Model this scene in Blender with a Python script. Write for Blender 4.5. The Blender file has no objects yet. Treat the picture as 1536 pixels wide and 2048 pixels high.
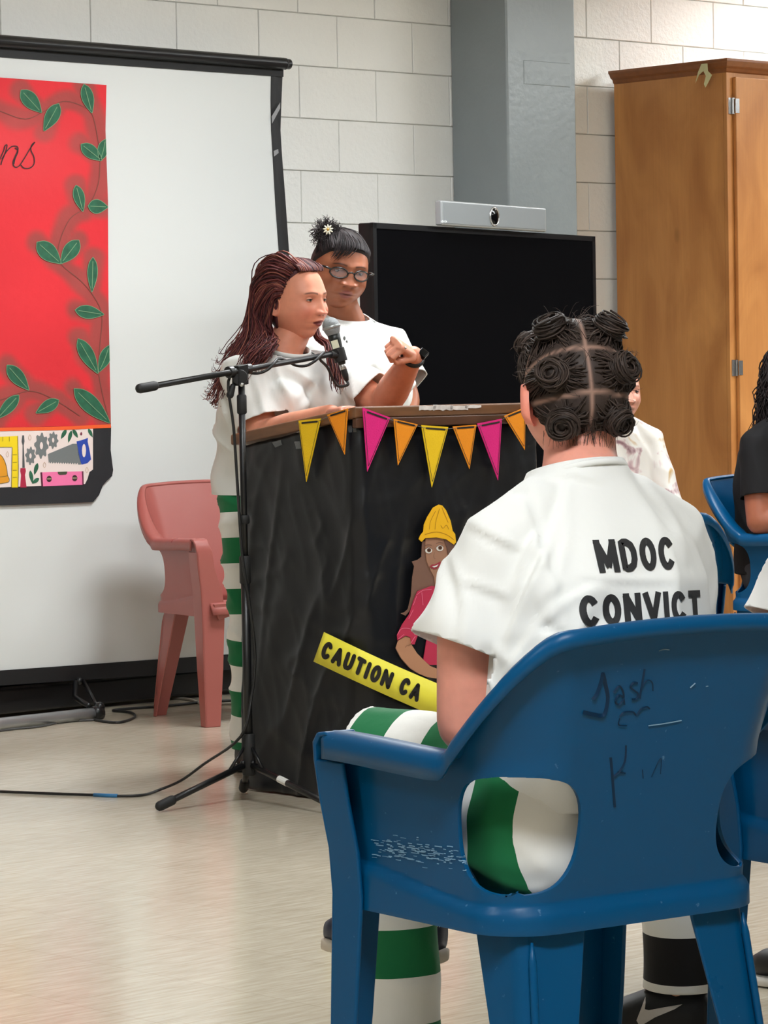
import bpy, bmesh, math, random
from math import sin, cos, pi, radians, sqrt, exp
from mathutils import Vector, Matrix, noise
from mathutils.bvhtree import BVHTree
import numpy as np

random.seed(7)
scene = bpy.context.scene
COL = scene.collection

# ------------------------------------------------------------------ camera
CAM_H, FPX, PITCH, ROLL = 1.19, 6400.0, math.atan(264 / 6400.0), 0.018
CAM = Vector((0, 0, CAM_H))
FWD = Vector((0, cos(PITCH), -sin(PITCH)))
_r0, _u0 = Vector((1, 0, 0)), Vector((0, sin(PITCH), cos(PITCH)))
RGT = _r0 * cos(ROLL) - _u0 * sin(ROLL)
UPV = _r0 * sin(ROLL) + _u0 * cos(ROLL)
cam_data = bpy.data.cameras.new('camera')
cam_data.sensor_fit = 'HORIZONTAL'
cam_data.sensor_width = 36.0
cam_data.lens = 36.0 * FPX / 1536.0
cam_data.clip_end = 100
cam = bpy.data.objects.new('camera', cam_data)
COL.objects.link(cam)
cam.matrix_world = Matrix(((RGT.x, UPV.x, -FWD.x, CAM.x), (RGT.y, UPV.y, -FWD.y, CAM.y),
                           (RGT.z, UPV.z, -FWD.z, CAM.z), (0, 0, 0, 1)))
scene.camera = cam

# ------------------------------------------------------------------ view, world
vs = scene.view_settings
vs.view_transform = 'Standard'
vs.look = 'None'
vs.gamma = 1.0
vs.use_curve_mapping = False
vs.exposure = 0.62
world = bpy.data.worlds.new('world')
scene.world = world
world.use_nodes = True
world.node_tree.nodes['Background'].inputs[0].default_value = (0.80, 0.84, 0.88, 1)
world.node_tree.nodes['Background'].inputs[1].default_value = 0.0
cy = scene.cycles
cy.max_bounces = 4
cy.diffuse_bounces = 3
cy.glossy_bounces = 3
cy.transmission_bounces = 4
cy.transparent_max_bounces = 6
cy.caustics_reflective = False
cy.caustics_refractive = False
cy.use_adaptive_sampling = True
cy.adaptive_threshold = 0.05
cy.use_light_tree = False
LAMP_STRENGTH = 20.0          # ceiling fluorescent panels, built with the ceiling below


# ------------------------------------------------------------------ measuring helpers (photo pixel -> real point)
def ray(x, y):
    d = FWD * FPX + RGT * (x - 768) + UPV * (1024 - y)
    return d.normalized()


def pt(x, y, Y):
    d = ray(x, y)
    return CAM + d * (Y / d.y)


def flo(x, y, z=0.0):
    d = ray(x, y)
    return CAM + d * ((z - CAM.z) / d.z)


def onp(x, y, p0, n):
    d = ray(x, y)
    return CAM + d * ((p0 - CAM).dot(n) / d.dot(n))


def project(p):
    v = Vector(p) - CAM
    k = FPX / v.dot(FWD)
    return 768 + v.dot(RGT) * k, 1024 - v.dot(UPV) * k


# ------------------------------------------------------------------ colour and material helpers
def lin(c):
    c = c / 255.0
    return c / 12.92 if c <= 0.04045 else ((c + 0.055) / 1.055) ** 2.4


def rgb(r, g, b):
    return (lin(r), lin(g), lin(b), 1.0)


def mat(name, col, rough=0.6, metal=0.0, spec=0.5, noise_scale=0, noise_amt=0.0, bump=0.0, bump_scale=60,
        coat=0.0, sheen=0.0, stretch=None, attr=None, alpha=1.0, sub=0.0):
    m = bpy.data.materials.new(name)
    m.use_nodes = True
    nt = m.node_tree
    b = nt.nodes['Principled BSDF']
    b.inputs['Base Color'].default_value = col
    b.inputs['Roughness'].default_value = rough
    b.inputs['Metallic'].default_value = metal
    b.inputs['Specular IOR Level'].default_value = spec
    b.inputs['Coat Weight'].default_value = coat
    b.inputs['Sheen Weight'].default_value = sheen
    b.inputs['Alpha'].default_value = alpha
    if sub:
        b.inputs['Subsurface Weight'].default_value = sub
        b.inputs['Subsurface Radius'].default_value = (0.010, 0.004, 0.002)
    tc = nt.nodes.new('ShaderNodeTexCoord')
    mp = nt.nodes.new('ShaderNodeMapping')
    nt.links.new(tc.outputs['Object'], mp.inputs[0])
    if stretch:
        mp.inputs['Scale'].default_value = stretch
    src = None
    if attr:
        a = nt.nodes.new('ShaderNodeAttribute')
        a.attribute_name = attr
        src = a.outputs['Color']
        nt.links.new(src, b.inputs['Base Color'])
    if noise_amt:
        n = nt.nodes.new('ShaderNodeTexNoise')
        n.inputs['Scale'].default_value = noise_scale
        n.inputs['Detail'].default_value = 5
        nt.links.new(mp.outputs[0], n.inputs[0])
        mr = nt.nodes.new('ShaderNodeMapRange')
        mr.inputs[1].default_value = 0.3
        mr.inputs[2].default_value = 0.7
        mr.inputs[3].default_value = 1 - noise_amt
        mr.inputs[4].default_value = 1 + noise_amt
        nt.links.new(n.outputs[0], mr.inputs[0])
        mx = nt.nodes.new('ShaderNodeMix')
        mx.data_type = 'RGBA'
        mx.blend_type = 'MULTIPLY'
        mx.inputs[0].default_value = 1.0
        mx.inputs[6].default_value = col
        if src:
            nt.links.new(src, mx.inputs[6])
        nt.links.new(mr.outputs[0], mx.inputs[7])
        nt.links.new(mx.outputs[2], b.inputs['Base Color'])
    if bump:
        n2 = nt.nodes.new('ShaderNodeTexNoise')
        n2.inputs['Scale'].default_value = bump_scale
        n2.inputs['Detail'].default_value = 4
        nt.links.new(mp.outputs[0], n2.inputs[0])
        bp = nt.nodes.new('ShaderNodeBump')
        bp.inputs['Strength'].default_value = bump
        bp.inputs['Distance'].default_value = 0.01
        nt.links.new(n2.outputs[0], bp.inputs['Height'])
        nt.links.new(bp.outputs[0], b.inputs['Normal'])
    return m


def emit_mat(name, col, s):
    m = bpy.data.materials.new(name)
    m.use_nodes = True
    b = m.node_tree.nodes['Principled BSDF']
    b.inputs['Base Color'].default_value = col
    b.inputs['Emission Color'].default_value = col
    b.inputs['Emission Strength'].default_value = s
    return m


# ------------------------------------------------------------------ object helpers
def link(name, me, m=None, parent=None, smooth=False):
    o = bpy.data.objects.new(name, me)
    COL.objects.link(o)
    if m is not None and not me.materials:
        me.materials.append(m)
    if parent is not None:
        o.parent = parent
        o.matrix_parent_inverse = parent.matrix_world.inverted()
    if smooth:
        me.polygons.foreach_set('use_smooth', [True] * len(me.polygons))
    return o


def tag(o, label, cat, group=None, kind=None):
    if label:
        o['label'] = label
    if cat:
        o['category'] = cat
    if group:
        o['group'] = group
    if kind:
        o['kind'] = kind
    return o


def empty(name, loc, rz=0.0, label=None, cat=None, group=None):
    o = bpy.data.objects.new(name, None)
    o.empty_display_size = 0.1
    COL.objects.link(o)
    o.matrix_world = Matrix.Translation(Vector(loc)) @ Matrix.Rotation(rz, 4, 'Z')
    tag(o, label, cat, group)
    return o


def frames(pts):
    """tangent, normal, binormal along a path (parallel transport)"""
    pts = [Vector(p) for p in pts]
    n = len(pts)
    T = []
    for i in range(n):
        t = pts[min(i + 1, n - 1)] - pts[max(i - 1, 0)]
        T.append(t.normalized() if t.length > 1e-9 else Vector((0, 0, 1)))
    a = Vector((0, 0, 1)) if abs(T[0].z) < 0.9 else Vector((1, 0, 0))
    N = [(a - T[0] * a.dot(T[0])).normalized()]
    for i in range(1, n):
        v = N[-1] - T[i] * N[-1].dot(T[i])
        N.append(v.normalized() if v.length > 1e-9 else N[-1])
    return pts, T, N, [T[i].cross(N[i]) for i in range(n)]


class MB:
    """collects shapes for one mesh"""
    def __init__(s):
        s.v, s.f, s.fm = [], [], []
        s.mi = 0

    def add(s, vs_, fs_):
        k = len(s.v)
        s.v += [tuple(p) for p in vs_]
        s.f += [tuple(i + k for i in f) for f in fs_]
        s.fm += [s.mi] * len(fs_)

    def hexa(s, p):
        s.add(p, [(0, 3, 2, 1), (4, 5, 6, 7), (0, 1, 5, 4), (1, 2, 6, 5), (2, 3, 7, 6), (3, 0, 4, 7)])

    def obox(s, c, ex, ey, ez):
        c, ex, ey, ez = Vector(c), Vector(ex), Vector(ey), Vector(ez)
        s.hexa([c - ex - ey - ez, c + ex - ey - ez, c + ex + ey - ez, c - ex + ey - ez,
                c - ex - ey + ez, c + ex - ey + ez, c + ex + ey + ez, c - ex + ey + ez])

    def box(s, x0, x1, y0, y1, z0, z1):
        s.hexa([(x0, y0, z0), (x1, y0, z0), (x1, y1, z0), (x0, y1, z0),
                (x0, y0, z1), (x1, y0, z1), (x1, y1, z1), (x0, y1, z1)])

    def tube(s, pts, r, n=8, caps=True, ex=1.0, closed=False):
        pts, T, N, B = frames(pts)
        m = len(pts)
        rr = r if isinstance(r, (list, tuple)) else [r] * m
        vs_ = []
        for i in range(m):
            for k in range(n):
                a = 2 * pi * k / n
                vs_.append(pts[i] + N[i] * (cos(a) * rr[i]) + B[i] * (sin(a) * rr[i] * ex))
        fs_ = []
        for i in range(m - 1):
            for k in range(n):
                fs_.append((i * n + k, i * n + (k + 1) % n, (i + 1) * n + (k + 1) % n, (i + 1) * n + k))
        if caps:
            fs_.append(tuple(reversed(range(n))))
            fs_.append(tuple((m - 1) * n + k for k in range(n)))
        s.add(vs_, fs_)

    def capsule(s, pts, r, n=14):
        """tube with rounded ends"""
        pts = [Vector(p) for p in pts]
        rr = list(r) if isinstance(r, (list, tuple)) else [r] * len(pts)
        t0 = (pts[0] - pts[1]).normalized()
        t1 = (pts[-1] - pts[-2]).normalized()
        P, R = [], []
        for a in (85, 60, 30):
            P.append(pts[0] + t0 * rr[0] * sin(radians(a)))
            R.append(rr[0] * cos(radians(a)))
        P += pts
        R += rr
        for a in (30, 60, 85):
            P.append(pts[-1] + t1 * rr[-1] * sin(radians(a)))
            R.append(rr[-1] * cos(radians(a)))
        s.tube(P, R, n)

    def loft(s, secs, n=24, p=2.0):
        """secs: (centre, half-axis a, half-axis b)"""
        vs_ = []
        for c, a, b in secs:
            c, a, b = Vector(c), Vector(a), Vector(b)
            for k in range(n):
                t = 2 * pi * k / n
                cx, sx = cos(t), sin(t)
                vs_.append(c + a * (abs(cx) ** (2 / p) * (1 if cx >= 0 else -1)) + b * (abs(sx) ** (2 / p) * (1 if sx >= 0 else -1)))
        m = len(secs)
        fs_ = [(i * n + k, i * n + (k + 1) % n, (i + 1) * n + (k + 1) % n, (i + 1) * n + k) for i in range(m - 1) for k in range(n)]
        fs_.append(tuple(reversed(range(n))))
        fs_.append(tuple((m - 1) * n + k for k in range(n)))
        s.add(vs_, fs_)

    def ball(s, c, r, n=16, m=10, mtx=None):
        c = Vector(c)
        rx, ry, rz = r if isinstance(r, (tuple, list)) else (r, r, r)
        vs_, fs_ = [], []
        for i in range(m + 1):
            t = pi * i / m
            for k in range(n):
                a = 2 * pi * k / n
                p = Vector((rx * sin(t) * cos(a), ry * sin(t) * sin(a), rz * cos(t)))
                if mtx is not None:
                    p = mtx @ p
                vs_.append(c + p)
        for i in range(m):
            for k in range(n):
                fs_.append((i * n + k, (i + 1) * n + k, (i + 1) * n + (k + 1) % n, i * n + (k + 1) % n))
        s.add(vs_, fs_)

    def lathe(s, prof, n=24, mtx=None, ang=2 * pi):
        vs_ = []
        full = abs(ang - 2 * pi) < 1e-6
        cols = n if full else n + 1
        for r, z in prof:
            for k in range(cols):
                a = ang * k / n
                p = Vector((r * cos(a), r * sin(a), z))
                vs_.append(mtx @ p if mtx is not None else p)
        m = len(prof)
        fs_ = []
        for i in range(m - 1):
            for k in range(n):
                k2 = (k + 1) % cols
                fs_.append((i * cols + k, i * cols + k2, (i + 1) * cols + k2, (i + 1) * cols + k))
        s.add(vs_, fs_)

    def prism(s, poly, n, t):
        """closed outline (3D points, coplanar) extruded by t along n, with front face towards n"""
        poly = [Vector(p) for p in poly]
        n = Vector(n).normalized()
        k = len(poly)
        a = sum((poly[i].cross(poly[(i + 1) % k]) for i in range(k)), Vector())
        if a.dot(n) < 0:
            poly.reverse()
        vs_ = poly + [p + n * t for p in poly]
        fs_ = [tuple(range(k, 2 * k)), tuple(reversed(range(k)))]
        fs_ += [(i, (i + 1) % k, k + (i + 1) % k, k + i) for i in range(k)]
        s.add(vs_, fs_)

    def mesh(s, name='mesh', weld=0.0):
        me = bpy.data.meshes.new(name)
        me.from_pydata(s.v, [], s.f)
        if any(s.fm):
            me.polygons.foreach_set('material_index', s.fm)
        me.update()
        bm = bmesh.new()
        bm.from_mesh(me)
        if weld:
            bmesh.ops.remove_doubles(bm, verts=bm.verts, dist=weld)
        big = [f for f in bm.faces if len(f.verts) > 4]
        if big:
            bmesh.ops.triangulate(bm, faces=big)
        bmesh.ops.recalc_face_normals(bm, faces=bm.faces)
        bm.to_mesh(me)
        bm.free()
        return me

    def build(s, name, m, parent=None, smooth=False, bevel=0.0, seg=2, weld=0.0):
        o = link(name, s.mesh(name, weld), m, parent, smooth)
        if bevel:
            b = o.modifiers.new('bevel', 'BEVEL')
            b.width = bevel
            b.segments = seg
            b.limit_method = 'ANGLE'
            b.angle_limit = radians(35)
            if smooth is False:
                o.data.polygons.foreach_set('use_smooth', [True] * len(o.data.polygons))
                w = o.modifiers.new('wn', 'WEIGHTED_NORMAL')
                w.keep_sharp = True
        return o


def flat_mesh(name, poly, m, parent=None):
    """one flat polygon (n-gon)"""
    mb = MB()
    mb.add(poly, [tuple(range(len(poly)))])
    return mb.build(name, m, parent)


def evaluated(o):
    dg = bpy.context.evaluated_depsgraph_get()
    return bpy.data.meshes.new_from_object(o.evaluated_get(dg))


def remesh(mb, voxel, smooth=4, factor=0.5):
    """union of overlapping shapes -> one continuous surface"""
    me = mb.mesh('tmp')
    o = bpy.data.objects.new('tmp', me)
    COL.objects.link(o)
    r = o.modifiers.new('r', 'REMESH')
    r.mode = 'VOXEL'
    r.voxel_size = voxel
    if smooth:
        sm = o.modifiers.new('s', 'SMOOTH')
        sm.factor = factor
        sm.iterations = smooth
    out = evaluated(o)
    bpy.data.objects.remove(o)
    bpy.data.meshes.remove(me)
    return out


def coords(me):
    a = np.empty(len(me.vertices) * 3, np.float32)
    me.vertices.foreach_get('co', a)
    return a.reshape(-1, 3)


def normals(me):
    a = np.empty(len(me.vertices) * 3, np.float32)
    me.vertices.foreach_get('normal', a)
    return a.reshape(-1, 3)


def set_coords(me, a):
    me.vertices.foreach_set('co', np.ascontiguousarray(a, np.float32).ravel())
    me.update()


def bvh_of(o):
    dg = bpy.context.evaluated_depsgraph_get()
    me = o.evaluated_get(dg).to_mesh()
    M = o.matrix_world
    t = BVHTree.FromPolygons([M @ v.co for v in me.vertices], [tuple(p.vertices) for p in me.polygons])
    o.evaluated_get(dg).to_mesh_clear()
    return t


def hit(bvh, x, y, off=0.0):
    d = ray(x, y)
    loc, nrm, i, dist = bvh.ray_cast(CAM, d)
    if loc is None:
        return None
    if nrm.dot(d) > 0:
        nrm = -nrm
    return loc + nrm * off


def smoothstep(a, b, x):
    t = np.clip((x - a) / (b - a), 0, 1)
    return t * t * (3 - 2 * t)


def ss(a, b, x):
    t = min(1.0, max(0.0, (x - a) / (b - a)))
    return t * t * (3 - 2 * t)


def spline(pts, k=6):
    """Catmull-Rom through points"""
    pts = [Vector(p) for p in pts]
    out = []
    for i in range(len(pts) - 1):
        p0, p1, p2, p3 = pts[max(i - 1, 0)], pts[i], pts[i + 1], pts[min(i + 2, len(pts) - 1)]
        for j in range(k):
            t = j / k
            out.append(0.5 * ((2 * p1) + (p2 - p0) * t + (2 * p0 - 5 * p1 + 4 * p2 - p3) * t * t + (3 * p1 - p0 - 3 * p2 + p3) * t ** 3))
    out.append(pts[-1])
    return out


def text_outline(txt, size=1.0, offset=0.0, extrude=0.0, res=6, shear=0.0, space=1.0):
    """built-in font -> (verts, faces) in the plane z=0"""
    c = bpy.data.curves.new('txt', 'FONT')
    c.body = txt
    c.size = size
    c.offset = offset
    c.extrude = extrude
    c.resolution_u = res
    c.shear = shear
    c.space_character = space
    o = bpy.data.objects.new('txt', c)
    COL.objects.link(o)
    me = evaluated(o)
    v = [p.co.copy() for p in me.vertices]
    f = [tuple(p.vertices) for p in me.polygons]
    bpy.data.objects.remove(o)
    bpy.data.curves.remove(c)
    bpy.data.meshes.remove(me)
    return v, f


def dense(v, f, size):
    """subdivide a flat text mesh so it can follow a curved surface"""
    bm = bmesh.new()
    bv = [bm.verts.new(p) for p in v]
    for q in f:
        try:
            bm.faces.new([bv[i] for i in q])
        except ValueError:
            pass
    bmesh.ops.remove_doubles(bm, verts=bm.verts, dist=1e-5)
    bmesh.ops.triangulate(bm, faces=bm.faces)
    for _ in range(4):
        e = [e for e in bm.edges if e.calc_length() > size]
        if not e:
            break
        bmesh.ops.subdivide_edges(bm, edges=e, cuts=1)
        bmesh.ops.triangulate(bm, faces=[x for x in bm.faces if len(x.verts) > 3])
    bm.verts.index_update()
    V = [p.co.copy() for p in bm.verts]
    F = [tuple(p.index for p in q.verts) for q in bm.faces]
    bm.free()
    return V, F


def ribbon_on(bvh, px, w, off=0.0015, k=6):
    """pen stroke following pixels on a surface: a thin ribbon lying on it"""
    pts = [hit(bvh, p.x, p.y, off) for p in spline([(a, b, 0) for a, b in px], k)]
    pts = [p for p in pts if p is not None]
    mb = MB()
    if len(pts) > 1:
        vs_ = []
        for i, p in enumerate(pts):
            t = pts[min(i + 1, len(pts) - 1)] - pts[max(i - 1, 0)]
            sd = t.cross(p - CAM)
            sd = sd.normalized() * w * 0.5 if sd.length > 1e-9 else Vector()
            vs_ += [p - sd, p + sd]
        mb.add(vs_, [(2 * i, 2 * i + 1, 2 * i + 3, 2 * i + 2) for i in range(len(pts) - 1)])
    return mb

GLYPH = {   # block capitals as centre-line strokes in a unit box
    'M': [[(0, 0), (0, 1)], [(0, 1), (0.5, 0.15)], [(0.5, 0.15), (1, 1)], [(1, 1), (1, 0)]],
    'D': [[(0, 0), (0, 1), (0.45, 1), (0.8, 0.88), (0.97, 0.65), (0.97, 0.35), (0.8, 0.12), (0.45, 0), (0, 0)]],
    'O': [[(0.5 + 0.5 * cos(a), 0.5 + 0.5 * sin(a)) for a in np.linspace(0, 2 * pi, 21)]],
    'C': [[(0.5 + 0.5 * cos(a), 0.5 + 0.5 * sin(a)) for a in np.linspace(0.75, 2 * pi - 0.75, 17)]],
    'N': [[(0, 0), (0, 1)], [(0, 1), (1, 0)], [(1, 0), (1, 1)]],
    'V': [[(0, 1), (0.5, 0)], [(0.5, 0), (1, 1)]],
    'I': [[(0, 0), (0, 1)]],
    'T': [[(0, 1), (1, 1)], [(0.5, 1), (0.5, 0)]],
    'A': [[(0, 0), (0.5, 1)], [(0.5, 1), (1, 0)], [(0.2, 0.32), (0.8, 0.32)]],
    'U': [[(0, 1), (0, 0.35), (0.08, 0.12), (0.28, 0), (0.72, 0), (0.92, 0.12), (1, 0.35), (1, 1)]],
}


def block_text(txt, wid, sw, gap=0.28, rnd=False):
    """-> verts (x 0..total, y 0..1) and faces of bold capitals; wid: letter widths, sw: stroke width"""
    V, Fc = [], []
    x = 0.0
    for c in txt:
        if c == ' ':
            x += 0.45
            continue
        w = wid.get(c, wid['*']) - sw
        for st in GLYPH[c]:
            P = []
            for a, b in zip(st[:-1], st[1:]):
                for k in range(4):
                    P.append((a[0] + (b[0] - a[0]) * k / 4, a[1] + (b[1] - a[1]) * k / 4))
            P.append(st[-1])
            Q = [Vector((x + sw / 2 + p[0] * w, sw / 2 + p[1] * (1 - sw), 0)) for p in P]
            closed = (Q[0] - Q[-1]).length < 1e-6
            k0 = len(V)
            for i, p in enumerate(Q):
                a = Q[i - 1] if i > 0 else (Q[-2] if closed else Q[0])
                b = Q[i + 1] if i < len(Q) - 1 else (Q[1] if closed else Q[-1])
                t = (b - a).normalized()
                n = Vector((-t.y, t.x, 0)) * sw / 2
                e = Vector()
                if not closed and not rnd:
                    if i == 0:
                        e = -t * sw * 0.48 * min(1, abs(t.y) + abs(t.x) * 0.9) if abs(t.y) > 0.95 or abs(t.x) > 0.95 else -t * sw * 0.3
                    elif i == len(Q) - 1:
                        e = t * sw * 0.48 if abs(t.y) > 0.95 or abs(t.x) > 0.95 else t * sw * 0.3
                V += [p - n + e, p + e, p + n + e]
            for i in range(len(Q) - 1):
                a = k0 + 3 * i
                Fc += [(a, a + 3, a + 4, a + 1), (a + 1, a + 4, a + 5, a + 2)]
            if rnd and not closed:
                for p in (Q[0], Q[-1]):
                    k1 = len(V)
                    V.append(p)
                    for j in range(10):
                        V.append(p + Vector((cos(j * pi / 5), sin(j * pi / 5), 0)) * sw / 2)
                    Fc += [(k1, k1 + 1 + j, k1 + 1 + (j + 1) % 10) for j in range(10)]
        x += wid.get(c, wid['*']) + gap
    return V, Fc


# ================================================================== ROOM
WA = radians(43)                                    # the block wall runs away to the right
WU = Vector((cos(WA), sin(WA), 0))
WN = Vector((sin(WA), -cos(WA), 0))                 # out of the wall, into the room
W0 = flo(320, 1391)
UZ = Vector((0, 0, 1))


def wp(u, n, z):
    return W0 + WU * u + WN * n + UZ * z


def wall_px(x, y, n=0.0):
    return onp(x, y, W0 + WN * n, WN)


def wuz(x, y, n=0.0):
    p = wall_px(x, y, n) - W0
    return p.dot(WU), p.z


CEIL = 3.05
U0, U1, N1 = -9.8, 7.4, 12.4

# ---- floor
mfl = mat('vinyl_floor', rgb(203, 192, 172), rough=0.22, spec=0.5)
nt = mfl.node_tree
b = nt.nodes['Principled BSDF']
tc = nt.nodes.new('ShaderNodeTexCoord')
mp = nt.nodes.new('ShaderNodeMapping')
mp.inputs['Rotation'].default_value = (0, 0, 0.1)
mp.inputs['Scale'].default_value = (9, 80, 1)
nt.links.new(tc.outputs['Object'], mp.inputs[0])
n1 = nt.nodes.new('ShaderNodeTexNoise')
n1.inputs['Scale'].default_value = 1.0
n1.inputs['Detail'].default_value = 6
n1.inputs['Roughness'].default_value = 0.6
nt.links.new(mp.outputs[0], n1.inputs[0])
cr = nt.nodes.new('ShaderNodeValToRGB')
cr.color_ramp.elements[0].position = 0.3
cr.color_ramp.elements[0].color = rgb(188, 175, 153)
cr.color_ramp.elements[1].position = 0.72
cr.color_ramp.elements[1].color = rgb(217, 207, 188)
nt.links.new(n1.outputs[0], cr.inputs[0])
br = nt.nodes.new('ShaderNodeTexBrick')
br.offset = 0.0
br.inputs['Color1'].default_value = (1, 1, 1, 1)
br.inputs['Color2'].default_value = (0.965, 0.96, 0.955, 1)
br.inputs['Mortar'].default_value = (0.80, 0.78, 0.75, 1)
br.inputs['Scale'].default_value = 1.0
br.inputs['Mortar Size'].default_value = 0.0012
br.inputs['Brick Width'].default_value = 0.305
br.inputs['Row Height'].default_value = 0.305
mp2 = nt.nodes.new('ShaderNodeMapping')
nt.links.new(tc.outputs['Object'], mp2.inputs[0])
nt.links.new(mp2.outputs[0], br.inputs[0])
mx = nt.nodes.new('ShaderNodeMix')
mx.data_type = 'RGBA'
mx.blend_type = 'MULTIPLY'
mx.inputs[0].default_value = 1
nt.links.new(cr.outputs[0], mx.inputs[6])
nt.links.new(br.outputs[0], mx.inputs[7])
nt.links.new(mx.outputs[2], b.inputs['Base Color'])
n3 = nt.nodes.new('ShaderNodeTexNoise')
n3.inputs['Scale'].default_value = 2.5
n3.inputs['Detail'].default_value = 4
nt.links.new(tc.outputs['Object'], n3.inputs[0])
mr = nt.nodes.new('ShaderNodeMapRange')
mr.inputs[3].default_value = 0.11
mr.inputs[4].default_value = 0.21
nt.links.new(n3.outputs[0], mr.inputs[0])
nt.links.new(mr.outputs[0], b.inputs['Roughness'])
mb = MB()
fl = Matrix.Identity(4)
mb.box(U0 - 0.2, U1 + 0.2, -0.3, N1 + 0.2, -0.12, 0.0)
floor = mb.build('floor', mfl)
# object frame along the wall: local x = WU, local y = WN
floor.matrix_world = Matrix(((WU.x, WN.x, 0, W0.x), (WU.y, WN.y, 0, W0.y), (0, 0, -1, 0), (0, 0, 0, 1)))
floor.data.transform(Matrix.Scale(-1, 4, (0, 0, 1)))
floor.data.flip_normals()
tag(floor, 'glossy beige streaked vinyl floor of the hall', None, kind='structure')

# ---- block wall: mortar backing plus single blocks
mblock = mat('painted_block', rgb(244, 243, 238), rough=0.42, spec=0.4, noise_scale=3, noise_amt=0.02, bump=0.30, bump_scale=55)
mmort = mat('painted_joint', rgb(228, 226, 218), rough=0.55, bump=0.2, bump_scale=80)
mb = MB()
mb.obox(wp((U0 + U1) / 2, -0.106, CEIL / 2), WU * ((U1 - U0) / 2 + 0.2), WN * 0.10, UZ * (CEIL / 2))
wall = mb.build('wall_back', mmort)
tag(wall, 'white painted concrete block wall behind the lectern', None, kind='structure')
CH = 0.2073
CL = 2 * CH
# course line that the photo shows at (640,134); joint at (602.5,400)
zc = wuz(640, 134)[1]
uj = wuz(602.5, 400)[0]
zr = wuz(602.5, 395)[1]
k0 = math.floor(zc / CH)
zoff = zc - k0 * CH
# index of the course that holds the joint
kj = math.floor((zr - zoff) / CH)
bw, bh, bd, ch = CL - 0.0036, CH - 0.0036, 0.0085, 0.0022


def block_mesh(w):
    m_ = MB()
    m_.add([(-w / 2, 0, -bh / 2), (w / 2, 0, -bh / 2), (w / 2, 0, bh / 2), (-w / 2, 0, bh / 2),
            (-w / 2, bd - ch, -bh / 2), (w / 2, bd - ch, -bh / 2), (w / 2, bd - ch, bh / 2), (-w / 2, bd - ch, bh / 2),
            (-w / 2 + ch, bd, -bh / 2 + ch), (w / 2 - ch, bd, -bh / 2 + ch), (w / 2 - ch, bd, bh / 2 - ch), (-w / 2 + ch, bd, bh / 2 - ch)],
           [(0, 1, 5, 4), (1, 2, 6, 5), (2, 3, 7, 6), (3, 0, 4, 7), (4, 5, 9, 8), (5, 6, 10, 9), (6, 7, 11, 10), (7, 4, 8, 11), (8, 9, 10, 11)])
    me_ = m_.mesh('block')
    me_.materials.append(mblock)
    return me_


blk = block_mesh(bw)
WM = Matrix(((WU.x, WN.x, 0, 0), (WU.y, WN.y, 0, 0), (0, 0, 1, 0), (0, 0, 0, 1)))
n_blk = 0
for k in range(-1, 15):
    zb = zoff + k * CH + CH / 2
    if zb < 0.03 or zb + CH / 2 > CEIL + 0.02:
        continue
    off = uj + (CL / 2 if (k - kj) % 2 else 0.0)
    i0 = math.ceil((-1.75 - off) / CL)
    i1 = math.floor((4.0 - off) / CL)
    for i in range(i0, i1 + 1):
        o = bpy.data.objects.new('block', blk)
        COL.objects.link(o)
        p = wp(off + i * CL + CL / 2, -0.006 + random.uniform(-0.0006, 0.0006), zb)
        o.parent = wall
        o.matrix_world = Matrix.Translation(p) @ WM @ Matrix.Rotation(random.uniform(-0.0012, 0.0012), 4, 'Z')
        n_blk += 1

# ---- black cove base
mbase = mat('black_rubber_base', rgb(28, 28, 30), rough=0.45)
mb = MB()
mb.obox(wp((U0 + U1) / 2, 0.012, 0.055), WU * ((U1 - U0) / 2), WN * 0.006, UZ * 0.055)
mb.obox(wp((U0 + U1) / 2, 0.020, 0.006), WU * ((U1 - U0) / 2), WN * 0.012, UZ * 0.006)
bb = mb.build('baseboard_back', mbase)
tag(bb, 'black rubber base along the block wall', None, kind='structure')

# ---- other walls and ceiling (mostly outside the picture, they bounce the light)
mwall = mat('painted_wall', rgb(215, 210, 198), rough=0.6, noise_scale=2, noise_amt=0.02)
mwall2 = mat('painted_wall_tan', rgb(176, 166, 150), rough=0.7, noise_scale=2, noise_amt=0.02)
mwalld = mat('dark_unseen_wall', rgb(40, 38, 40), rough=0.9)  # unseen right wall, made dark so the television glass reflects black
for nm, c, ex, mm in (('wall_left', wp(U0 - 0.1, N1 / 2, CEIL / 2), (WU * 0.1, WN * (N1 / 2 + 0.1)), mwall2),
                      ('wall_right', wp(U1 + 0.1, N1 / 2, CEIL / 2), (WU * 0.1, WN * (N1 / 2 + 0.1)), mwalld),
                      ('wall_front', wp((U0 + U1) / 2, N1 + 0.1, CEIL / 2), (WU * ((U1 - U0) / 2), WN * 0.1), mwall2)):
    mb = MB()
    mb.obox(c, ex[0], ex[1], UZ * (CEIL / 2))
    tag(mb.build(nm, mm), 'plain painted hall wall out of view', None, kind='structure')
mceil = mat('ceiling_tile', rgb(228, 226, 220), rough=0.8, bump=0.2, bump_scale=40)
mb = MB()
mb.obox(wp((U0 + U1) / 2, N1 / 2, CEIL + 0.05), WU * ((U1 - U0) / 2 + 0.2), WN * (N1 / 2 + 0.2), UZ * 0.05)
tag(mb.build('ceiling', mceil), 'pale tiled ceiling of the hall', None, kind='structure')

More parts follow.
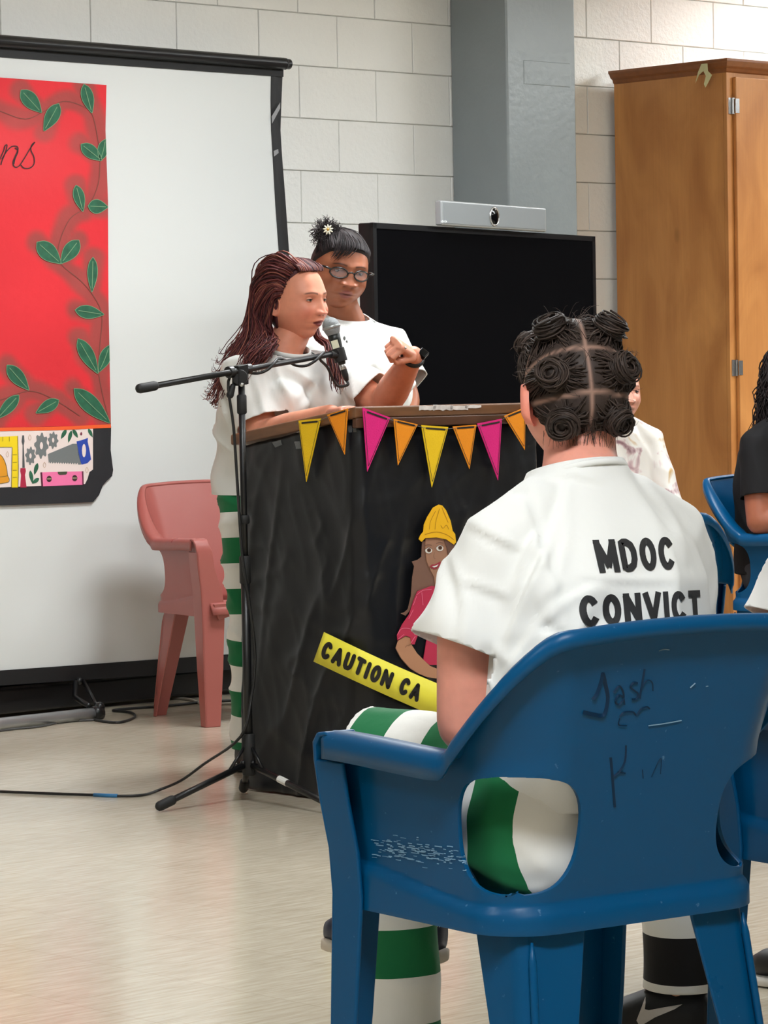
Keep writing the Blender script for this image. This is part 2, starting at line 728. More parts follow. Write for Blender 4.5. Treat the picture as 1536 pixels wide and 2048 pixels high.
# ---- fluorescent panels in the ceiling
mlamp = emit_mat('lamp_diffuser', (0.93, 0.975, 1.0, 1), LAMP_STRENGTH)
mframe = mat('lamp_frame', rgb(235, 235, 232), rough=0.4)
LIGHTS = [(4.05, 0.85, 0.75), (3.75, 2.9, 1.2), (5.0, 3.3, 1.15), (4.0, 6.2, 0.85), (5.4, 6.2, 0.85), (-0.5, 2.3, 1.3), (-2.9, 4.3, 0.9), (-5.7, 7.9, 1.9), (-7.4, 5.4, 0.6), (0.4, 4.4, 0.7)]
for i, (u, n, mul) in enumerate(LIGHTS):
    c = wp(u, n, CEIL - 0.012)
    e = empty('ceiling_light', c, 0, 'fluorescent ceiling panel %s of the hall' % ('above the tall cabinet' if i == 0 else 'out of view overhead'), 'ceiling light', 'fluorescent ceiling panels')
    mb = MB()
    for sgn in (-1, 1):
        mb.obox(c + WU * sgn * 0.60, WU * 0.015, WN * 0.33, UZ * 0.012)
        mb.obox(c + WN * sgn * 0.315, WU * 0.60, WN * 0.015, UZ * 0.012)
    mb.build('frame', mframe, e)
    mb = MB()
    mb.obox(c, WU * 0.585, WN * 0.30, UZ * 0.006)
    mb.build('diffuser', mlamp if mul == 1 else emit_mat('lamp_diffuser', (0.93, 0.975, 1.0, 1), LAMP_STRENGTH * mul), e)

# ---- grey pillar in front of the wall
mpil = mat('grey_paint', rgb(138, 146, 149), rough=0.33, spec=0.5, noise_scale=5, noise_amt=0.03, bump=0.12, bump_scale=40)
A = wall_px(902, 250)
uA = (A - W0).dot(WU)
Bc = None
for k in range(10, 900):
    d = k / 1000
    p = wp(uA, d, 2.2)
    if project(p)[0] >= 1014:
        break
PD = d
for k in range(10, 900):
    w = k / 1000
    if project(wp(uA + w, PD, 2.2))[0] >= 1153:
        break
PW = w
mb = MB()
mb.obox(wp(uA + PW / 2, PD / 2 + 0.002, CEIL / 2), WU * (PW / 2), WN * (PD / 2), UZ * (CEIL / 2))
pil = mb.build('wall_pillar', mpil, bevel=0.012, seg=3)
tag(pil, 'grey painted square pillar standing against the block wall', None, kind='structure')
# painted-over patch on the pillar front
mb = MB()
a = onp(1046, 120, wp(uA, PD, 0), WN)
c = onp(1140, 175, wp(uA, PD, 0), WN)
mb.obox((a + c) / 2, WU * abs((c - a).dot(WU)) / 2, WN * 0.004, UZ * abs(c.z - a.z) / 2)
mb.build('painted_patch', mpil, pil, bevel=0.003)
# ================================================================== PROJECTION SCREEN
SN = 0.24
mscreen = mat('screen_fabric', rgb(222, 224, 222), rough=0.75)
mblackf = mat('black_fabric_border', rgb(24, 24, 26), rough=0.6)
mblackm = mat('black_metal', rgb(22, 22, 24), rough=0.35, spec=0.5)
msilver = mat('silver_metal', rgb(190, 192, 194), rough=0.3, metal=0.7)
mtape = mat('grey_tape', rgb(150, 150, 152), rough=0.5)


def sp(x, y, n=SN):
    return onp(x, y, W0 + WN * n, WN)


scr = empty('projection_screen', wp(wuz(200, 1200, SN)[0], SN, 0), 0,
            'white pull-up projection screen with black border before the block wall', 'screen')
edge = [(543, 130), (542, 200), (543, 260), (546, 310), (551, 400), (558, 500), (564, 640), (570, 800), (577, 1000), (584, 1200), (588, 1299)]
mb = MB()
L = [sp(-900, y_) for y_ in (44, 1405)]
poly = [L[1], L[0]] + [sp(*p) for p in edge]
mb.prism(poly, WN, 0.003)
mb.build('white_fabric', mscreen, scr)
mb = MB()
ins = [sp(x - 1, y, SN + 0.004) for x, y in edge]
outr = [(566, 130), (563, 200), (561, 260), (564, 310), (571, 400), (578, 500), (585, 640), (592, 800), (599, 1000), (606, 1200), (610, 1296)]
out_ = [sp(x, y, SN + 0.010 * (i % 2)) for i, (x, y) in enumerate(outr)]
k = len(ins)
mb.add(ins + out_ + [p - WN * 0.004 for p in ins + out_],
       [(i, k + i, k + i + 1, i + 1) for i in range(k - 1)] + [(2 * k + i, 2 * k + i + 1, 3 * k + i + 1, 3 * k + i) for i in range(k - 1)]
       + [(k + i, 3 * k + i, 3 * k + i + 1, k + i + 1) for i in range(k - 1)])
mb.build('side_border', mblackf, scr, smooth=True)
mb = MB()   # black strip under the roller
mb.prism([sp(-900, 20, SN + 0.004), sp(566, 128, SN + 0.004), sp(566, 154, SN + 0.004), sp(-900, 52, SN + 0.004)], WN, 0.003)
mb.build('top_border', mblackf, scr)
mb = MB()   # bottom strip and bar
mb.prism([sp(-900, 1403, SN + 0.004), sp(0, 1341, SN + 0.004), sp(610, 1298, SN + 0.004), sp(610, 1329, SN + 0.004), sp(0, 1371, SN + 0.004), sp(-900, 1434, SN + 0.004)], WN, 0.004)
mb.build('bottom_border', mblackf, scr)
mb = MB()
a, b_ = sp(-900, 10, SN + 0.02), sp(572, 128, SN + 0.02)
dv = (b_ - a).normalized()
mb.tube([a, b_ - dv * 0.012], 0.023, 16)
mb.tube([b_ - dv * 0.012, b_ + dv * 0.016], 0.020, 16)
rol = mb.build('roller_tube', mblackm, scr, smooth=True)
mb = MB()
mb.tube([b_ - dv * 0.008, b_ - dv * 0.002], 0.0225, 16)
mb.build('end_cap_ring', mat('cap_grey', rgb(60, 60, 62), rough=0.3), scr)
for q in ([(543, 233), (560, 205), (560, 217), (544, 247)], [(547, 302), (556, 298), (557, 306), (548, 313)]):
    mb = MB()
    mb.prism([sp(x, y, SN + 0.013) for x, y in q], WN, 0.001)
    mb.build('tape_strip', mtape, scr)
# floor case behind the bottom strip and its swing-out foot
mb = MB()
a, b_ = wp(-4.0, 0.16, 0.06), wp(wuz(600, 1380, 0.16)[0], 0.16, 0.06)
mb.obox((a + b_) / 2, (b_ - a) / 2, WN * 0.04, UZ * 0.045)
mb.build('floor_case', mblackm, scr, bevel=0.01)
t0, t1 = flo(-350, 1487, 0.022), flo(186, 1427, 0.022)
mb = MB()
mb.tube([t0, t1], 0.0215, 18)
foot = mb.build('foot_tube', msilver, scr, smooth=True)
mb = MB()
dv = (t1 - t0).normalized()
mb.tube([t1 - dv * 0.004, t1 + dv * 0.035], 0.027, 14)
mb.ball(t1 + dv * 0.03 + UZ * 0.02, 0.02, 10, 8)
top = sp(158, 1362, SN + 0.02)
sdv = WU * 0.010
mb.tube([t1 + dv * 0.02 + UZ * 0.025, top + WU * 0.02], 0.007, 8)
mb.tube([t1 - dv * 0.02 + UZ * 0.03, sp(150, 1395, SN + 0.04), top - WU * 0.015], 0.010, 8)
mb.ball(top, 0.014, 10, 8)
mb.build('foot_joint', mblackm, scr, smooth=True)

# cables on the floor near the screen
mcable = mat('black_cable', rgb(25, 25, 26), rough=0.45)
mcablew = mat('pale_cable', rgb(190, 186, 176), rough=0.5)


def cable(name, px, r, m, label, z=None):
    z = r if z is None else z
    mb = MB()
    mb.tube(spline([flo(x, y, z) for x, y in px], 6), r, 6)
    return tag(mb.build(name, m, None, smooth=True), label, 'cable')


cable('floor_cable', [(190, 1440), (235, 1445), (268, 1435), (262, 1425), (228, 1420), (330, 1412), (420, 1403), (520, 1399)], 0.005, mcable,
      'thin black cable looping on the floor beside the silver screen foot')
cable('floor_cable', [(-60, 1470), (20, 1459), (80, 1453), (130, 1443), (190, 1440)], 0.004, mat('grey_cable', rgb(70, 70, 70), rough=0.4),
      'thin dark cable lying along the silver tube of the screen foot')
cable('floor_cable', [(330, 1394), (380, 1399), (410, 1408), (480, 1406)], 0.005, mcablew, 'pale cable on the floor behind the pink chair')

# ================================================================== PAINTED BANNER (cloth hung on the screen)
BN = SN + 0.016


def bp(x, y, k=0):
    p = sp(x, y, BN + 0.0007 * k)
    return p


ban = empty('painted_banner', sp(0, 1010, BN), 0, 'red painted cloth banner with green leaf vine and tool drawings on the screen', 'banner')
MIRX = -170
leaves = [((42, 180), (83, 225), 15), ((118, 207), (88, 262), 14), ((168, 168), (184, 226), 12), ((162, 288), (204, 321), 13), ((214, 278), (200, 322), 12),
          ((152, 370), (166, 423), 11), ((176, 412), (216, 414), 14), ((74, 484), (122, 527), 17), ((158, 480), (122, 527), 15), ((186, 514), (184, 584), 10),
          ((150, 620), (208, 629), 13), ((156, 677), (196, 747), 14), ((222, 690), (198, 744), 12), ((148, 777), (220, 846), 17), ((14, 730), (58, 780), 14),
          ((38, 790), (-6, 838), 12), ((118, 800), (72, 826), 12), ((-60, 172), (-20, 215), 14), ((-20, 850), (-70, 815), 12)]
vines = [[(-60, 200), (0, 222), (50, 238), (90, 222), (125, 203), (160, 210), (184, 228), (196, 280), (200, 322), (196, 370), (176, 412), (140, 438), (118, 490), (122, 527), (160, 560), (186, 590), (204, 630), (200, 690), (198, 747), (208, 800), (220, 846)],
         [(160, 832), (110, 800), (60, 782), (0, 800), (-60, 812)]]
VP = []
for vv in vines:
    VP += [(p.x, p.y) for p in spline([(x, y, 0) for x, y in vv], 8)]
for (a, b_, w) in leaves:
    for t in np.linspace(0, 1, 6):
        VP.append((a[0] + (b_[0] - a[0]) * t, a[1] + (b_[1] - a[1]) * t))
VP = np.array(VP)
VP = np.vstack([VP, np.stack([2 * MIRX - VP[:, 0], VP[:, 1]], 1)])


def redge(y):
    return float(np.interp(y, [150, 170, 260, 400, 600, 760, 856], [213, 213, 211, 216, 217, 220, 222]))


def tedge(x):
    return 155 + (x - 0) * 15 / 213 if x > 0 else 155 + x * 0.07


nx, ny = 150, 150
vs_, cs_ = [], []
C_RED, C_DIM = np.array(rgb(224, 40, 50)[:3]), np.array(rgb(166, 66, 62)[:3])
for j in range(ny + 1):
    for i in range(nx + 1):
        fy = j / ny
        xr = 213 + 9 * fy
        x = -560 + (xr + 560) * i / nx
        y0_ = tedge(x)
        y = y0_ + (851 + (222 - x) * 0.02 - y0_) * fy
        x = -560 + (redge(y) + 560) * i / nx
        vs_.append(sp(x, y, BN))
        cs_.append((x, y))
cs_ = np.array(cs_)
dmin = np.full(len(cs_), 1e9)
for k in range(0, len(VP), 20):
    d = np.sqrt(((cs_[:, None, :] - VP[None, k:k + 20, :]) ** 2).sum(2)).min(1)
    dmin = np.minimum(dmin, d)
nz = np.array([noise.noise((x * 0.02, y * 0.02, 0)) for x, y in cs_])
nz2 = np.array([noise.noise((x * 0.006, y * 0.008, 4)) for x, y in cs_])
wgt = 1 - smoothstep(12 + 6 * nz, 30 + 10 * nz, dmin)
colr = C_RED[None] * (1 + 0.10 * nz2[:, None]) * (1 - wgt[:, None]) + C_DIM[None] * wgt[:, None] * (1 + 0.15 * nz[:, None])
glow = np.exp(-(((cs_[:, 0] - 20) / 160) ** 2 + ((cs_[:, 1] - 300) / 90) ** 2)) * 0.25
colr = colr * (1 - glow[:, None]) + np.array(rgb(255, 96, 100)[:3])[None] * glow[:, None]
mb = MB()
mb.add(vs_, [(j * (nx + 1) + i, (j + 1) * (nx + 1) + i, (j + 1) * (nx + 1) + i + 1, j * (nx + 1) + i + 1) for j in range(ny) for i in range(nx)])
me = mb.mesh('red_field')
ca = me.color_attributes.new('Col', 'FLOAT_COLOR', 'POINT')
ca.data.foreach_set('color', np.hstack([np.clip(colr, 0, 1), np.ones((len(colr), 1))]).astype(np.float32).ravel())
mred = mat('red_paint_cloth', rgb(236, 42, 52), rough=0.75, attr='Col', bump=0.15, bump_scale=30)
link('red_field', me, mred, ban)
mgreen = mat('leaf_green_paint', rgb(38, 98, 70), rough=0.7, noise_scale=30, noise_amt=0.25)
mgreenl = mat('leaf_line_paint', rgb(120, 160, 120), rough=0.7)
mvine = mat('vine_line_paint', rgb(130, 70, 60), rough=0.7)
morange = mat('orange_paint', rgb(245, 96, 40), rough=0.7)
mblkcl = mat('black_cloth', rgb(34, 34, 38), rough=0.7, noise_scale=6, noise_amt=0.2, bump=0.3, bump_scale=10)
mpink0 = mat('pale_pink_cloth', rgb(240, 222, 216), rough=0.75)
P2 = {}


def pm(name, r, g, b_):
    if name not in P2:
        P2[name] = mat('paint_' + name, rgb(r, g, b_), rough=0.65)
    return P2[name]


def stroke2d(px, w, k, mm, name, parent=ban):
    """painted line on the banner plane"""
    P = spline([(x, y, 0) for x, y in px], 5)
    vs2 = []
    for i, p in enumerate(P):
        t = P[min(i + 1, len(P) - 1)] - P[max(i - 1, 0)]
        nn = Vector((-t.y, t.x, 0)).normalized() * w / 2
        vs2 += [bp(p.x - nn.x, p.y - nn.y, k), bp(p.x + nn.x, p.y + nn.y, k)]
    mb = MB()
    mb.add(vs2, [(2 * i, 2 * i + 1, 2 * i + 3, 2 * i + 2) for i in range(len(P) - 1)])
    return mb.build(name, mm, parent)


def leaf_shape(a, b_, w):
    a, b_ = Vector((a[0], a[1], 0)), Vector((b_[0], b_[1], 0))
    d = b_ - a
    nn = Vector((-d.y, d.x, 0)).normalized()
    up, dn = [], []
    for t in np.linspace(0, 1, 9):
        ww = w * sin(pi * t ** 0.8) ** 0.9 if 0 < t < 1 else 0
        up.append(a + d * t + nn * ww)
        dn.append(a + d * t - nn * ww)
    return up + dn[-2:0:-1]


for (a, b_, w) in leaves:
    for mir in (0, 1):
        if mir and (a[0] < 0 or b_[0] < 0):
            continue
        f = (lambda x: 2 * MIRX - x) if mir else (lambda x: x)
        pol = [bp(min(f(p.x), redge(p.y)) if not mir else max(f(p.x), -560), max(p.y, tedge(p.x) + 1), 3) for p in leaf_shape(a, b_, w)]
        lf = flat_mesh('leaf', pol, mgreen, ban)
        if not mir:
            mid = [(a[0] + (b_[0] - a[0]) * t, a[1] + (b_[1] - a[1]) * t) for t in (0.12, 0.5, 0.9)]
            mid = [(min(x, redge(y) - 2), y) for x, y in mid]
            stroke2d(mid, 1.3, 5, mgreenl, 'leaf_vein', lf)
            ol = [(min(p.x, redge(p.y)), max(p.y, tedge(p.x) + 1)) for p in leaf_shape(a, b_, w)]
            stroke2d(ol + [ol[0]], 1.0, 4, mgreenl, 'leaf_outline', lf)
for vv in vines:
    stroke2d(vv, 1.5, 2, mvine, 'vine')
# lettering: the end of a script word, 'ns'
mink = pm('ink', 56, 26, 30)
for q in ([(-6, 330), (0, 318), (8, 300), (10, 292), (14, 290), (12, 302), (4, 322), (2, 330)], [(4, 318), (14, 302), (24, 293), (34, 293), (36, 300), (30, 314), (26, 326), (30, 334), (38, 332), (48, 318), (60, 298), (70, 284)],
          [(70, 284), (64, 290), (62, 300), (68, 314), (68, 328), (60, 336), (48, 336), (42, 330)], [(30, 296), (36, 302), (30, 318), (28, 328)]):
    stroke2d(q, 2.2, 3, mink, 'lettering')
# lower panel
stroke2d([(-560, 871), (-200, 866), (0, 859), (110, 857), (222, 852)], 7, 4, morange, 'orange_band')
mb = MB()
mb.prism([bp(x, y, -1) for x, y in [(-565, 872), (0, 857), (222, 853), (221, 900), (226, 940), (224, 952), (213, 962), (205, 972), (198, 990), (186, 1004), (90, 1008), (0, 1011), (-565, 1030)]], WN, 0.0010)
mb.build('black_border_cloth', mblkcl, ban)
flat_mesh('pale_panel', [bp(x, y, 2) for x, y in [(-500, 873), (0, 861), (186, 856), (186, 939), (179, 944), (175, 958), (170, 968), (0, 975), (-500, 990)]], mpink0, ban)


def z5(x, y):       # zoomed reading of the lower panel -> photo pixel
    return x / 6.4, 850 + y / 6.4


def art(name, pts, mm, k=3):
    return flat_mesh(name, [bp(*z5(x, y), k) for x, y in pts], mm, ban)


yel, ydk, gry, gdk = pm('yellow', 246, 214, 18), pm('dark_line', 92, 80, 40), pm('grey', 118, 122, 122), pm('dark_grey', 80, 82, 84)
art('ruler_drawing', [(-900, 170), (-900, 300), (155, 283), (150, 800), (232, 800), (236, 560), (228, 140), (0, 150)], yel)
stroke2d([z5(-900, 300), z5(-300, 290), z5(155, 283)], 0.9, 5, ydk, 'ruler_line')
stroke2d([z5(158, 290), z5(152, 550), z5(148, 795)], 0.9, 5, ydk, 'ruler_line')
stroke2d([z5(228, 142), z5(236, 560), z5(232, 795)], 0.9, 5, ydk, 'ruler_line')
for y in (380, 480, 580, 670):
    stroke2d([z5(165, y), z5(215, y)], 0.7, 5, ydk, 'ruler_mark')
for x in (36, 120):
    stroke2d([z5(x, 150), z5(x, 210)], 0.7, 5, ydk, 'ruler_mark')
art('hard_hat_drawing', [(-200, 400), (-60, 330), (0, 375), (40, 420), (80, 520), (98, 640), (118, 690), (108, 730), (0, 752), (-250, 760)], pm('hat', 232, 156, 30))
stroke2d([z5(0, 375), z5(40, 420), z5(80, 520), z5(98, 640), z5(118, 690), z5(108, 730), z5(0, 752)], 0.9, 4, ydk, 'hat_outline')
stroke2d([z5(-100, 660), z5(0, 665), z5(100, 650)], 0.9, 4, ydk, 'hat_outline')
art('screwdriver_blade', [(285, 132), (308, 132), (314, 210), (304, 260), (318, 548), (286, 548), (290, 260), (276, 215)], gdk)
art('screwdriver_handle', [(262, 552), (326, 552), (332, 590), (320, 640), (340, 800), (258, 800), (270, 640), (258, 590)], pm('crimson', 178, 32, 66))


def gear(cx, cy, rx, ry):
    pts = []
    for i in range(32):
        a = 2 * pi * i / 32
        r = 1.0 if (i // 2) % 2 == 0 else 0.78
        pts.append((cx + cos(a) * rx * r, cy + sin(a) * ry * r))
    art('gear_drawing', pts, gry, 3)
    art('gear_hole', [(cx + cos(a) * rx * 0.22, cy + sin(a) * ry * 0.28) for a in np.linspace(0, 2 * pi, 14, endpoint=False)], mpink0, 5)


gear(530, 265, 92, 168)
gear(680, 195, 68, 110)
gear(390, 395, 68, 118)
art('saw_blade', [(612, 372), (930, 240), (985, 240), (1040, 505)] + [q for i in range(13) for q in ((1005 - i * 30, 508 - i * 1.2), (990 - i * 30, 484 - i * 1.2))] + [(625, 490)], gry)
art('saw_handle', [(980, 208), (1040, 196), (1126, 165), (1122, 210), (1148, 330), (1166, 440), (1120, 488), (1045, 508), (1000, 380)], pm('blue', 40, 70, 170))
art('saw_handle_hole', [(1075 + cos(a) * 26, 328 + sin(a) * 86) for a in np.linspace(0, 2 * pi, 14, endpoint=False)], mpink0, 5)
art('level_drawing', [(518, 606), (1068, 592), (1072, 765), (530, 785)], pm('pink', 248, 122, 172))
for q in ([(518, 606), (540, 605), (552, 784), (530, 785)], [(1050, 592), (1068, 592), (1072, 765), (1056, 766)]):
    art('level_end', q, pm('plum', 96, 26, 56), 4)
art('level_vial', [(738, 600), (860, 596), (856, 626), (840, 636), (760, 638), (742, 626)], pm('olive', 72, 76, 56), 4)
for cx, cy in ((630, 690), (957, 680)):
    art('level_vial', [(cx + cos(a) * 33, cy + sin(a) * 40) for a in np.linspace(0, 2 * pi, 16, endpoint=False)], pm('maroon', 66, 36, 40), 4)
    art('level_bubble', [(cx - 28, cy - 9), (cx + 28, cy - 11), (cx + 28, cy + 7), (cx - 28, cy + 9)], pm('sand', 150, 140, 110), 5)
for a, b_, w in (((850, 55), (780, 180), 26), ((915, 70), (875, 228), 24), (((930), 50), (998, 165), 24), ((1130, 45), (1186, 158), 22), ((482, 486), (440, 640), 26),
                 ((385, 580), (420, 755), 24), ((500, 680), (412, 752), 26)):
    art('small_leaf', [(p.x, p.y) for p in leaf_shape(a, b_, w)], mgreen, 3)
for cx, cy in ((382, 160), (570, 510), (95, 375), (1112, 575)):
    stroke2d([z5(cx, cy - 36), z5(cx + 18, cy), z5(cx, cy + 36), z5(cx - 18, cy), z5(cx, cy - 36)], 0.6, 4, pm('tan', 190, 150, 110), 'small_star')
art('berry', [(1040 + cos(a) * 12, 112 + sin(a) * 22) for a in np.linspace(0, 2 * pi, 10, endpoint=False)], pm('berry', 120, 30, 60), 4)

# ================================================================== TALL CABINET
mwood = mat('cabinet_wood', rgb(190, 126, 68), rough=0.36, spec=0.4)
nt = mwood.node_tree
b = nt.nodes['Principled BSDF']
tc = nt.nodes.new('ShaderNodeTexCoord')
mp = nt.nodes.new('ShaderNodeMapping')
mp.inputs['Scale'].default_value = (2.4, 2.4, 0.9)
nt.links.new(tc.outputs['Object'], mp.inputs[0])
na = nt.nodes.new('ShaderNodeTexNoise')
na.inputs['Scale'].default_value = 2.0
na.inputs['Detail'].default_value = 6
na.inputs['Distortion'].default_value = 1.2
nt.links.new(mp.outputs[0], na.inputs[0])
mpb = nt.nodes.new('ShaderNodeMapping')
mpb.inputs['Scale'].default_value = (60, 60, 2.0)
nt.links.new(tc.outputs['Object'], mpb.inputs[0])
nb = nt.nodes.new('ShaderNodeTexNoise')
nb.inputs['Scale'].default_value = 2.0
nb.inputs['Detail'].default_value = 3
nt.links.new(mpb.outputs[0], nb.inputs[0])
cr = nt.nodes.new('ShaderNodeValToRGB')
cr.color_ramp.elements[0].position = 0.3
cr.color_ramp.elements[0].color = rgb(172, 112, 60)
cr.color_ramp.elements[1].position = 0.70
cr.color_ramp.elements[1].color = rgb(203, 141, 80)
nt.links.new(na.outputs[0], cr.inputs[0])
mrb = nt.nodes.new('ShaderNodeMapRange')
mrb.inputs[1].default_value = 0.3
mrb.inputs[2].default_value = 0.7
mrb.inputs[3].default_value = 0.955
mrb.inputs[4].default_value = 1.03
nt.links.new(nb.outputs[0], mrb.inputs[0])
vor = nt.nodes.new('ShaderNodeTexVoronoi')     # knots
vor.inputs['Scale'].default_value = 1.0
mpk = nt.nodes.new('ShaderNodeMapping')
mpk.inputs['Scale'].default_value = (4.3, 4.3, 2.2)
nt.links.new(tc.outputs['Object'], mpk.inputs[0])
nt.links.new(mpk.outputs[0], vor.inputs[0])
mrk = nt.nodes.new('ShaderNodeMapRange')
mrk.inputs[1].default_value = 0.03
mrk.inputs[2].default_value = 0.12
mrk.inputs[3].default_value = 0.45
mrk.inputs[4].default_value = 1.0
nt.links.new(vor.outputs['Distance'], mrk.inputs[0])
m1 = nt.nodes.new('ShaderNodeMath')
m1.operation = 'MULTIPLY'
nt.links.new(mrb.outputs[0], m1.inputs[0])
nt.links.new(mrk.outputs[0], m1.inputs[1])
mx = nt.nodes.new('ShaderNodeMix')
mx.data_type = 'RGBA'
mx.blend_type = 'MULTIPLY'
mx.inputs[0].default_value = 1
nt.links.new(cr.outputs[0], mx.inputs[6])
nt.links.new(m1.outputs[0], mx.inputs[7])
nt.links.new(mx.outputs[2], b.inputs['Base Color'])
mwoodd = mat('cabinet_moulding', rgb(132, 78, 38), rough=0.35, noise_scale=12, noise_amt=0.12, stretch=(3, 3, 1))
mchrome = mat('zinc_hinge', rgb(200, 200, 200), rough=0.25, metal=0.9)

CN0 = 0.05
uC = None
for k in range(0, 6000):
    u = k / 1000
    if project(wp(u, CN0, 2.0))[0] >= 1231:
        uC = u
        break
for k in range(1, 1500):
    d = CN0 + k / 1000
    if project(wp(uC, d, 2.0))[0] >= 1448:
        CD = d
        break
zt = onp(1447, 137, wp(uC, 0, 0), WU).z
CW = 0.96
cab = empty('tall_cabinet', wp(uC + CW / 2, CD / 2, 0), 0, 'tall honey brown wooden cabinet with crown moulding against the block wall', 'cabinet')
mb = MB()
mb.obox(wp(uC + 0.010, (CN0 + CD) / 2, zt / 2), WU * 0.010, WN * ((CD - CN0) / 2), UZ * (zt / 2))
mb.build('side_panel', mwood, cab)
mb = MB()
mb.obox(wp(uC + CW - 0.010, (CN0 + CD) / 2, zt / 2), WU * 0.010, WN * ((CD - CN0) / 2), UZ * (zt / 2))
mb.build('side_panel', mwood, cab)
mb = MB()
mb.obox(wp(uC + CW / 2, CN0 + 0.005, zt / 2), WU * (CW / 2 - 0.02), WN * 0.005, UZ * (zt / 2))
mb.build('back_panel', mwood, cab)
mb = MB()
mb.obox(wp(uC + CW / 2, (CN0 + CD) / 2, zt - 0.01), WU * (CW / 2 - 0.02), WN * ((CD - CN0) / 2 - 0.012), UZ * 0.01)
mb.build('top_panel', mwood, cab)
for zz in (0.10, 0.7, 1.3, 1.9):
    mb = MB()
    mb.obox(wp(uC + CW / 2, (CN0 + CD) / 2, zz), WU * (CW / 2 - 0.021), WN * ((CD - CN0) / 2 - 0.03), UZ * 0.01)
    mb.build('shelf', mwood, cab)
for uu, ww in ((0.026, 0.026), (CW - 0.026, 0.026), (CW / 2, 0.02)):
    mb = MB()
    mb.obox(wp(uC + uu, CD + 0.010, zt / 2), WU * ww, WN * 0.010, UZ * (zt / 2))
    mb.build('face_frame_stile', mwood, cab, bevel=0.002)
for zz, hh in ((zt - 0.03, 0.03), (0.05, 0.05)):
    mb = MB()
    mb.obox(wp(uC + CW / 2, CD + 0.009, zz), WU * (CW / 2 - 0.05), WN * 0.009, UZ * hh)
    mb.build('face_frame_rail', mwood, cab)
ud = None
for k in range(0, 400):
    u = uC + k / 1000
    if project(wp(u, CD + 0.034, 2.0))[0] >= 1472:
        ud = u
        break
DW = uC + CW / 2 - 0.004 - ud
for j in range(2):
    ua = ud if j == 0 else uC + CW / 2 + 0.004
    mb = MB()
    mb.obox(wp(ua + DW / 2, CD + 0.030, (0.09 + zt - 0.035) / 2), WU * (DW / 2), WN * 0.010, UZ * ((zt - 0.035 - 0.09) / 2))
    door = mb.build('door', mwood, cab, bevel=0.004)
    mb = MB()
    hu = ua + (DW - 0.04 if j == 0 else 0.04)
    mb.tube([wp(hu, CD + 0.04, 1.15), wp(hu, CD + 0.065, 1.16), wp(hu, CD + 0.065, 1.24), wp(hu, CD + 0.04, 1.25)], 0.005, 8)
    mb.build('handle', mchrome, door, smooth=True)
    for ypx in (212, 736):
        zz = onp(1462, ypx, wp(0, CD + 0.02, 0), WN).z
        mb = MB()
        e = ua - 0.004 if j == 0 else ua + DW + 0.004
        sg = -1 if j == 0 else 1
        mb.obox(wp(e + sg * 0.012, CD + 0.0215, zz), WU * 0.012, WN * 0.0012, UZ * 0.034)
        mb.tube([wp(e, CD + 0.028, zz - 0.034), wp(e, CD + 0.028, zz + 0.034)], 0.006, 10)
        mb.obox(wp(e - sg * 0.010, CD + 0.0415, zz), WU * 0.012, WN * 0.0012, UZ * 0.03)
        mb.build('hinge', mchrome, door, smooth=False)
# crown moulding: profile swept round the two visible sides and the far side
prof = [(0.0, -0.005), (0.006, 0.0), (0.010, 0.012), (0.022, 0.020), (0.030, 0.034), (0.036, 0.040), (0.036, 0.050), (0.0, 0.050)]
crn = []
for r, z in prof:
    crn.append([wp(uC - r, CN0, zt - 0.012 + z), wp(uC - r, CD + 0.02 + r, zt - 0.012 + z), wp(uC + CW + r, CD + 0.02 + r, zt - 0.012 + z), wp(uC + CW + r, CN0, zt - 0.012 + z)])
mb = MB()
vs_ = [p for row in crn for p in row]
mb.add(vs_, [(i * 4 + k, i * 4 + k + 1, ((i + 1) % 8) * 4 + k + 1, ((i + 1) % 8) * 4 + k) for i in range(8) for k in range(3)])
mb.build('crown_moulding', mwoodd, cab)
# scrap of yellowed tape hanging off the moulding
mb = MB()
mtp = mat('old_masking_tape', rgb(206, 200, 150), rough=0.45)
sidep = wp(uC - 0.041, 0, 0)
g = lambda x, y, k=0.0: onp(x, y, sidep - WU * k, WU)
mb.add([g(1403, 128), g(1415, 127, 0.0), g(1416, 142, 0.012), g(1424, 150, 0.012), g(1417, 164, 0.006), g(1411, 175, 0.010), g(1408, 168, 0.008), g(1412, 152, 0.01), g(1407, 142, 0.006), g(1398, 150, 0.0), g(1391, 166, 0.004), g(1396, 145, 0.0)],
       [tuple(range(12))])
ts = mb.build('tape_scrap', mtp)
sol = ts.modifiers.new('s', 'SOLIDIFY')
sol.thickness = 0.001
tag(ts, 'torn yellowish tape scrap hanging from the cabinet moulding', 'tape')

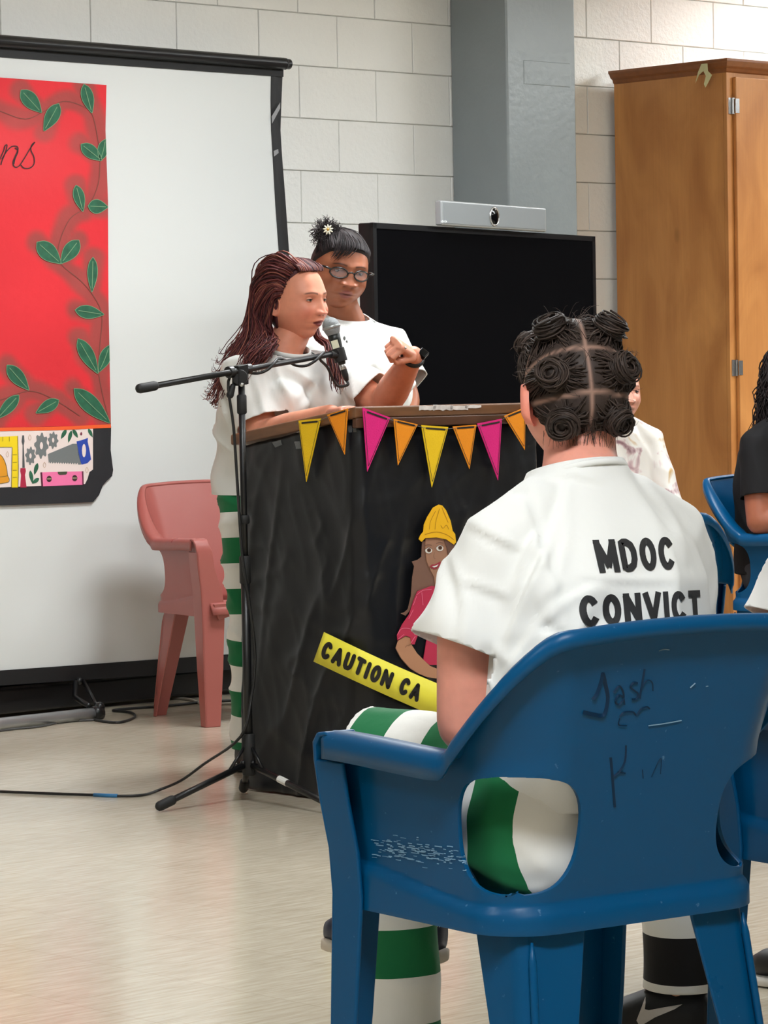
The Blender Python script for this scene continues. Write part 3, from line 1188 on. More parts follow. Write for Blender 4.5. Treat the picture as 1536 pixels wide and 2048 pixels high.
# ================================================================== TELEVISION ON A CART, VIDEO BAR
ta, tb = pt(743, 445, 11.43), pt(1188, 473, 12.90)
ztop = (ta.z + tb.z) / 2
ta.z = tb.z = 0
TU = (tb - ta).normalized()
TNn = Vector((TU.y, -TU.x, 0))
TWD = (tb - ta).length
THT = 0.97
tc_ = (ta + tb) / 2
tv = empty('television', tc_, 0, 'large black flat screen television behind the lectern', 'television')
mtvb = mat('tv_bezel', rgb(16, 16, 18), rough=0.3)
mtvs = mat('tv_glass', rgb(9, 9, 11), rough=0.10, spec=0.18)
mb = MB()
cz = ztop - THT / 2
mb.obox(tc_ - TNn * 0.03 + UZ * cz, TU * (TWD / 2), TNn * 0.028, UZ * (THT / 2))
mb.build('case', mtvb, tv, bevel=0.006)
mb = MB()
for sg in (-1, 1):
    mb.obox(tc_ + TU * sg * (TWD / 2 - 0.012) + UZ * cz, TU * 0.012, TNn * 0.006, UZ * (THT / 2))
    mb.obox(tc_ + UZ * (cz + sg * (THT / 2 - 0.010)), TU * (TWD / 2), TNn * 0.006, UZ * 0.010)
mb.build('bezel', mtvb, tv)
mb = MB()
mb.obox(tc_ + UZ * cz, TU * (TWD / 2 - 0.024), TNn * 0.002, UZ * (THT / 2 - 0.02))
mb.build('screen', mtvs, tv)
cart = empty('television_cart', tc_, 0, 'black metal wheeled cart carrying the large television', 'cart')
mb = MB()
for sg in (-1, 1):
    mb.obox(tc_ - TNn * 0.085 + TU * sg * 0.3 + UZ * 0.73, TU * 0.03, TNn * 0.025, UZ * 0.65)
mb.build('upright', mblackm, cart)
mb = MB()
for sg in (-1, 1):
    mb.obox(tc_ - TNn * 0.06 + TU * sg * 0.3 + UZ * 0.08, TU * 0.03, TNn * 0.28, UZ * 0.02)
mb.obox(tc_ - TNn * 0.085 + UZ * 0.5, TU * 0.3, TNn * 0.02, UZ * 0.03)
mb.build('base', mblackm, cart)
for sg in (-1, 1):
    for s2 in (-1, 1):
        mb = MB()
        c = tc_ - TNn * (0.06 + 0.25 * s2) + TU * sg * 0.3
        mb.tube([c + TU * -0.012 + UZ * 0.03, c + TU * 0.012 + UZ * 0.03], 0.03, 14)
        mb.build('wheel', mblackm, cart)
vb = empty('video_bar', tc_ + UZ * ztop, 0, 'silver grey video conference camera bar on top of the television', 'camera')
mbar = mat('brushed_silver', rgb(164, 168, 170), rough=0.38, metal=0.35)
mbarf = mat('silver_grille', rgb(140, 145, 148), rough=0.5, metal=0.2)


def tp(x, y, n):
    return onp(x, y, tc_ + TNn * n, TNn)


va, vb_ = tp(877, 450, 0.03), tp(1087, 468, 0.03)
vl = (vb_ - va).dot(TU)
vc = va + TU * vl / 2
vh = tp(980, 410, 0.03).z - tp(980, 459, 0.03).z
zc_ = ztop + vh / 2 + 0.002
vc.z = zc_
mb = MB()
mb.obox(vc, TU * (vl / 2), TNn * 0.015, UZ * (vh / 2))
mb.build('body', mbar, vb, bevel=0.007, seg=3)
mb = MB()
mb.obox(vc + TNn * 0.0155, TU * (vl / 2 - 0.014), TNn * 0.001, UZ * (vh / 2 - 0.008))
mb.build('front_grille', mbarf, vb, bevel=0.002)
lc = tp(988, 433, 0.0465)
LM = Matrix.Translation(lc) @ Matrix(((TU.x, 0, TNn.x, 0), (TU.y, 0, TNn.y, 0), (0, 1, 0, 0), (0, 0, 0, 1)))
mb = MB()
mb.lathe([(0.036, 0), (0.036, 0.004), (0.032, 0.006), (0.030, 0.003)], 24, LM)
mb.build('lens_ring', mchrome, vb, smooth=True)
mb = MB()
mb.lathe([(0.0305, 0.004), (0.020, 0.008), (0.009, 0.010), (0.0, 0.0105)], 20, LM)
mb.build('lens', mtvs, vb, smooth=True)
mb = MB()
for i, hgt in enumerate((0.006, 0.010, 0.006, 0.010, 0.006)):
    p = tp(882.5 + i * 2.6, 443, 0.0475)
    mb.obox(p, TU * 0.002, TNn * 0.0006, UZ * hgt / 2)
mb.build('logo_mark', mat('logo_white', rgb(236, 240, 242), rough=0.4), vb)
# ================================================================== MOULDED PLASTIC ARMCHAIRS
def plastic(name, c, scuff, spec=0.22):
    m = mat(name, c, rough=0.33, spec=spec)
    nt = m.node_tree
    b = nt.nodes['Principled BSDF']
    tc = nt.nodes.new('ShaderNodeTexCoord')
    n1 = nt.nodes.new('ShaderNodeTexNoise')
    n1.inputs['Scale'].default_value = 7
    n1.inputs['Detail'].default_value = 8
    nt.links.new(tc.outputs['Object'], n1.inputs[0])
    mr = nt.nodes.new('ShaderNodeMapRange')
    mr.inputs[1].default_value = 0.2
    mr.inputs[2].default_value = 0.8
    mr.inputs[3].default_value = 0.24
    mr.inputs[4].default_value = 0.44
    nt.links.new(n1.outputs[0], mr.inputs[0])
    nt.links.new(mr.outputs[0], b.inputs['Roughness'])
    n2 = nt.nodes.new('ShaderNodeTexNoise')
    n2.inputs['Scale'].default_value = 90
    n2.inputs['Detail'].default_value = 5
    nt.links.new(tc.outputs['Object'], n2.inputs[0])
    cr = nt.nodes.new('ShaderNodeValToRGB')
    cr.color_ramp.elements[0].position = 0.70
    cr.color_ramp.elements[0].color = (0, 0, 0, 1)
    cr.color_ramp.elements[1].position = 0.78
    cr.color_ramp.elements[1].color = (1, 1, 1, 1)
    nt.links.new(n2.outputs[0], cr.inputs[0])
    # scuffed band low on the side panels, where the chairs rub when stacked
    sx = nt.nodes.new('ShaderNodeSeparateXYZ')
    nt.links.new(tc.outputs['Object'], sx.inputs[0])
    zb = nt.nodes.new('ShaderNodeMapRange')
    zb.interpolation_type = 'SMOOTHSTEP'
    zb.inputs[1].default_value = 0.025
    zb.inputs[2].default_value = 0.0
    sb = nt.nodes.new('ShaderNodeMath')
    sb.operation = 'ADD'
    sb.inputs[1].default_value = -0.468
    nt.links.new(sx.outputs[2], sb.inputs[0])
    ab = nt.nodes.new('ShaderNodeMath')
    ab.operation = 'ABSOLUTE'
    nt.links.new(sb.outputs[0], ab.inputs[0])
    nt.links.new(ab.outputs[0], zb.inputs[0])
    xb = nt.nodes.new('ShaderNodeMath')
    xb.operation = 'LESS_THAN'
    xb.inputs[1].default_value = -0.225
    nt.links.new(sx.outputs[0], xb.inputs[0])
    yb = nt.nodes.new('ShaderNodeMapRange')
    yb.inputs[1].default_value = 0.16
    yb.inputs[2].default_value = 0.08
    nt.links.new(sx.outputs[1], yb.inputs[0])
    mp = nt.nodes.new('ShaderNodeMapping')
    mp.inputs['Scale'].default_value = (1, 2.5, 9)
    nt.links.new(tc.outputs['Object'], mp.inputs[0])
    n3 = nt.nodes.new('ShaderNodeTexNoise')
    n3.inputs['Scale'].default_value = 22
    n3.inputs['Detail'].default_value = 8
    n3.inputs['Roughness'].default_value = 0.75
    nt.links.new(mp.outputs[0], n3.inputs[0])
    c3 = nt.nodes.new('ShaderNodeMapRange')
    c3.inputs[1].default_value = 0.50
    c3.inputs[2].default_value = 0.64
    nt.links.new(n3.outputs[0], c3.inputs[0])
    cur = None
    for a_ in (zb.outputs[0], xb.outputs[0], yb.outputs[0], c3.outputs[0]):
        if cur is None:
            cur = a_
            continue
        q = nt.nodes.new('ShaderNodeMath')
        q.operation = 'MULTIPLY'
        nt.links.new(cur, q.inputs[0])
        nt.links.new(a_, q.inputs[1])
        cur = q.outputs[0]
    sm = nt.nodes.new('ShaderNodeMath')
    sm.operation = 'MAXIMUM'
    k1 = nt.nodes.new('ShaderNodeMath')
    k1.operation = 'MULTIPLY'
    k1.inputs[1].default_value = 0.5
    nt.links.new(cr.outputs[0], k1.inputs[0])
    nt.links.new(k1.outputs[0], sm.inputs[0])
    nt.links.new(cur, sm.inputs[1])
    k2 = nt.nodes.new('ShaderNodeMath')
    k2.operation = 'MULTIPLY'
    k2.inputs[1].default_value = scuff
    nt.links.new(sm.outputs[0], k2.inputs[0])
    mx = nt.nodes.new('ShaderNodeMix')
    mx.data_type = 'RGBA'
    mx.inputs[6].default_value = c
    mx.inputs[7].default_value = rgb(120, 160, 190)
    nt.links.new(k2.outputs[0], mx.inputs[0])
    nt.links.new(mx.outputs[2], b.inputs['Base Color'])
    return m


mblue = plastic('blue_plastic', rgb(0, 72, 116), 0.75)
mpinkp = plastic('dusty_pink_plastic', rgb(168, 94, 87), 0.0, 0.5)

# plan of the shell: from the left front, round the back, to the right front
SX, SYF, SYB, RC = 0.240, 0.190, -0.205, 0.080


def plan(t):
    """t in metres of arc from the middle of the back (negative = left side, x<0)"""
    s = abs(t)
    sg = -1 if t < 0 else 1
    flat = SX - RC
    arc = RC * pi / 2
    if s <= flat:
        return Vector((sg * s, SYB, 0)), Vector((0, -1, 0))
    if s <= flat + arc:
        a = (s - flat) / RC
        return Vector((sg * (flat + RC * sin(a)), SYB + RC * (1 - cos(a)), 0)), Vector((sg * sin(a), -cos(a), 0))
    return Vector((sg * SX, SYB + RC + (s - flat - arc), 0)), Vector((sg, 0, 0))


FLAT, ARC = SX - RC, RC * pi / 2
TMAX = FLAT + ARC + (SYF - (SYB + RC))
Z_ARM, Z_BACK, Z_BOT = 0.640, 0.822, 0.380


def ztop_of(t):
    s = abs(t)
    k = ss(FLAT + ARC + 0.020, FLAT + 0.018, s)
    crown = 0.012 * (1 - (s / (FLAT + 0.05)) ** 2) if s < FLAT + 0.05 else 0
    return Z_ARM + 0.008 * ss(FLAT + ARC, TMAX, s) + (Z_BACK - Z_ARM) * k + crown


def shell_pt(t, z, off=0.0):
    p, n = plan(t)
    rise = max(0.0, z - 0.43)
    back = max(0.0, -n.y)
    lean = 0.20 * rise + 0.16 * rise * rise
    side = abs(n.x)
    flare = 0.06 * rise * side
    out = Vector((n.x * flare, -lean * back ** 1.2, 0))
    if abs(t) < FLAT + ARC and z > Z_ARM:       # upper corners spread outwards
        sp_ = (z - Z_ARM) * 0.28 * (abs(t) / (FLAT + ARC))
        out.x += sp_ * (1 if t > 0 else -1)
    return Vector((p.x, p.y, z)) + out + n * off


HC_T, HC_Z, HR_T, HR_Z = 0.222, 0.527, 0.090, 0.088       # corner openings


def make_chair(name, m, loc, rz, label, cat='chair', group=None):
    e = empty(name, loc, rz, label, cat, group)
    M = e.matrix_world
    nt_, nz_ = 150, 46
    vs_, fs_ = [], []
    ts = [-TMAX + 2 * TMAX * i / nt_ for i in range(nt_ + 1)]
    grid = []
    for t in ts:
        zt_ = ztop_of(t)
        grid.append([(t, Z_BOT + (zt_ - Z_BOT) * j / nz_) for j in range(nz_ + 1)])

    def inside(t, z):
        a = abs(abs(t) - HC_T) / HR_T
        q = abs(z - HC_Z) / HR_Z
        return a ** 2.6 + q ** 2.6

    G = [[None] * (nz_ + 1) for _ in ts]
    keep = [[inside(*grid[i][j]) > 1 for j in range(nz_ + 1)] for i in range(nt_ + 1)]
    for i in range(nt_ + 1):
        for j in range(nz_ + 1):
            t, z = grid[i][j]
            if not keep[i][j]:
                # snap to the edge of the opening when a neighbour stays
                nb = any(0 <= i + a < nt_ + 1 and 0 <= j + b_ < nz_ + 1 and keep[i + a][j + b_] for a in (-1, 0, 1) for b_ in (-1, 0, 1))
                if not nb:
                    continue
                v = max(inside(t, z), 1e-4) ** (1 / 2.6)
                sg = -1 if t < 0 else 1
                t = sg * (HC_T + (abs(t) - HC_T) / v)
                z = HC_Z + (z - HC_Z) / v
            # recess of the side panel, small ledge at the seat line
            zl = 0.412 + 0.035 * ss(FLAT + ARC * 0.8, TMAX, abs(t))
            led = 0.010 * (1 - ss(zl - 0.006, zl + 0.008, z))
            G[i][j] = len(vs_)
            vs_.append(M @ shell_pt(t, z, led))
    for i in range(nt_):
        for j in range(nz_):
            q = (G[i][j], G[i + 1][j], G[i + 1][j + 1], G[i][j + 1])
            if None in q:
                continue
            kk = (keep[i][j], keep[i + 1][j], keep[i + 1][j + 1], keep[i][j + 1])
            if not any(kk):
                continue
            fs_.append(q)
    mb = MB()
    mb.add(vs_, fs_)
    sh = mb.build('shell', m, e, smooth=True, weld=1e-5)
    so = sh.modifiers.new('s', 'SOLIDIFY')
    so.thickness = 0.007
    so.offset = 1.0
    bv = sh.modifiers.new('b', 'BEVEL')
    bv.width = 0.002
    bv.segments = 2
    bv.limit_method = 'ANGLE'
    bv.angle_limit = radians(50)
    # rim: a rolled flange running along the arms and over the back
    mb = MB()
    vs_, fs_ = [], []
    N = 130
    prof_n = 7
    for i in range(N + 1):
        t = -TMAX + 2 * TMAX * i / N
        zt_ = ztop_of(t)
        p = shell_pt(t, zt_)
        _, n = plan(t)
        armk = ss(FLAT * 0.9, FLAT + ARC + 0.05, abs(t))          # 1 on the arms, 0 on the back
        w = 0.020 + 0.026 * armk
        lip = 0.020 + 0.016 * armk
        wi = 0.004 + 0.006 * armk
        slope = (ztop_of(t + 0.004) - ztop_of(t - 0.004)) / 0.008
        upn = Vector((0, 0, 1))
        prf = [(-wi, -0.004), (-wi * 0.3, 0.004), (w * 0.45, 0.006), (w * 0.85, 0.003), (w, -0.006), (w * 1.0, -lip), (w * 0.90, -lip), (w * 0.86, -0.010), (0.0, -0.006)]
        for a, h_ in prf:
            vs_.append(M @ (p + n * a + upn * h_))
    K = 9
    for i in range(N):
        for k in range(K):
            fs_.append((i * K + k, i * K + (k + 1) % K, (i + 1) * K + (k + 1) % K, (i + 1) * K + k))
    fs_.append(tuple(range(K)))
    fs_.append(tuple(reversed([N * K + k for k in range(K)])))
    mb.add(vs_, fs_)
    mb.build('arm_rim', m, e, smooth=True, bevel=0.0)
    # front curl of each arm running down into the leg
    for sg in (-1, 1):
        mb = MB()
        xi = shell_pt(sg * TMAX, Z_ARM).x
        zt_ = ztop_of(TMAX)
        zs = [(SYF - 0.006, zt_ + 0.006), (SYF + 0.016, zt_ + 0.003), (SYF + 0.030, zt_ - 0.012), (SYF + 0.034, zt_ - 0.04), (SYF + 0.030, zt_ - 0.10),
              (SYF + 0.024, 0.47), (SYF + 0.022, 0.40), (SYF + 0.030, 0.20), (SYF + 0.040, 0.0)]
        xin = [xi - sg * 0.012, xi - sg * 0.012, xi - sg * 0.010, sg * (SX - 0.010), sg * (SX - 0.020), sg * (SX - 0.050), sg * (SX - 0.060), sg * (SX - 0.045), sg * (SX - 0.025)]
        xou = [sg * (SX + q) for q in (0.056, 0.057, 0.056, 0.052, 0.046, 0.034, 0.030, 0.032, 0.034)]
        vs_ = []
        for (y, z), a, c in zip(zs, xin, xou):
            vs_ += [M @ Vector((a, y, z)), M @ Vector((c, y, z)), M @ Vector((c, y - 0.008, z - 0.006 if z > 0.5 else z)), M @ Vector((a, y - 0.008, z - 0.006 if z > 0.5 else z))]
        n_ = len(zs)
        fs_ = [(i * 4 + k, i * 4 + (k + 1) % 4, (i + 1) * 4 + (k + 1) % 4, (i + 1) * 4 + k) for i in range(n_ - 1) for k in range(4)]
        fs_ += [(0, 1, 2, 3), tuple((n_ - 1) * 4 + k for k in (3, 2, 1, 0))]
        mb.add(vs_, fs_)
        # side flange of the front leg
        vs_ = []
        for (y, z), c in list(zip(zs, xou))[3:]:
            d = 0.072 if z > 0.35 else 0.046 + 0.026 * z / 0.35
            vs_ += [M @ Vector((c, y, z)), M @ Vector((c - sg * 0.004, y - d, z)), M @ Vector((c - sg * 0.012, y - d, z)), M @ Vector((c - sg * 0.008, y, z))]
        n_ = len(zs) - 3
        fs_ = [(i * 4 + k, i * 4 + (k + 1) % 4, (i + 1) * 4 + (k + 1) % 4, (i + 1) * 4 + k) for i in range(n_ - 1) for k in range(4)]
        fs_ += [(0, 1, 2, 3), tuple((n_ - 1) * 4 + k for k in (3, 2, 1, 0))]
        mb.add(vs_, fs_)
        mb.build('front_leg', m, e, smooth=False, bevel=0.003)
    # back legs: a folded plate with a ridge, tapering and splaying backwards
    for sg in (-1, 1):
        mb = MB()
        vs_ = []
        lv = [0.435, 0.39, 0.33, 0.22, 0.10, 0.0]
        for z in lv:
            k = 1 - z / 0.435
            wa = 0.120 - 0.060 * k        # back-facing flange
            wb = 0.120 - 0.078 * k        # side-facing flange
            if z > 0.41:
                wa += 0.012
                wb += 0.02
            cx, cy = SX - 0.030 + 0.030 * k, SYB + 0.012 - 0.060 * k
            C = Vector((sg * cx, cy, z))
            a = C + Vector((-sg * wa, -0.004, 0))
            r1 = C + Vector((-sg * 0.030, 0, 0))
            r2 = C + Vector((-sg * 0.010, 0.004, 0))
            r3 = C + Vector((0, 0.016, 0))
            r4 = C + Vector((sg * 0.002, 0.034, 0))
            c = C + Vector((sg * 0.006, wb, 0))
            outl = [a, r1, r2, r3, r4, c]
            inn = [p + Vector((-sg * 0.006 * j / 5, 0.007 * (5 - j) / 5, 0)) for j, p in enumerate(outl)]
            vs_ += [M @ p for p in outl + inn[::-1]]
        K = 12
        fs_ = [(i * K + k, i * K + (k + 1) % K, (i + 1) * K + (k + 1) % K, (i + 1) * K + k) for i in range(len(lv) - 1) for k in range(K)]
        fs_ += [tuple(range(K)), tuple(reversed([(len(lv) - 1) * K + k for k in range(K)]))]
        mb.add(vs_, fs_)
        mb.build('back_leg', m, e, smooth=False, bevel=0.003)
        # small moulded ridge on the leg
        mb = MB()
        P = []
        for z in (0.37, 0.34, 0.2, 0.03):
            k = 1 - z / 0.435
            P.append(M @ Vector((sg * (SX - 0.030 + 0.030 * k - 0.012), SYB + 0.008 - 0.060 * k, z)))
        mb.tube(P, [0.002, 0.006, 0.006, 0.004], 8)
        mb.build('leg_ridge', m, e, smooth=True)
    # seat
    mb = MB()
    vs_, fs_ = [], []
    nx_, ny_ = 16, 18
    for j in range(ny_ + 1):
        fy = j / ny_
        for i in range(nx_ + 1):
            fx = -1 + 2 * i / nx_
            y = SYB + 0.004 + (SYF + 0.045 - SYB) * fy
            z = 0.405 + 0.036 * fy - 0.012 * (1 - fx * fx) * sin(pi * min(1, fy * 1.05))
            if fy > 0.9:
                z -= 0.05 * ((fy - 0.9) / 0.1) ** 2
            hw = SX - 0.001
            d = y - SYB
            if d < RC:
                hw = FLAT + sqrt(max(0, RC * RC - (RC - d) ** 2)) - 0.001
            vs_.append(M @ Vector((fx * hw, y, z)))
    for j in range(ny_):
        for i in range(nx_):
            k = j * (nx_ + 1) + i
            fs_.append((k, k + 1, k + nx_ + 2, k + nx_ + 1))
    mb.add(vs_, fs_)
    st = mb.build('seat', m, e, smooth=True)
    so = st.modifiers.new('s', 'SOLIDIFY')
    so.thickness = 0.007
    so.offset = -1
    # front apron
    mb = MB()
    mb.add([M @ Vector(p) for p in [(-SX + 0.01, SYF + 0.036, 0.425), (SX - 0.01, SYF + 0.036, 0.425), (SX - 0.03, SYF + 0.030, 0.37), (0.1, SYF + 0.03, 0.395), (-0.1, SYF + 0.03, 0.395), (-SX + 0.03, SYF + 0.030, 0.37),
                                    (-SX + 0.01, SYF + 0.028, 0.425), (SX - 0.01, SYF + 0.028, 0.425), (SX - 0.03, SYF + 0.022, 0.37), (0.1, SYF + 0.022, 0.395), (-0.1, SYF + 0.022, 0.395), (-SX + 0.03, SYF + 0.022, 0.37)]],
           [(0, 1, 2, 3, 4, 5), (11, 10, 9, 8, 7, 6), (0, 6, 7, 1), (1, 7, 8, 2), (2, 8, 9, 3), (3, 9, 10, 4), (4, 10, 11, 5), (5, 11, 6, 0)])
    mb.build('front_apron', m, e)
    return e


CA = radians(35)                       # the front row faces left and away
CH1 = Vector((0.251, 4.90, 0))
RV = Vector((cos(CA), sin(CA), 0))
FV = Vector((-sin(CA), cos(CA), 0))
chair1 = make_chair('plastic_armchair', mblue, CH1, CA, 'blue plastic armchair in the foreground with pen scribbles on its back', group='blue plastic armchairs')
CH2 = CH1 + RV * 0.77
chair2 = make_chair('plastic_armchair', mblue, CH2, CA, 'blue plastic armchair cut by the right edge beside the scribbled chair', group='blue plastic armchairs')
# the pink chair by the screen
fr = flo(428, 1455)
rz_p = radians(211)
R_ = Matrix.Rotation(rz_p, 3, 'Z')
pinkloc = fr - R_ @ Vector((0.245, 0.235, 0))
chair3 = make_chair('plastic_armchair', mpinkp, pinkloc, rz_p, 'dusty pink plastic armchair standing empty before the projection screen')
# ================================================================== LECTERN
la, lb = flo(640, 1598), flo(500, 1577)
SD = (lb - la).normalized()                       # along the side, front -> rear
FD = Vector((-SD.y, SD.x, 0))
if FD.x < 0:
    FD = -FD                                      # along the front, to the right
for k in range(0, 600):
    q = la - SD * k / 1000
    if project(q)[0] >= 728:
        break
LC = q.copy()                                     # front left corner on the floor
for k in range(100, 1200):
    q = LC + SD * k / 1000
    if project(q)[0] <= 503:
        break
LD = k / 1000
LW = 0.66
FNn, SNn = -SD, -FD                               # outward normals of front and left side


def lp(s, w, z):
    """s along depth from the front, w along the width from the left corner"""
    return LC + SD * s + FD * w + UZ * z


def fpx(x, y, n=0.0):
    return onp(x, y, LC + FNn * n, FNn)


def spx(x, y, n=0.0):
    return onp(x, y, LC + SNn * n, SNn)


moak = mat('lectern_wood', rgb(114, 76, 48), rough=0.4, noise_scale=9, noise_amt=0.22, stretch=(1, 1, 5))
moakd = mat('lectern_moulding_wood', rgb(84, 52, 34), rough=0.4, noise_scale=9, noise_amt=0.2)
lec = empty('lectern', lp(LD / 2, LW / 2, 0), 0, 'wooden lectern with a sloping brown top under the black plastic sheet', 'lectern')
zf = fpx(880, 809, 0.03).z
zr_ = spx(462, 869, 0.03).z
TH = 0.032
OV = 0.03
mb = MB()
for (s, z) in ((-OV, zf), (LD + OV, zr_)):
    pass
P = [lp(-OV, -OV, zf - TH), lp(-OV, LW + OV, zf - TH), lp(LD + OV, LW + OV, zr_ - TH), lp(LD + OV, -OV, zr_ - TH),
     lp(-OV, -OV, zf), lp(-OV, LW + OV, zf), lp(LD + OV, LW + OV, zr_), lp(LD + OV, -OV, zr_)]
mb.hexa(P)
mb.build('desk_top', moak, lec, bevel=0.006, seg=2)
mb = MB()
mb.obox(lp(-OV + 0.010, LW / 2, zf - TH - 0.014), FD * (LW / 2 + OV - 0.004), SD * 0.010, UZ * 0.014)
mb.build('front_moulding', moakd, lec, bevel=0.004)
for nm, c, ex in (('front_panel', lp(0.02, LW / 2, (zf - TH) / 2 - 0.01), (FD * (LW / 2 - 0.012), SD * 0.01, UZ * ((zf - TH) / 2 - 0.012))),
                  ('side_panel', lp(LD / 2, 0.02, (zr_ - TH) / 2 - 0.004), (FD * 0.009, SD * (LD / 2 - 0.035), UZ * ((zr_ - TH) / 2 - 0.006))),
                  ('side_panel', lp(LD / 2, LW - 0.02, (zr_ - TH) / 2 - 0.004), (FD * 0.009, SD * (LD / 2 - 0.035), UZ * ((zr_ - TH) / 2 - 0.006))),
                  ('shelf', lp(LD / 2, LW / 2, 0.55), (FD * (LW / 2 - 0.035), SD * (LD / 2 - 0.035), UZ * 0.01))):
    mb = MB()
    mb.obox(c, *ex)
    mb.build(nm, moak, lec)
mlab = mat('worn_sticker', rgb(222, 212, 206), rough=0.6, noise_scale=40, noise_amt=0.25)
for (x0, x1, y0, y1) in ((838, 872, 812, 821), (866, 905, 810, 820), (900, 936, 811, 819), (930, 962, 811, 816)):
    mb = MB()
    xs = np.linspace(x0, x1, 7)
    up = [fpx(x, y0 + random.uniform(-1.2, 1.2), OV + 0.001) for x in xs]
    dn = [fpx(x, y1 + random.uniform(-1.5, 1.5), OV + 0.001) for x in xs]
    mb.prism(up + dn[::-1], FNn, 0.0008)
    mb.build('sticker_remnant', mlab, lec)

# ---- black plastic sheet wrapped round it
mplast = mat('black_plastic_sheet', rgb(21, 22, 26), rough=0.36, spec=0.4, bump=0.10, bump_scale=14, stretch=(1, 1, 0.6))
Z1 = zf - TH - 0.026


def drape_pt(a, z):
    """a: metres along left side (rear->front), front, right side"""
    L1, L2, L3 = LD, LW, LD
    k = 1 - z / 1.07
    R = 0.012 + 0.055 * k
    sw = 0.004 + 0.014 * k
    if a < L1:
        s, w = L1 - a, 0.0
        n = SNn
        d = min(1.0, (L1 - a) / R) if R > 0 else 1
        blend = 1 - d
        n2 = FNn
    elif a < L1 + L2:
        s, w = 0.0, a - L1
        n = FNn
        d = min((a - L1) / R, (L1 + L2 - a) / R, 1.0)
        blend = 1 - d
        n2 = SNn if a - L1 < L2 / 2 else -SNn
    else:
        s, w = a - L1 - L2, L2
        n = -SNn
        blend = 1 - min(1.0, s / R)
        n2 = FNn
    bl = blend * blend * 0.29
    p = lp(s, w, z) + n * sw - (n + n2) * (bl * R)
    f = 0.011 * noise.noise((a * 5.5 + z * 1.6, z * 1.2, 3.1)) * (0.35 + k)
    rg = 1 - abs(noise.noise((a * 8 - z * 2.2, z * 1.6 + 7, 9.2)))
    f += 0.012 * (rg ** 8) * (0.2 + 0.9 * k)
    rg2 = 1 - abs(noise.noise((a * 15 + z * 5.0, z * 4.0, 1.7)))
    f += 0.0018 * rg2 ** 6
    rg3 = 1 - abs(noise.noise((a * 3.2 + z * 6.5, z * 9.0 - a * 4, 5.5)))
    f += 0.004 * rg3 ** 6
    return p + (n + n2 * blend * 0.5).normalized() * (f + 0.004)


NA, NZ = 200, 90
mb = MB()
vs_ = []
for j in range(NZ + 1):
    for i in range(NA + 1):
        a = (2 * LD + LW) * i / NA
        if a < LD:
            s = LD - a
            zt_ = zf + (zr_ - zf) * (s / LD) - TH - 0.002
        elif a < LD + LW:
            zt_ = Z1
        else:
            zt_ = zf + (zr_ - zf) * ((a - LD - LW) / LD) - TH - 0.002
        zt_ -= 0.012 * abs(noise.noise((a * 7, 2, 2)))
        z0_ = 0.006 + 0.022 * max(0, noise.noise((a * 3, 8, 1)))
        z = z0_ + (zt_ - z0_) * j / NZ
        vs_.append(drape_pt(a, z))
mb.add(vs_, [(j * (NA + 1) + i, j * (NA + 1) + i + 1, (j + 1) * (NA + 1) + i + 1, (j + 1) * (NA + 1) + i) for j in range(NZ) for i in range(NA)])
drape = mb.build('plastic_sheet', mplast, None, smooth=True)
so = drape.modifiers.new('s', 'SOLIDIFY')
so.thickness = 0.001
so.offset = -1
tag(drape, 'creased black plastic sheet draped round the front and sides of the lectern', 'plastic sheet')
D_BVH = bvh_of(drape)
mclear = mat('clear_tape', rgb(120, 122, 124), rough=0.2, spec=0.6, alpha=0.55)
for q in ([(545, 885), (563, 880), (566, 889), (552, 895)], [(590, 883), (602, 882), (604, 897), (594, 898)], [(592, 845), (600, 843), (601, 866), (593, 866)], [(697, 851), (713, 850), (713, 864), (699, 865)]):
    pts = [hit(D_BVH, x, y, 0.003) or spx(x, y, OV + 0.003) for x, y in q]
    mb = MB()
    mb.add(pts, [(0, 1, 2, 3)])
    o = mb.build('tape_piece', mclear, drape)

# ---- bunting
mfy = mat('felt_yellow', rgb(250, 204, 14), rough=0.8, bump=0.2, bump_scale=300)
mfo = mat('felt_orange', rgb(250, 150, 14), rough=0.8, bump=0.2, bump_scale=300)
mfp = mat('felt_pink', rgb(232, 26, 128), rough=0.8, bump=0.2, bump_scale=300)
mfink = mat('black_marker', rgb(30, 26, 20), rough=0.7)
flags = [((597.9, 841), (642.6, 836.7), (613.4, 963.7), mfy, 's'), ((655, 829.6), (696.6, 816.3), (690, 909), mfo, 's'), ((724.5, 815), (779.8, 835), (734, 943), mfp, 'f'),
         ((786.5, 837.5), (834.7, 848.6), (795.3, 930.5), mfo, 'f'), ((841.8, 850), (895.8, 854), (863, 974.8), mfy, 'f'), ((904.6, 853), (952, 849.5), (938.3, 938), mfo, 'f'),
         ((953.3, 847.3), (1003, 837.5), (995.4, 960.6), mfp, 'f'), ((1007.3, 832), (1050, 815), (1049, 900), mfo, 'f')]
bun = empty('bunting', fpx(860, 860, OV), 0, 'pennant bunting of yellow, orange and pink felt along the lectern edge', 'bunting')
string = []
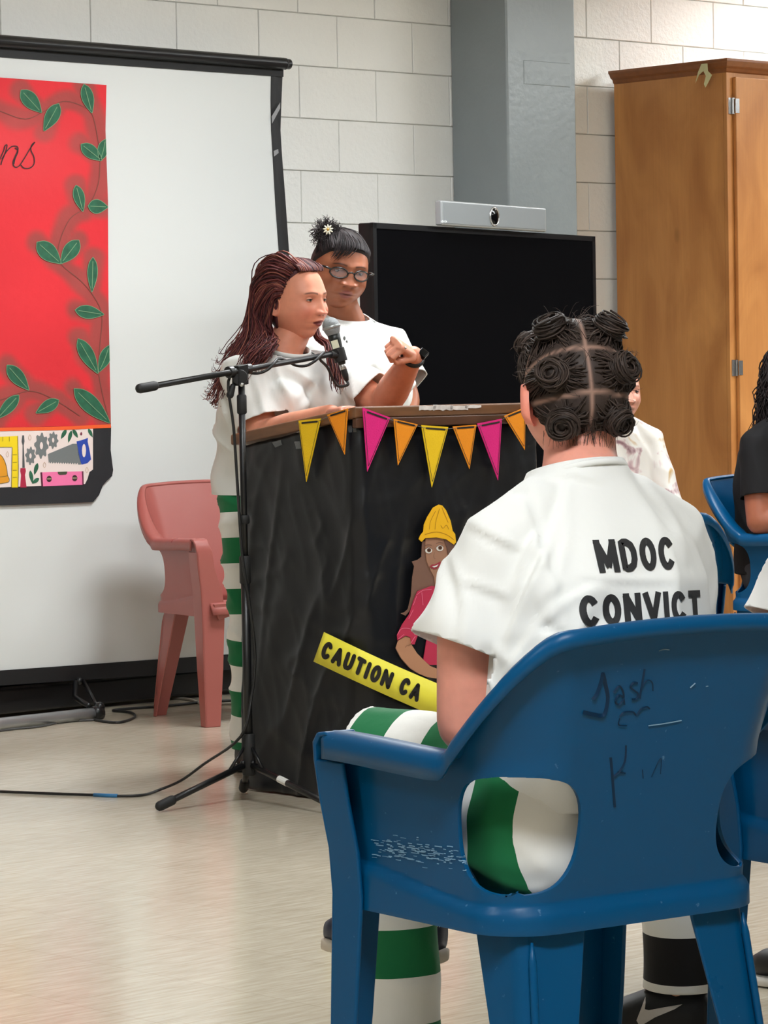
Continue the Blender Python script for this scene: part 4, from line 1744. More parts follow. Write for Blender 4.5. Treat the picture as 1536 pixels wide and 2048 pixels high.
for i, (a, b_, c, mm, pl) in enumerate(flags):
    g = fpx if pl == 'f' else spx
    nn = FNn if pl == 'f' else SNn
    off = OV + 0.006 + 0.001 * (i % 2)
    pa, pb, pc = g(*a, off), g(*b_, off), g(*c, off - 0.008)
    mb = MB()
    mb.prism([pa, pb, pc], (pb - pa).cross(pa - pc), 0.002)
    fl = mb.build('pennant', mm, bun)
    nf = (pb - pa).cross(pc - pa).normalized()
    if nf.dot(nn) < 0:
        nf = -nf
    cen = (pa + pb + pc) / 3

    def ink(p, q, w):
        d = (q - p).normalized()
        s_ = d.cross(nf).normalized() * w / 2
        return [p - s_, q - s_, q + s_, p + s_]
    mb = MB()
    ins_ = [cen + (p - cen) * 0.86 + nf * 0.0031 for p in (pa, pb, pc)]
    for p, q in ((ins_[0], ins_[2]), (ins_[1], ins_[2])):
        mb.add(ink(p, q, 0.0016), [(0, 1, 2, 3)])
    mb.build('pen_outline', mfink, fl)
    mb = MB()
    l0, l1 = pa + (pb - pa) * 0.14 + (pc - pa) * 0.045 + nf * 0.0032, pa + (pb - pa) * 0.86 + (pc - pa) * 0.045 + nf * 0.0032
    mb.add(ink(l0, l1, 0.0050), [(0, 1, 2, 3)])
    mb.build('string_slot', mfink, fl)
    string += [pa + (pb - pa) * 0.14 + (pc - pa) * 0.04, pa + (pb - pa) * 0.86 + (pc - pa) * 0.04]
mb = MB()
mb.tube([p + (FNn + SNn) * 0.0012 for p in string], 0.0012, 6)
mb.build('string', mat('clear_cord', rgb(90, 88, 86), rough=0.4), bun, smooth=True)

# ---- caution sign strip
mcau = mat('yellow_paper', rgb(246, 234, 70), rough=0.6, noise_scale=14, noise_amt=0.05)
NS = 40
top = lambda t: (648 + 262 * t, 1264 + 117.5 * t + 3 * sin(pi * t))
bot = lambda t: (627 + 262 * t, 1323 + 118 * t + 2 * sin(pi * t))
cau = empty('caution_strip', fpx(740, 1400, 0.02), 0, 'yellow paper strip with black CAUTION lettering stuck on the black sheet', 'sign')
strip_pts = []


def strip_at(t, v, off):
    x0, y0 = bot(t)
    x1, y1 = top(t)
    x, y = x0 + (x1 - x0) * v, y0 + (y1 - y0) * v
    # paper bridges the creases: follow a smooth plane pair instead of the creased sheet
    pf, ps = fpx(x, y, 0.034), spx(x, y, 0.034)
    d1, d2 = (pf - CAM).length, (ps - CAM).length
    p = pf if d1 > d2 else ps                      # convex corner: the farther of the two planes
    d = 0.5 * (d1 + d2 + sqrt((d1 - d2) ** 2 + 0.05 ** 2)) - 0.012
    return CAM + ray(x, y) * (d - off)


mb = MB()
vs_ = [strip_at(i / NS, v, 0) for i in range(NS + 1) for v in (0, 0.5, 1)]
mb.add(vs_, [(3 * i + k, 3 * i + 3 + k, 3 * i + 4 + k, 3 * i + 1 + k) for i in range(NS) for k in range(2)])
cp = mb.build('paper', mcau, cau, smooth=True)
so = cp.modifiers.new('s', 'SOLIDIFY')
so.thickness = 0.0008
so.offset = 0
v, f = block_text('CAUTION CA', {'*': 0.62, 'I': 0.26, 'A': 0.66, 'N': 0.68}, 0.25, 0.10, rnd=True)
xs = [p.x for p in v]
ys = [p.y for p in v]
x0, x1, y0, y1 = min(xs), max(xs), min(ys), max(ys)
TL = 216.0
mb = MB()
th = math.atan2(117.5, 262)
vs_ = []
for p in v:
    a = (p.x - x0) / (x1 - x0) * TL
    h_ = (p.y - y0) / (y1 - y0)
    wob = 1.2 * sin(a * 0.11)
    t = (8 + a) / sqrt(262 ** 2 + 117.5 ** 2)
    vs_.append(strip_at(t, 0.20 + 0.58 * h_ + 0.01 * wob, 0.003))
mb.add(vs_, f)
mb.build('caution_lettering', mfink, cau)

# ---- painted cut-out of a woman in a hard hat
cut = empty('cutout_figure', fpx(870, 1400, 0.03), 0, 'painted paper cut-out of a woman in a yellow hard hat and red shirt', 'decoration')
NK = 0.030


def z7(x, y):
    return 620 + x / 4.358, 990 + y / 4.358


def cut_poly(name, pts, mm, k, t=0.002):
    mb = MB()
    mb.prism([fpx(*z7(x, y), NK + 0.0022 * k) for x, y in pts], FNn, t)
    return mb.build(name, mm, cut)


def cut_line(name, pts, mm, k, w=2.0, parent=None):
    P = spline([(x, y, 0) for x, y in pts], 4)
    vs_ = []
    for i, p in enumerate(P):
        t = P[min(i + 1, len(P) - 1)] - P[max(i - 1, 0)]
        nn = Vector((-t.y, t.x, 0)).normalized() * w * 2.2
        vs_ += [fpx(*z7(p.x - nn.x, p.y - nn.y), NK + 0.0022 * k), fpx(*z7(p.x + nn.x, p.y + nn.y), NK + 0.0022 * k)]
    mb = MB()
    mb.add(vs_, [(2 * i, 2 * i + 1, 2 * i + 3, 2 * i + 2) for i in range(len(P) - 1)])
    return mb.build(name, mm, parent or cut)


def el(cx, cy, rx, ry, n=16):
    return [(cx + cos(a) * rx, cy + sin(a) * ry) for a in np.linspace(0, 2 * pi, n, endpoint=False)]


chair_ = pm('brown_hair', 128, 92, 76)
chair2_ = pm('dark_hair', 104, 72, 60)
cskin = pm('brown_skin', 168, 122, 96)
cskin2 = pm('tan_skin', 190, 136, 102)
cred = pm('shirt_red', 196, 42, 78)
cpk = pm('shirt_highlight', 236, 120, 150)
cyel = pm('hat_yellow', 252, 190, 8)
cyd = pm('hat_line', 190, 130, 10)
cut_poly('hair', [(975, 400), (968, 540), (935, 565), (885, 580), (905, 622), (888, 720), (878, 880), (850, 995), (820, 1022), (788, 1032), (830, 1052), (862, 1012), (930, 835), (1090, 790), (1180, 690), (1215, 560), (1262, 430), (1180, 378)], chair_, 0)
cut_poly('torso', [(1060, 790), (1180, 800), (1330, 960), (1300, 1480), (1040, 1480), (985, 1440), (1012, 1270), (1000, 1000)], cred, 0)
cut_poly('face', [(1005, 378), (1165, 372), (1200, 470), (1205, 590), (1185, 680), (1165, 740), (1175, 810), (1095, 850), (1080, 720), (1045, 650), (1015, 580), (1002, 480)], cskin, 1)
cut_poly('hair_lock', [(1160, 378), (1255, 430), (1225, 540), (1190, 665), (1208, 560), (1190, 460)], chair2_, 2)
cut_poly('hard_hat', [(945, 385), (970, 408), (1000, 376), (1100, 370), (1185, 386), (1250, 432), (1270, 412), (1262, 340), (1240, 312), (1222, 225), (1182, 132), (1150, 92), (1120, 83), (1070, 110), (1020, 190), (990, 260), (985, 320), (960, 350)], cyel, 3)
for q in ([(1000, 345), (1100, 322), (1190, 345), (1255, 390)], [(1040, 300), (1050, 230), (1095, 140)], [(1090, 300), (1100, 220), (1130, 120)], [(1140, 265), (1160, 290), (1190, 262), (1210, 300)], [(1150, 110), (1180, 180), (1205, 240)]):
    cut_line('hat_line', q, cyd, 4.2, 1.0)
cut_poly('arm_sleeve', [(1085, 820), (1062, 790), (990, 818), (935, 838), (900, 920), (862, 1040), (800, 1130), (756, 1220), (760, 1266), (830, 1226), (872, 1240), (882, 1300), (908, 1302), (936, 1222), (925, 1170), (975, 1080), (1030, 960)], cred, 2)
for q in ([(930, 870), (985, 832), (1060, 822)], [(900, 960), (930, 880)], [(860, 1080), (900, 1000)], [(765, 1215), (800, 1165), (880, 1170), (915, 1220)], [(770, 1255), (820, 1215)], [(880, 1290), (918, 1230)], [(945, 1100), (960, 1060)], [(975, 850), (985, 960)]):
    cut_line('shirt_highlight', q, cpk, 3.3, 1.1)
cut_poly('forearm', [(765, 1268), (830, 1230), (874, 1246), (886, 1312), (930, 1380), (990, 1440), (1044, 1490), (1120, 1520), (1110, 1600), (1020, 1588), (950, 1560), (870, 1510), (790, 1420), (745, 1335)], cskin2, 1)
cut_line('arm_line', [(905, 1300), (850, 1310), (830, 1330)], chair2_, 2.5, 0.7)
cut_line('arm_line', [(745, 1335), (790, 1420), (870, 1510), (950, 1560)], chair2_, 2.5, 0.7)
cw = pm('white', 240, 236, 228)
cdk = pm('eye_dark', 60, 36, 26)
for cx, cy in ((1033, 484), (1130, 464)):
    cut_poly('eye_white', el(cx, cy, 30, 25), cw, 2, 0.001)
    cut_poly('iris', el(cx + 4, cy - 4, 17, 17), pm('iris', 110, 66, 40), 2.6, 0.001)
    cut_poly('pupil', el(cx + 4, cy - 5, 8, 8), cdk, 3.2, 0.001)
    cut_line('lash_line', [(cx - 32, cy - 8), (cx, cy - 28), (cx + 32, cy - 14)], cdk, 3.4, 0.8)
    cut_line('brow', [(cx - 30, cy - 40), (cx, cy - 52), (cx + 30, cy - 44)], chair2_, 2.6, 0.9)
cut_line('nose_line', [(1085, 500), (1078, 540), (1092, 556)], chair2_, 2.5, 0.6)
cut_poly('lips', [(1042, 626), (1060, 606), (1090, 604), (1138, 578), (1132, 615), (1105, 642), (1075, 648)], pm('lip_red', 166, 52, 66), 2, 0.001)
cut_poly('teeth', [(1062, 624), (1092, 616), (1118, 604), (1104, 624), (1080, 632)], cw, 2.7, 0.001)

# ================================================================== MICROPHONE STAND
HB = flo(500, 1598)
HB = Vector(((flo(318, 1613) + flo(487, 1577) + flo(684, 1622)) / 3))
for k in range(-200, 200):
    if project(HB + Vector((k / 1000, 0, 0.12)))[0] >= 497:
        HB = HB + Vector((k / 1000, 0, 0))
        break
mstd = mat('stand_black', rgb(20, 20, 22), rough=0.38, spec=0.5)
mrub = mat('rubber_black', rgb(26, 26, 27), rough=0.65)
ms = empty('microphone_stand', HB, 0, 'black tripod microphone stand with boom arm before the lectern', 'microphone stand')
JZ = pt(480, 768, HB.y).z
mb = MB()
mb.tube([HB + UZ * 0.075, HB + UZ * (0.66)], 0.0125, 16)
mb.build('lower_pole', mstd, ms, smooth=True)
mb = MB()
mb.tube([HB + UZ * 0.62, HB + UZ * JZ], 0.0095, 16)
mb.build('upper_pole', mstd, ms, smooth=True)
for z0_, z1_, r in ((0.075, 0.195, 0.019), (0.62, 0.70, 0.016), (0.79, 0.815, 0.016), (JZ - 0.085, JZ - 0.03, 0.014)):
    mb = MB()
    mb.lathe([(r * 0.8, z0_), (r, z0_ + 0.004), (r, z1_ - 0.004), (r * 0.8, z1_)], 18, Matrix.Translation(HB))
    mb.build('collar', mrub, ms, smooth=True, bevel=0)
for fx, fy in ((318, 1613), (487, 1577), (684, 1622)):
    ft = flo(fx, fy, 0.016)
    d = (ft - HB)
    d.z = 0
    d.normalize()
    mb = MB()
    top_ = HB + d * 0.02 + UZ * 0.105
    mb.tube([top_, ft], 0.0095, 12)
    lg = mb.build('leg', mstd, ms, smooth=True)
    mb = MB()
    dd = (ft - top_).normalized()
    mb.capsule([ft - dd * 0.045, ft - dd * 0.004], 0.0145, 12)
    mb.build('rubber_foot', mrub, lg, smooth=True)
    mb = MB()
    mb.tube([HB + d * 0.017 + UZ * 0.155, top_ + dd * 0.05 + UZ * 0.004], 0.005, 8)
    mb.ball(top_ + UZ * 0.008, 0.008, 8, 6)
    mb.build('brace', mstd, lg, smooth=True)
    if fx == 684:
        mb = MB()
        a, b_ = top_ + dd * 0.13, top_ + dd * 0.17
        mb.tube([a, b_], 0.0103, 12)
        mb.build('white_label', mat('white_label', rgb(225, 225, 222), rough=0.5), lg)
# boom and joint
Yj = HB.y
slope = 0.0016
b0, b1 = pt(280, 777, Yj - 0.30), pt(676, 706, Yj + 0.30)
mb = MB()
bd_ = (b1 - b0).normalized()
mb.tube([b0 + bd_ * 0.02, b1], 0.0085, 14)
mb.build('boom', mstd, ms, smooth=True)
mb = MB()
mb.capsule([b0, b0 + bd_ * 0.055], 0.0135, 14)
mb.build('counterweight', mrub, ms, smooth=True)
jt = HB + UZ * JZ
jb = pt(478, 741, Yj)
mb = MB()
mb.tube([jb - bd_ * 0.045, jb - bd_ * 0.028], 0.017, 14)
mb.tube([jb + bd_ * 0.028, jb + bd_ * 0.045], 0.015, 14)
mb.obox((jt + jb) / 2 + UZ * 0.006, bd_ * 0.020, bd_.cross(UZ).normalized() * 0.014, UZ * 0.028)
mb.tube([(jt + jb) / 2 + Vector((0, -0.022, 0)), (jt + jb) / 2 + Vector((0, 0.022, 0))], 0.022, 16)
mb.build('boom_clamp', mstd, ms, smooth=False, bevel=0.002)
mb = MB()
mb.tube([jt + Vector((0.002, -0.026, -0.002)), jt + Vector((0.002, -0.020, -0.002))], 0.006, 12)
mb.build('clamp_bolt', mchrome, ms, smooth=True)
mb = MB()
mb.capsule([jt + Vector((-0.024, -0.01, -0.006)), jt + Vector((-0.032, -0.012, -0.03))], [0.008, 0.011], 10)
mb.build('clamp_knob', mrub, ms, smooth=True)

# ---- microphone
mh, mt_ = pt(662, 652, b1.y + 0.01), pt(688, 742, b1.y + 0.01)
ax = (mt_ - mh).normalized()
q = ax.to_track_quat('Z', 'Y').to_matrix().to_4x4()
MM = Matrix.Translation(mh) @ q
mic = empty('microphone', mt_, 0, 'black vocal microphone with grey mesh head on the boom', 'microphone')
mmesh = mat('mic_mesh', rgb(146, 150, 152), rough=0.45, metal=0.25, bump=0.5, bump_scale=700)
L_ = (mt_ - mh).length
mb = MB()
mb.lathe([(0.0, -0.026), (0.010, -0.0245), (0.019, -0.018), (0.0245, -0.008), (0.026, 0.0), (0.0255, 0.004), (0.024, 0.012), (0.0205, 0.022), (0.017, 0.028)], 26, MM)
mb.build('mesh_head', mmesh, mic, smooth=True)
mb = MB()
mb.lathe([(0.0257, -0.001), (0.0272, 0.001), (0.0272, 0.006), (0.0257, 0.008)], 26, MM)
mb.build('head_band', mat('mic_band', rgb(170, 174, 176), rough=0.3, metal=0.6), mic, smooth=True)
mb = MB()
mb.lathe([(0.0, 0.024), (0.0185, 0.026), (0.0178, 0.04), (0.0150, 0.075), (0.0120, L_ - 0.022), (0.0115, L_ - 0.02), (0, L_ - 0.02)], 24, MM)
mb.build('handle', mat('mic_black', rgb(24, 28, 27), rough=0.4), mic, smooth=True)
mb = MB()
mb.lathe([(0.009, L_ - 0.021), (0.0095, L_ - 0.02), (0.0095, L_ - 0.004), (0.009, L_ - 0.003)], 16, MM)
mb.build('plug', mchrome, mic, smooth=True)
mb = MB()
mb.lathe([(0.0095, L_ - 0.005), (0.0095, L_ + 0.014), (0.006, L_ + 0.030), (0.0, L_ + 0.031)], 16, MM)
mb.build('plug_boot', mrub, mic, smooth=True)
mb = MB()
cc = MM @ Vector((0, 0, 0.055))
vw = (CAM - cc).normalized()
sdw = ax.cross(vw).normalized()
nn = sdw.cross(ax).normalized()
mb.obox(cc + nn * 0.0168 + sdw * 0.003, sdw * 0.010, ax * 0.012, nn * 0.0012)
mb.build('number_sticker', mat('cream_sticker', rgb(226, 226, 200), rough=0.6), mic)
mb = MB()
mb.tube([MM @ Vector((0, 0, 0.068)), MM @ Vector((0, 0, 0.108))], 0.0195, 18)
mb.tube([MM @ Vector((0, 0, 0.088)), b1 - bd_ * 0.035], 0.011, 12)
mb.build('mic_clip', mrub, ms, smooth=False, bevel=0.002)

# ---- microphone cable: plug, boom, pole, floor
mb = MB()
e0 = MM @ Vector((0, 0, L_ + 0.03))
side = bd_.cross(UZ).normalized()
path = [e0, e0 + Vector((0.002, -0.005, -0.012)), e0 + Vector((-0.03, -0.015, -0.012)), pt(655, 735, b1.y - 0.03), pt(640, 718, b1.y - 0.06)]
for i in range(14):
    t = i / 13
    p = b1 + (jb - b1) * (0.16 + 0.78 * t)
    a = 2 * pi * 1.6 * t + 0.6
    path.append(p + (UZ * cos(a) + side * sin(a)) * (0.0125 + 0.008 * (sin(pi * 2 * t) ** 2)))
path += [jb + Vector((-0.03, -0.015, -0.03)), HB + Vector((-0.024, -0.012, JZ - 0.12)), HB + Vector((-0.017, -0.014, 0.92)), HB + Vector((-0.006, -0.022, 0.70)), HB + Vector((0.012, -0.020, 0.56)),
         HB + Vector((0.024, -0.012, 0.42)), HB + Vector((0.012, -0.022, 0.30)), HB + Vector((-0.02, -0.03, 0.19))]
fl_ = [(408, 1528, 0.09), (362, 1561, 0.035), (318, 1580, 0.006), (285, 1590, 0.0045), (235, 1592, 0.0045), (190, 1590, 0.0045), (100, 1587, 0.0045), (0, 1583, 0.0045), (-200, 1575, 0.0045)]
path += [flo(x, y, z) for x, y, z in fl_]
mb.tube(spline(path, 5), 0.0042, 8)
mc = mb.build('microphone_cable', mcable, None, smooth=True)
tag(mc, 'black microphone cable wound along the boom and trailing across the floor', 'cable')
mb = MB()
mb.tube([flo(235, 1592, 0.0045), flo(212, 1591.3, 0.0045), flo(188, 1590, 0.0045)], 0.0062, 10)
mb.build('blue_tape_wrap', mat('blue_tape', rgb(40, 110, 160), rough=0.5), mc, smooth=True)
# ================================================================== PEOPLE: shared builders
UP = Vector((0, 0, 1))


def basis(fwd, up=(0, 0, 1)):
    f = Vector(fwd).normalized()
    u = Vector(up)
    r = f.cross(u).normalized()
    u = r.cross(f).normalized()
    return r, f, u


def head_matrix(c, fwd, roll=0.0):
    r, f, u = basis(fwd)
    if roll:
        q = Matrix.Rotation(roll, 3, f)
        r, u = q @ r, q @ u
    return Matrix(((r.x, f.x, u.x, c[0]), (r.y, f.y, u.y, c[1]), (r.z, f.z, u.z, c[2]), (0, 0, 0, 1)))


def gs(x, z, x0, z0, sx, sz):
    return np.exp(-((x - x0) / sx) ** 2 - ((z - z0) / sz) ** 2)


def head_shape(skin, lip, scale=1.0, fat=0.0, nose_w=1.0, lips=1.0, brow=None, blush=None, sock=None, nu=190, nv=112):
    """face looks along +y, eyes at z=0; returns verts, faces, colours"""
    uu = np.linspace(-pi, pi, nu, endpoint=False)
    ph = uu - 0.55 * np.sin(uu)
    th = np.linspace(0.02, pi - 0.02, nv)
    PH, TH = np.meshgrid(ph, th, indexing='ij')
    x = np.cos(TH)
    y = np.sin(TH) * np.cos(PH)
    z = np.sin(TH) * np.sin(PH)
    a, b, c = 0.074, 0.094, 0.113
    up_ = z > 0
    az = np.abs(z)
    ring = np.sqrt(np.maximum(1 - z * z, 1e-8))
    low = np.maximum(1 - az ** 2.9, 0) ** (1 / 2.3) * (1 - 0.20 * smoothstep(0.25, 1.0, az))
    k = np.where(up_, 1.0, np.minimum(low / np.maximum(ring, 1e-3), 2.2))
    px, py, pz = a * x * k, b * y * k, c * z
    # cheeks narrower to the jaw, back of the neck drawn in
    jaw = smoothstep(-0.02, -0.11, pz)
    px *= 1 - (0.14 - 0.10 * fat) * jaw * smoothstep(-0.3, 0.5, y)
    back = smoothstep(0.0, -0.5, y)
    py *= 1 - 0.30 * back * smoothstep(-0.02, -0.10, pz)
    py *= 1 + 0.04 * back * smoothstep(-0.03, 0.05, pz)
    px *= 1 + 0.05 * smoothstep(0.2, -0.6, y) * smoothstep(-0.06, 0.04, pz)
    W = smoothstep(0.05, 0.5, y)
    ax = np.abs(px)
    # front of the face a little flatter
    py -= W * 0.006 * np.exp(-(ax / 0.03) ** 2) * smoothstep(-0.09, 0.06, pz)
    d = np.zeros_like(px)
    d += 0.0045 * gs(ax, pz, 0.028, 0.021, 0.024, 0.010)                       # brow
    d -= 0.0075 * gs(ax, pz, 0.031, 0.002, 0.0180, 0.0120)                     # sockets
    d += (0.0055 + 0.004 * fat) * gs(ax, pz, 0.043, -0.030, 0.020, 0.020)      # cheeks
    t = np.clip((0.012 - pz) / 0.046, 0, 1)                                    # nose 0 at root, 1 at tip
    ridge = np.where(pz < 0.016, (0.003 + 0.0165 * t ** 1.5), 0.003 * np.exp(-((pz - 0.016) / 0.01) ** 2))
    ridge *= np.where(pz < -0.034, np.exp(-((pz + 0.034) / 0.0048) ** 2), 1)
    d += ridge * np.exp(-(px / ((0.0075 + 0.0060 * t) * nose_w)) ** 2)
    d += 0.0085 * nose_w * gs(ax, pz, 0.0135 * nose_w, -0.0325, 0.0058, 0.0062)  # wings
    d -= 0.0040 * gs(ax, pz, 0.0080 * nose_w, -0.0395, 0.0036, 0.0026)           # nostrils
    d += 0.0080 * gs(px, pz, 0, -0.062, 0.030, 0.018)                            # muzzle
    d += 0.0050 * lips * gs(px, pz, 0, -0.0565, 0.0195, 0.0046)
    d += 0.0062 * lips * gs(px, pz, 0, -0.0690, 0.0160, 0.0052)
    d -= 0.0060 * gs(px, pz, 0, -0.0622, 0.0225, 0.0021)
    d -= 0.0050 * gs(px, pz, 0, -0.0795, 0.020, 0.0050)
    d += 0.0085 * gs(px, pz, 0, -0.0980, 0.024, 0.0150)                          # chin
    d -= 0.0020 * gs(ax, pz, 0.030, -0.052, 0.006, 0.014)                        # fold beside the mouth
    py += d * W
    # double chin / softness
    if fat:
        py += fat * 0.018 * gs(px, pz, 0, -0.112, 0.05, 0.02) * smoothstep(-0.2, 0.4, y)
        px *= 1 + fat * 0.09 * smoothstep(0.0, -0.07, pz) * smoothstep(-0.4, 0.4, y)
    V = np.stack([px, py, pz], -1) * scale
    col = np.ones(px.shape + (3,)) * np.array(skin)[None, None, :]
    if blush is not None:
        w = (W * (0.9 * gs(ax, pz, 0.042, -0.030, 0.022, 0.022) + 0.7 * gs(px, pz, 0, -0.032, 0.014, 0.012) + 0.35 * gs(px, pz, 0, -0.10, 0.03, 0.02)))[..., None]
        col = col * (1 - 0.65 * w) + np.array(blush)[None, None] * 0.65 * w
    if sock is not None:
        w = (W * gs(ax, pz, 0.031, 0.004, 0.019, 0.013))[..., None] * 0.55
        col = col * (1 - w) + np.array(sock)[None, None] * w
    lw = 0.0225 * (1 - 0.15 * (lips - 1))
    mid = -0.0622
    hu = (0.0088 * lips) * np.maximum(0, 1 - (px / lw) ** 2)
    hl = (0.0098 * lips) * np.maximum(0, 1 - (px / (lw * 0.92)) ** 2)
    ml = np.where(pz > mid, smoothstep(1.15, 0.85, (pz - mid) / np.maximum(hu, 1e-5)), smoothstep(1.15, 0.85, (mid - pz) / np.maximum(hl, 1e-5)))
    ml = (ml * W * (np.abs(px) < lw))[..., None]
    col = col * (1 - ml) + np.array(lip)[None, None] * ml
    gl = (gs(px, pz, 0, mid, lw, 0.0013) * W)[..., None] * 0.75
    col = col * (1 - gl) + np.array(lip)[None, None] * 0.25 * gl
    ns = (gs(ax, pz, 0.0085 * nose_w, -0.0400, 0.0038, 0.0024) * W)[..., None] * 0.7
    col = col * (1 - ns) + np.array(skin)[None, None] * 0.15 * ns
    if brow is not None:
        arc = 0.0195 + 0.0045 * np.sin(np.clip((ax - 0.012) / 0.036, 0, 1) * pi * 0.85) - 0.002 * np.clip((ax - 0.012) / 0.036, 0, 1)
        bw_ = (smoothstep(0.010, 0.014, ax) * smoothstep(0.052, 0.044, ax) * np.exp(-((pz - arc) / (0.0030 - 0.0010 * np.clip((ax - 0.012) / 0.036, 0, 1))) ** 2) * W)[..., None] * 0.95
        col = col * (1 - bw_) + np.array(brow)[None, None] * bw_
    verts = V.reshape(-1, 3)
    cols = col.reshape(-1, 3)
    faces = []
    for i in range(nu):
        i2 = (i + 1) % nu
        for j in range(nv - 1):
            faces.append((i * nv + j, i2 * nv + j, i2 * nv + j + 1, i * nv + j + 1))
    faces.append(tuple(i * nv for i in range(nu)))
    faces.append(tuple(i * nv + nv - 1 for i in reversed(range(nu))))
    return verts, faces, cols


def xf(M, verts):
    A = np.array(M)
    return verts @ A[:3, :3].T + A[:3, 3]


class Body:
    """collects pieces with colours into one mesh"""
    def __init__(s):
        s.v, s.f, s.c = [], [], []

    def add(s, v, f, c):
        k = sum(len(q) for q in s.v)
        s.v.append(np.asarray(v, float))
        s.f += [tuple(i + k for i in q) for q in f]
        c = np.asarray(c, float)
        if c.ndim == 1:
            c = np.tile(c[None, :3], (len(v), 1))
        s.c.append(c)

    def add_mesh(s, me, c):
        s.add(coords(me), [tuple(p.vertices) for p in me.polygons], np.array(c[:3]))
        bpy.data.meshes.remove(me)

    def add_mb(s, mb, c):
        me = mb.mesh('tmp')
        s.add_mesh(me, c)

    def build(s, name, m, parent):
        V = np.vstack(s.v)
        C = np.vstack(s.c)
        me = bpy.data.meshes.new(name)
        me.from_pydata(V.tolist(), [], s.f)
        big = [1 for q in s.f if len(q) > 4]
        me.update()
        ca = me.color_attributes.new('Col', 'FLOAT_COLOR', 'POINT')
        ca.data.foreach_set('color', np.hstack([np.clip(C, 0, 1), np.ones((len(C), 1))]).astype(np.float32).ravel())
        return link(name, me, m, parent, smooth=True)


def col_attr(me, C):
    ca = me.color_attributes.new('Col', 'FLOAT_COLOR', 'POINT')
    ca.data.foreach_set('color', np.hstack([np.clip(C, 0, 1), np.ones((len(C), 1))]).astype(np.float32).ravel())


mskin = mat('skin', rgb(200, 140, 110), rough=0.45, spec=0.4, attr='Col', noise_scale=60, noise_amt=0.04, sub=0.12)
mhairm = mat('hair', rgb(60, 40, 35), rough=0.55, spec=0.25, attr='Col')
meye = mat('eye', rgb(230, 228, 222), rough=0.12, spec=0.6, attr='Col')


def eyes(B, M, iris, skin, lash, scale=1.0, upper=0.0030, lower=-0.0050, y0=0.0685, gaze=(0, 0)):
    for sx in (-1, 1):
        c = Vector((sx * 0.031, y0, 0.002)) * scale
        r = 0.0120 * scale
        n, m_ = 28, 20
        V, F, C = [], [], []
        g = Vector((gaze[0], 1, gaze[1])).normalized()
        for i in range(m_ + 1):
            t = pi * i / m_
            for k in range(n):
                a = 2 * pi * k / n
                p = Vector((sin(t) * cos(a), sin(t) * sin(a), cos(t)))
                V.append(tuple(c + p * r))
                ang = p.angle(g)
                C.append((0.015, 0.012, 0.01) if ang < 0.20 else iris if ang < 0.46 else (0.48, 0.43, 0.40))
        for i in range(m_):
            for k in range(n):
                F.append((i * n + k, (i + 1) * n + k, (i + 1) * n + (k + 1) % n, i * n + (k + 1) % n))
        B.add(xf(M, np.array(V)), F, np.array(C))
        for top in (1, 0):                               # lids
            V, F, C = [], [], []
            R = r * 1.10
            nn, mm = 20, 8
            for i in range(mm + 1):
                for k in range(nn + 1):
                    xx = -1 + 2 * k / nn
                    almond = (1 - xx * xx * 0.9)
                    e = (upper * scale * almond + 0.0002) if top else (lower * scale * almond)
                    zz = e + ((R * 0.98 - e) if top else (-R * 0.98 - e)) * i / mm
                    rad = sqrt(max(R * R - zz * zz, 1e-9))
                    an = xx * 1.25
                    V.append((c.x + rad * sin(an), c.y + rad * cos(an) + (0.0006 if i == 0 else 0), c.z + zz))
                    C.append(lash if (i == 0 and top) else skin)
            for i in range(mm):
                for k in range(nn):
                    q = i * (nn + 1) + k
                    F.append((q, q + 1, q + nn + 2, q + nn + 1))
            B.add(xf(M, np.array(V)), F, np.array(C))
        # lash line
        mb = MB()
        P = []
        for k in range(9):
            xx = -0.95 + 1.9 * k / 8
            e = upper * scale * (1 - xx * xx * 0.9)
            R = r * 1.13
            rad = sqrt(max(R * R - e * e, 1e-9))
            P.append(M @ Vector((c.x + rad * sin(xx * 1.2), c.y + rad * cos(xx * 1.2), c.z + e)))
        mb.tube(P, [0.0005, 0.0009, 0.0010, 0.0011, 0.0011, 0.0011, 0.0010, 0.0009, 0.0006], 5)
        B.add_mb(mb, lash)


def ear(B, M, sx, skin, scale=1.0, flare=0.28):
    """outer ear with rim, hollow and lobe; sx = +1 right, -1 left"""
    V, F, C = [], [], []
    nr, na = 9, 26
    for i in range(nr + 1):
        t = i / nr
        for k in range(na):
            a = 2 * pi * k / na
            ry, rz = 0.0165 * (1 - 0.15 * sin(a)), 0.031
            y = cos(a) * ry * t
            z = sin(a) * rz * t
            rim = 0.0060 * exp(-((t - 0.86) / 0.13) ** 2) * (1 if sin(a) > -0.75 else 0.3)
            hol = -0.0045 * exp(-((t - 0.35) / 0.28) ** 2)
            anti = 0.0022 * exp(-((t - 0.6) / 0.10) ** 2)
            out = 0.010 + rim + hol + anti - 0.006 * t * max(0, cos(a)) - (0.012 if i == nr else 0)
            V.append((sx * (0.0725 + out * 0.9 - y * flare), y - 0.012, z - 0.012 - 0.004 * (z < -0.02)))
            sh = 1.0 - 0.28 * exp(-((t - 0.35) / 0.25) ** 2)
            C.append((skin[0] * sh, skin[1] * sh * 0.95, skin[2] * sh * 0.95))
    for i in range(nr):
        for k in range(na):
            F.append((i * na + k, (i + 1) * na + k, (i + 1) * na + (k + 1) % na, i * na + (k + 1) % na))
    B.add(xf(M, np.array(V) * scale), F, np.array(C))


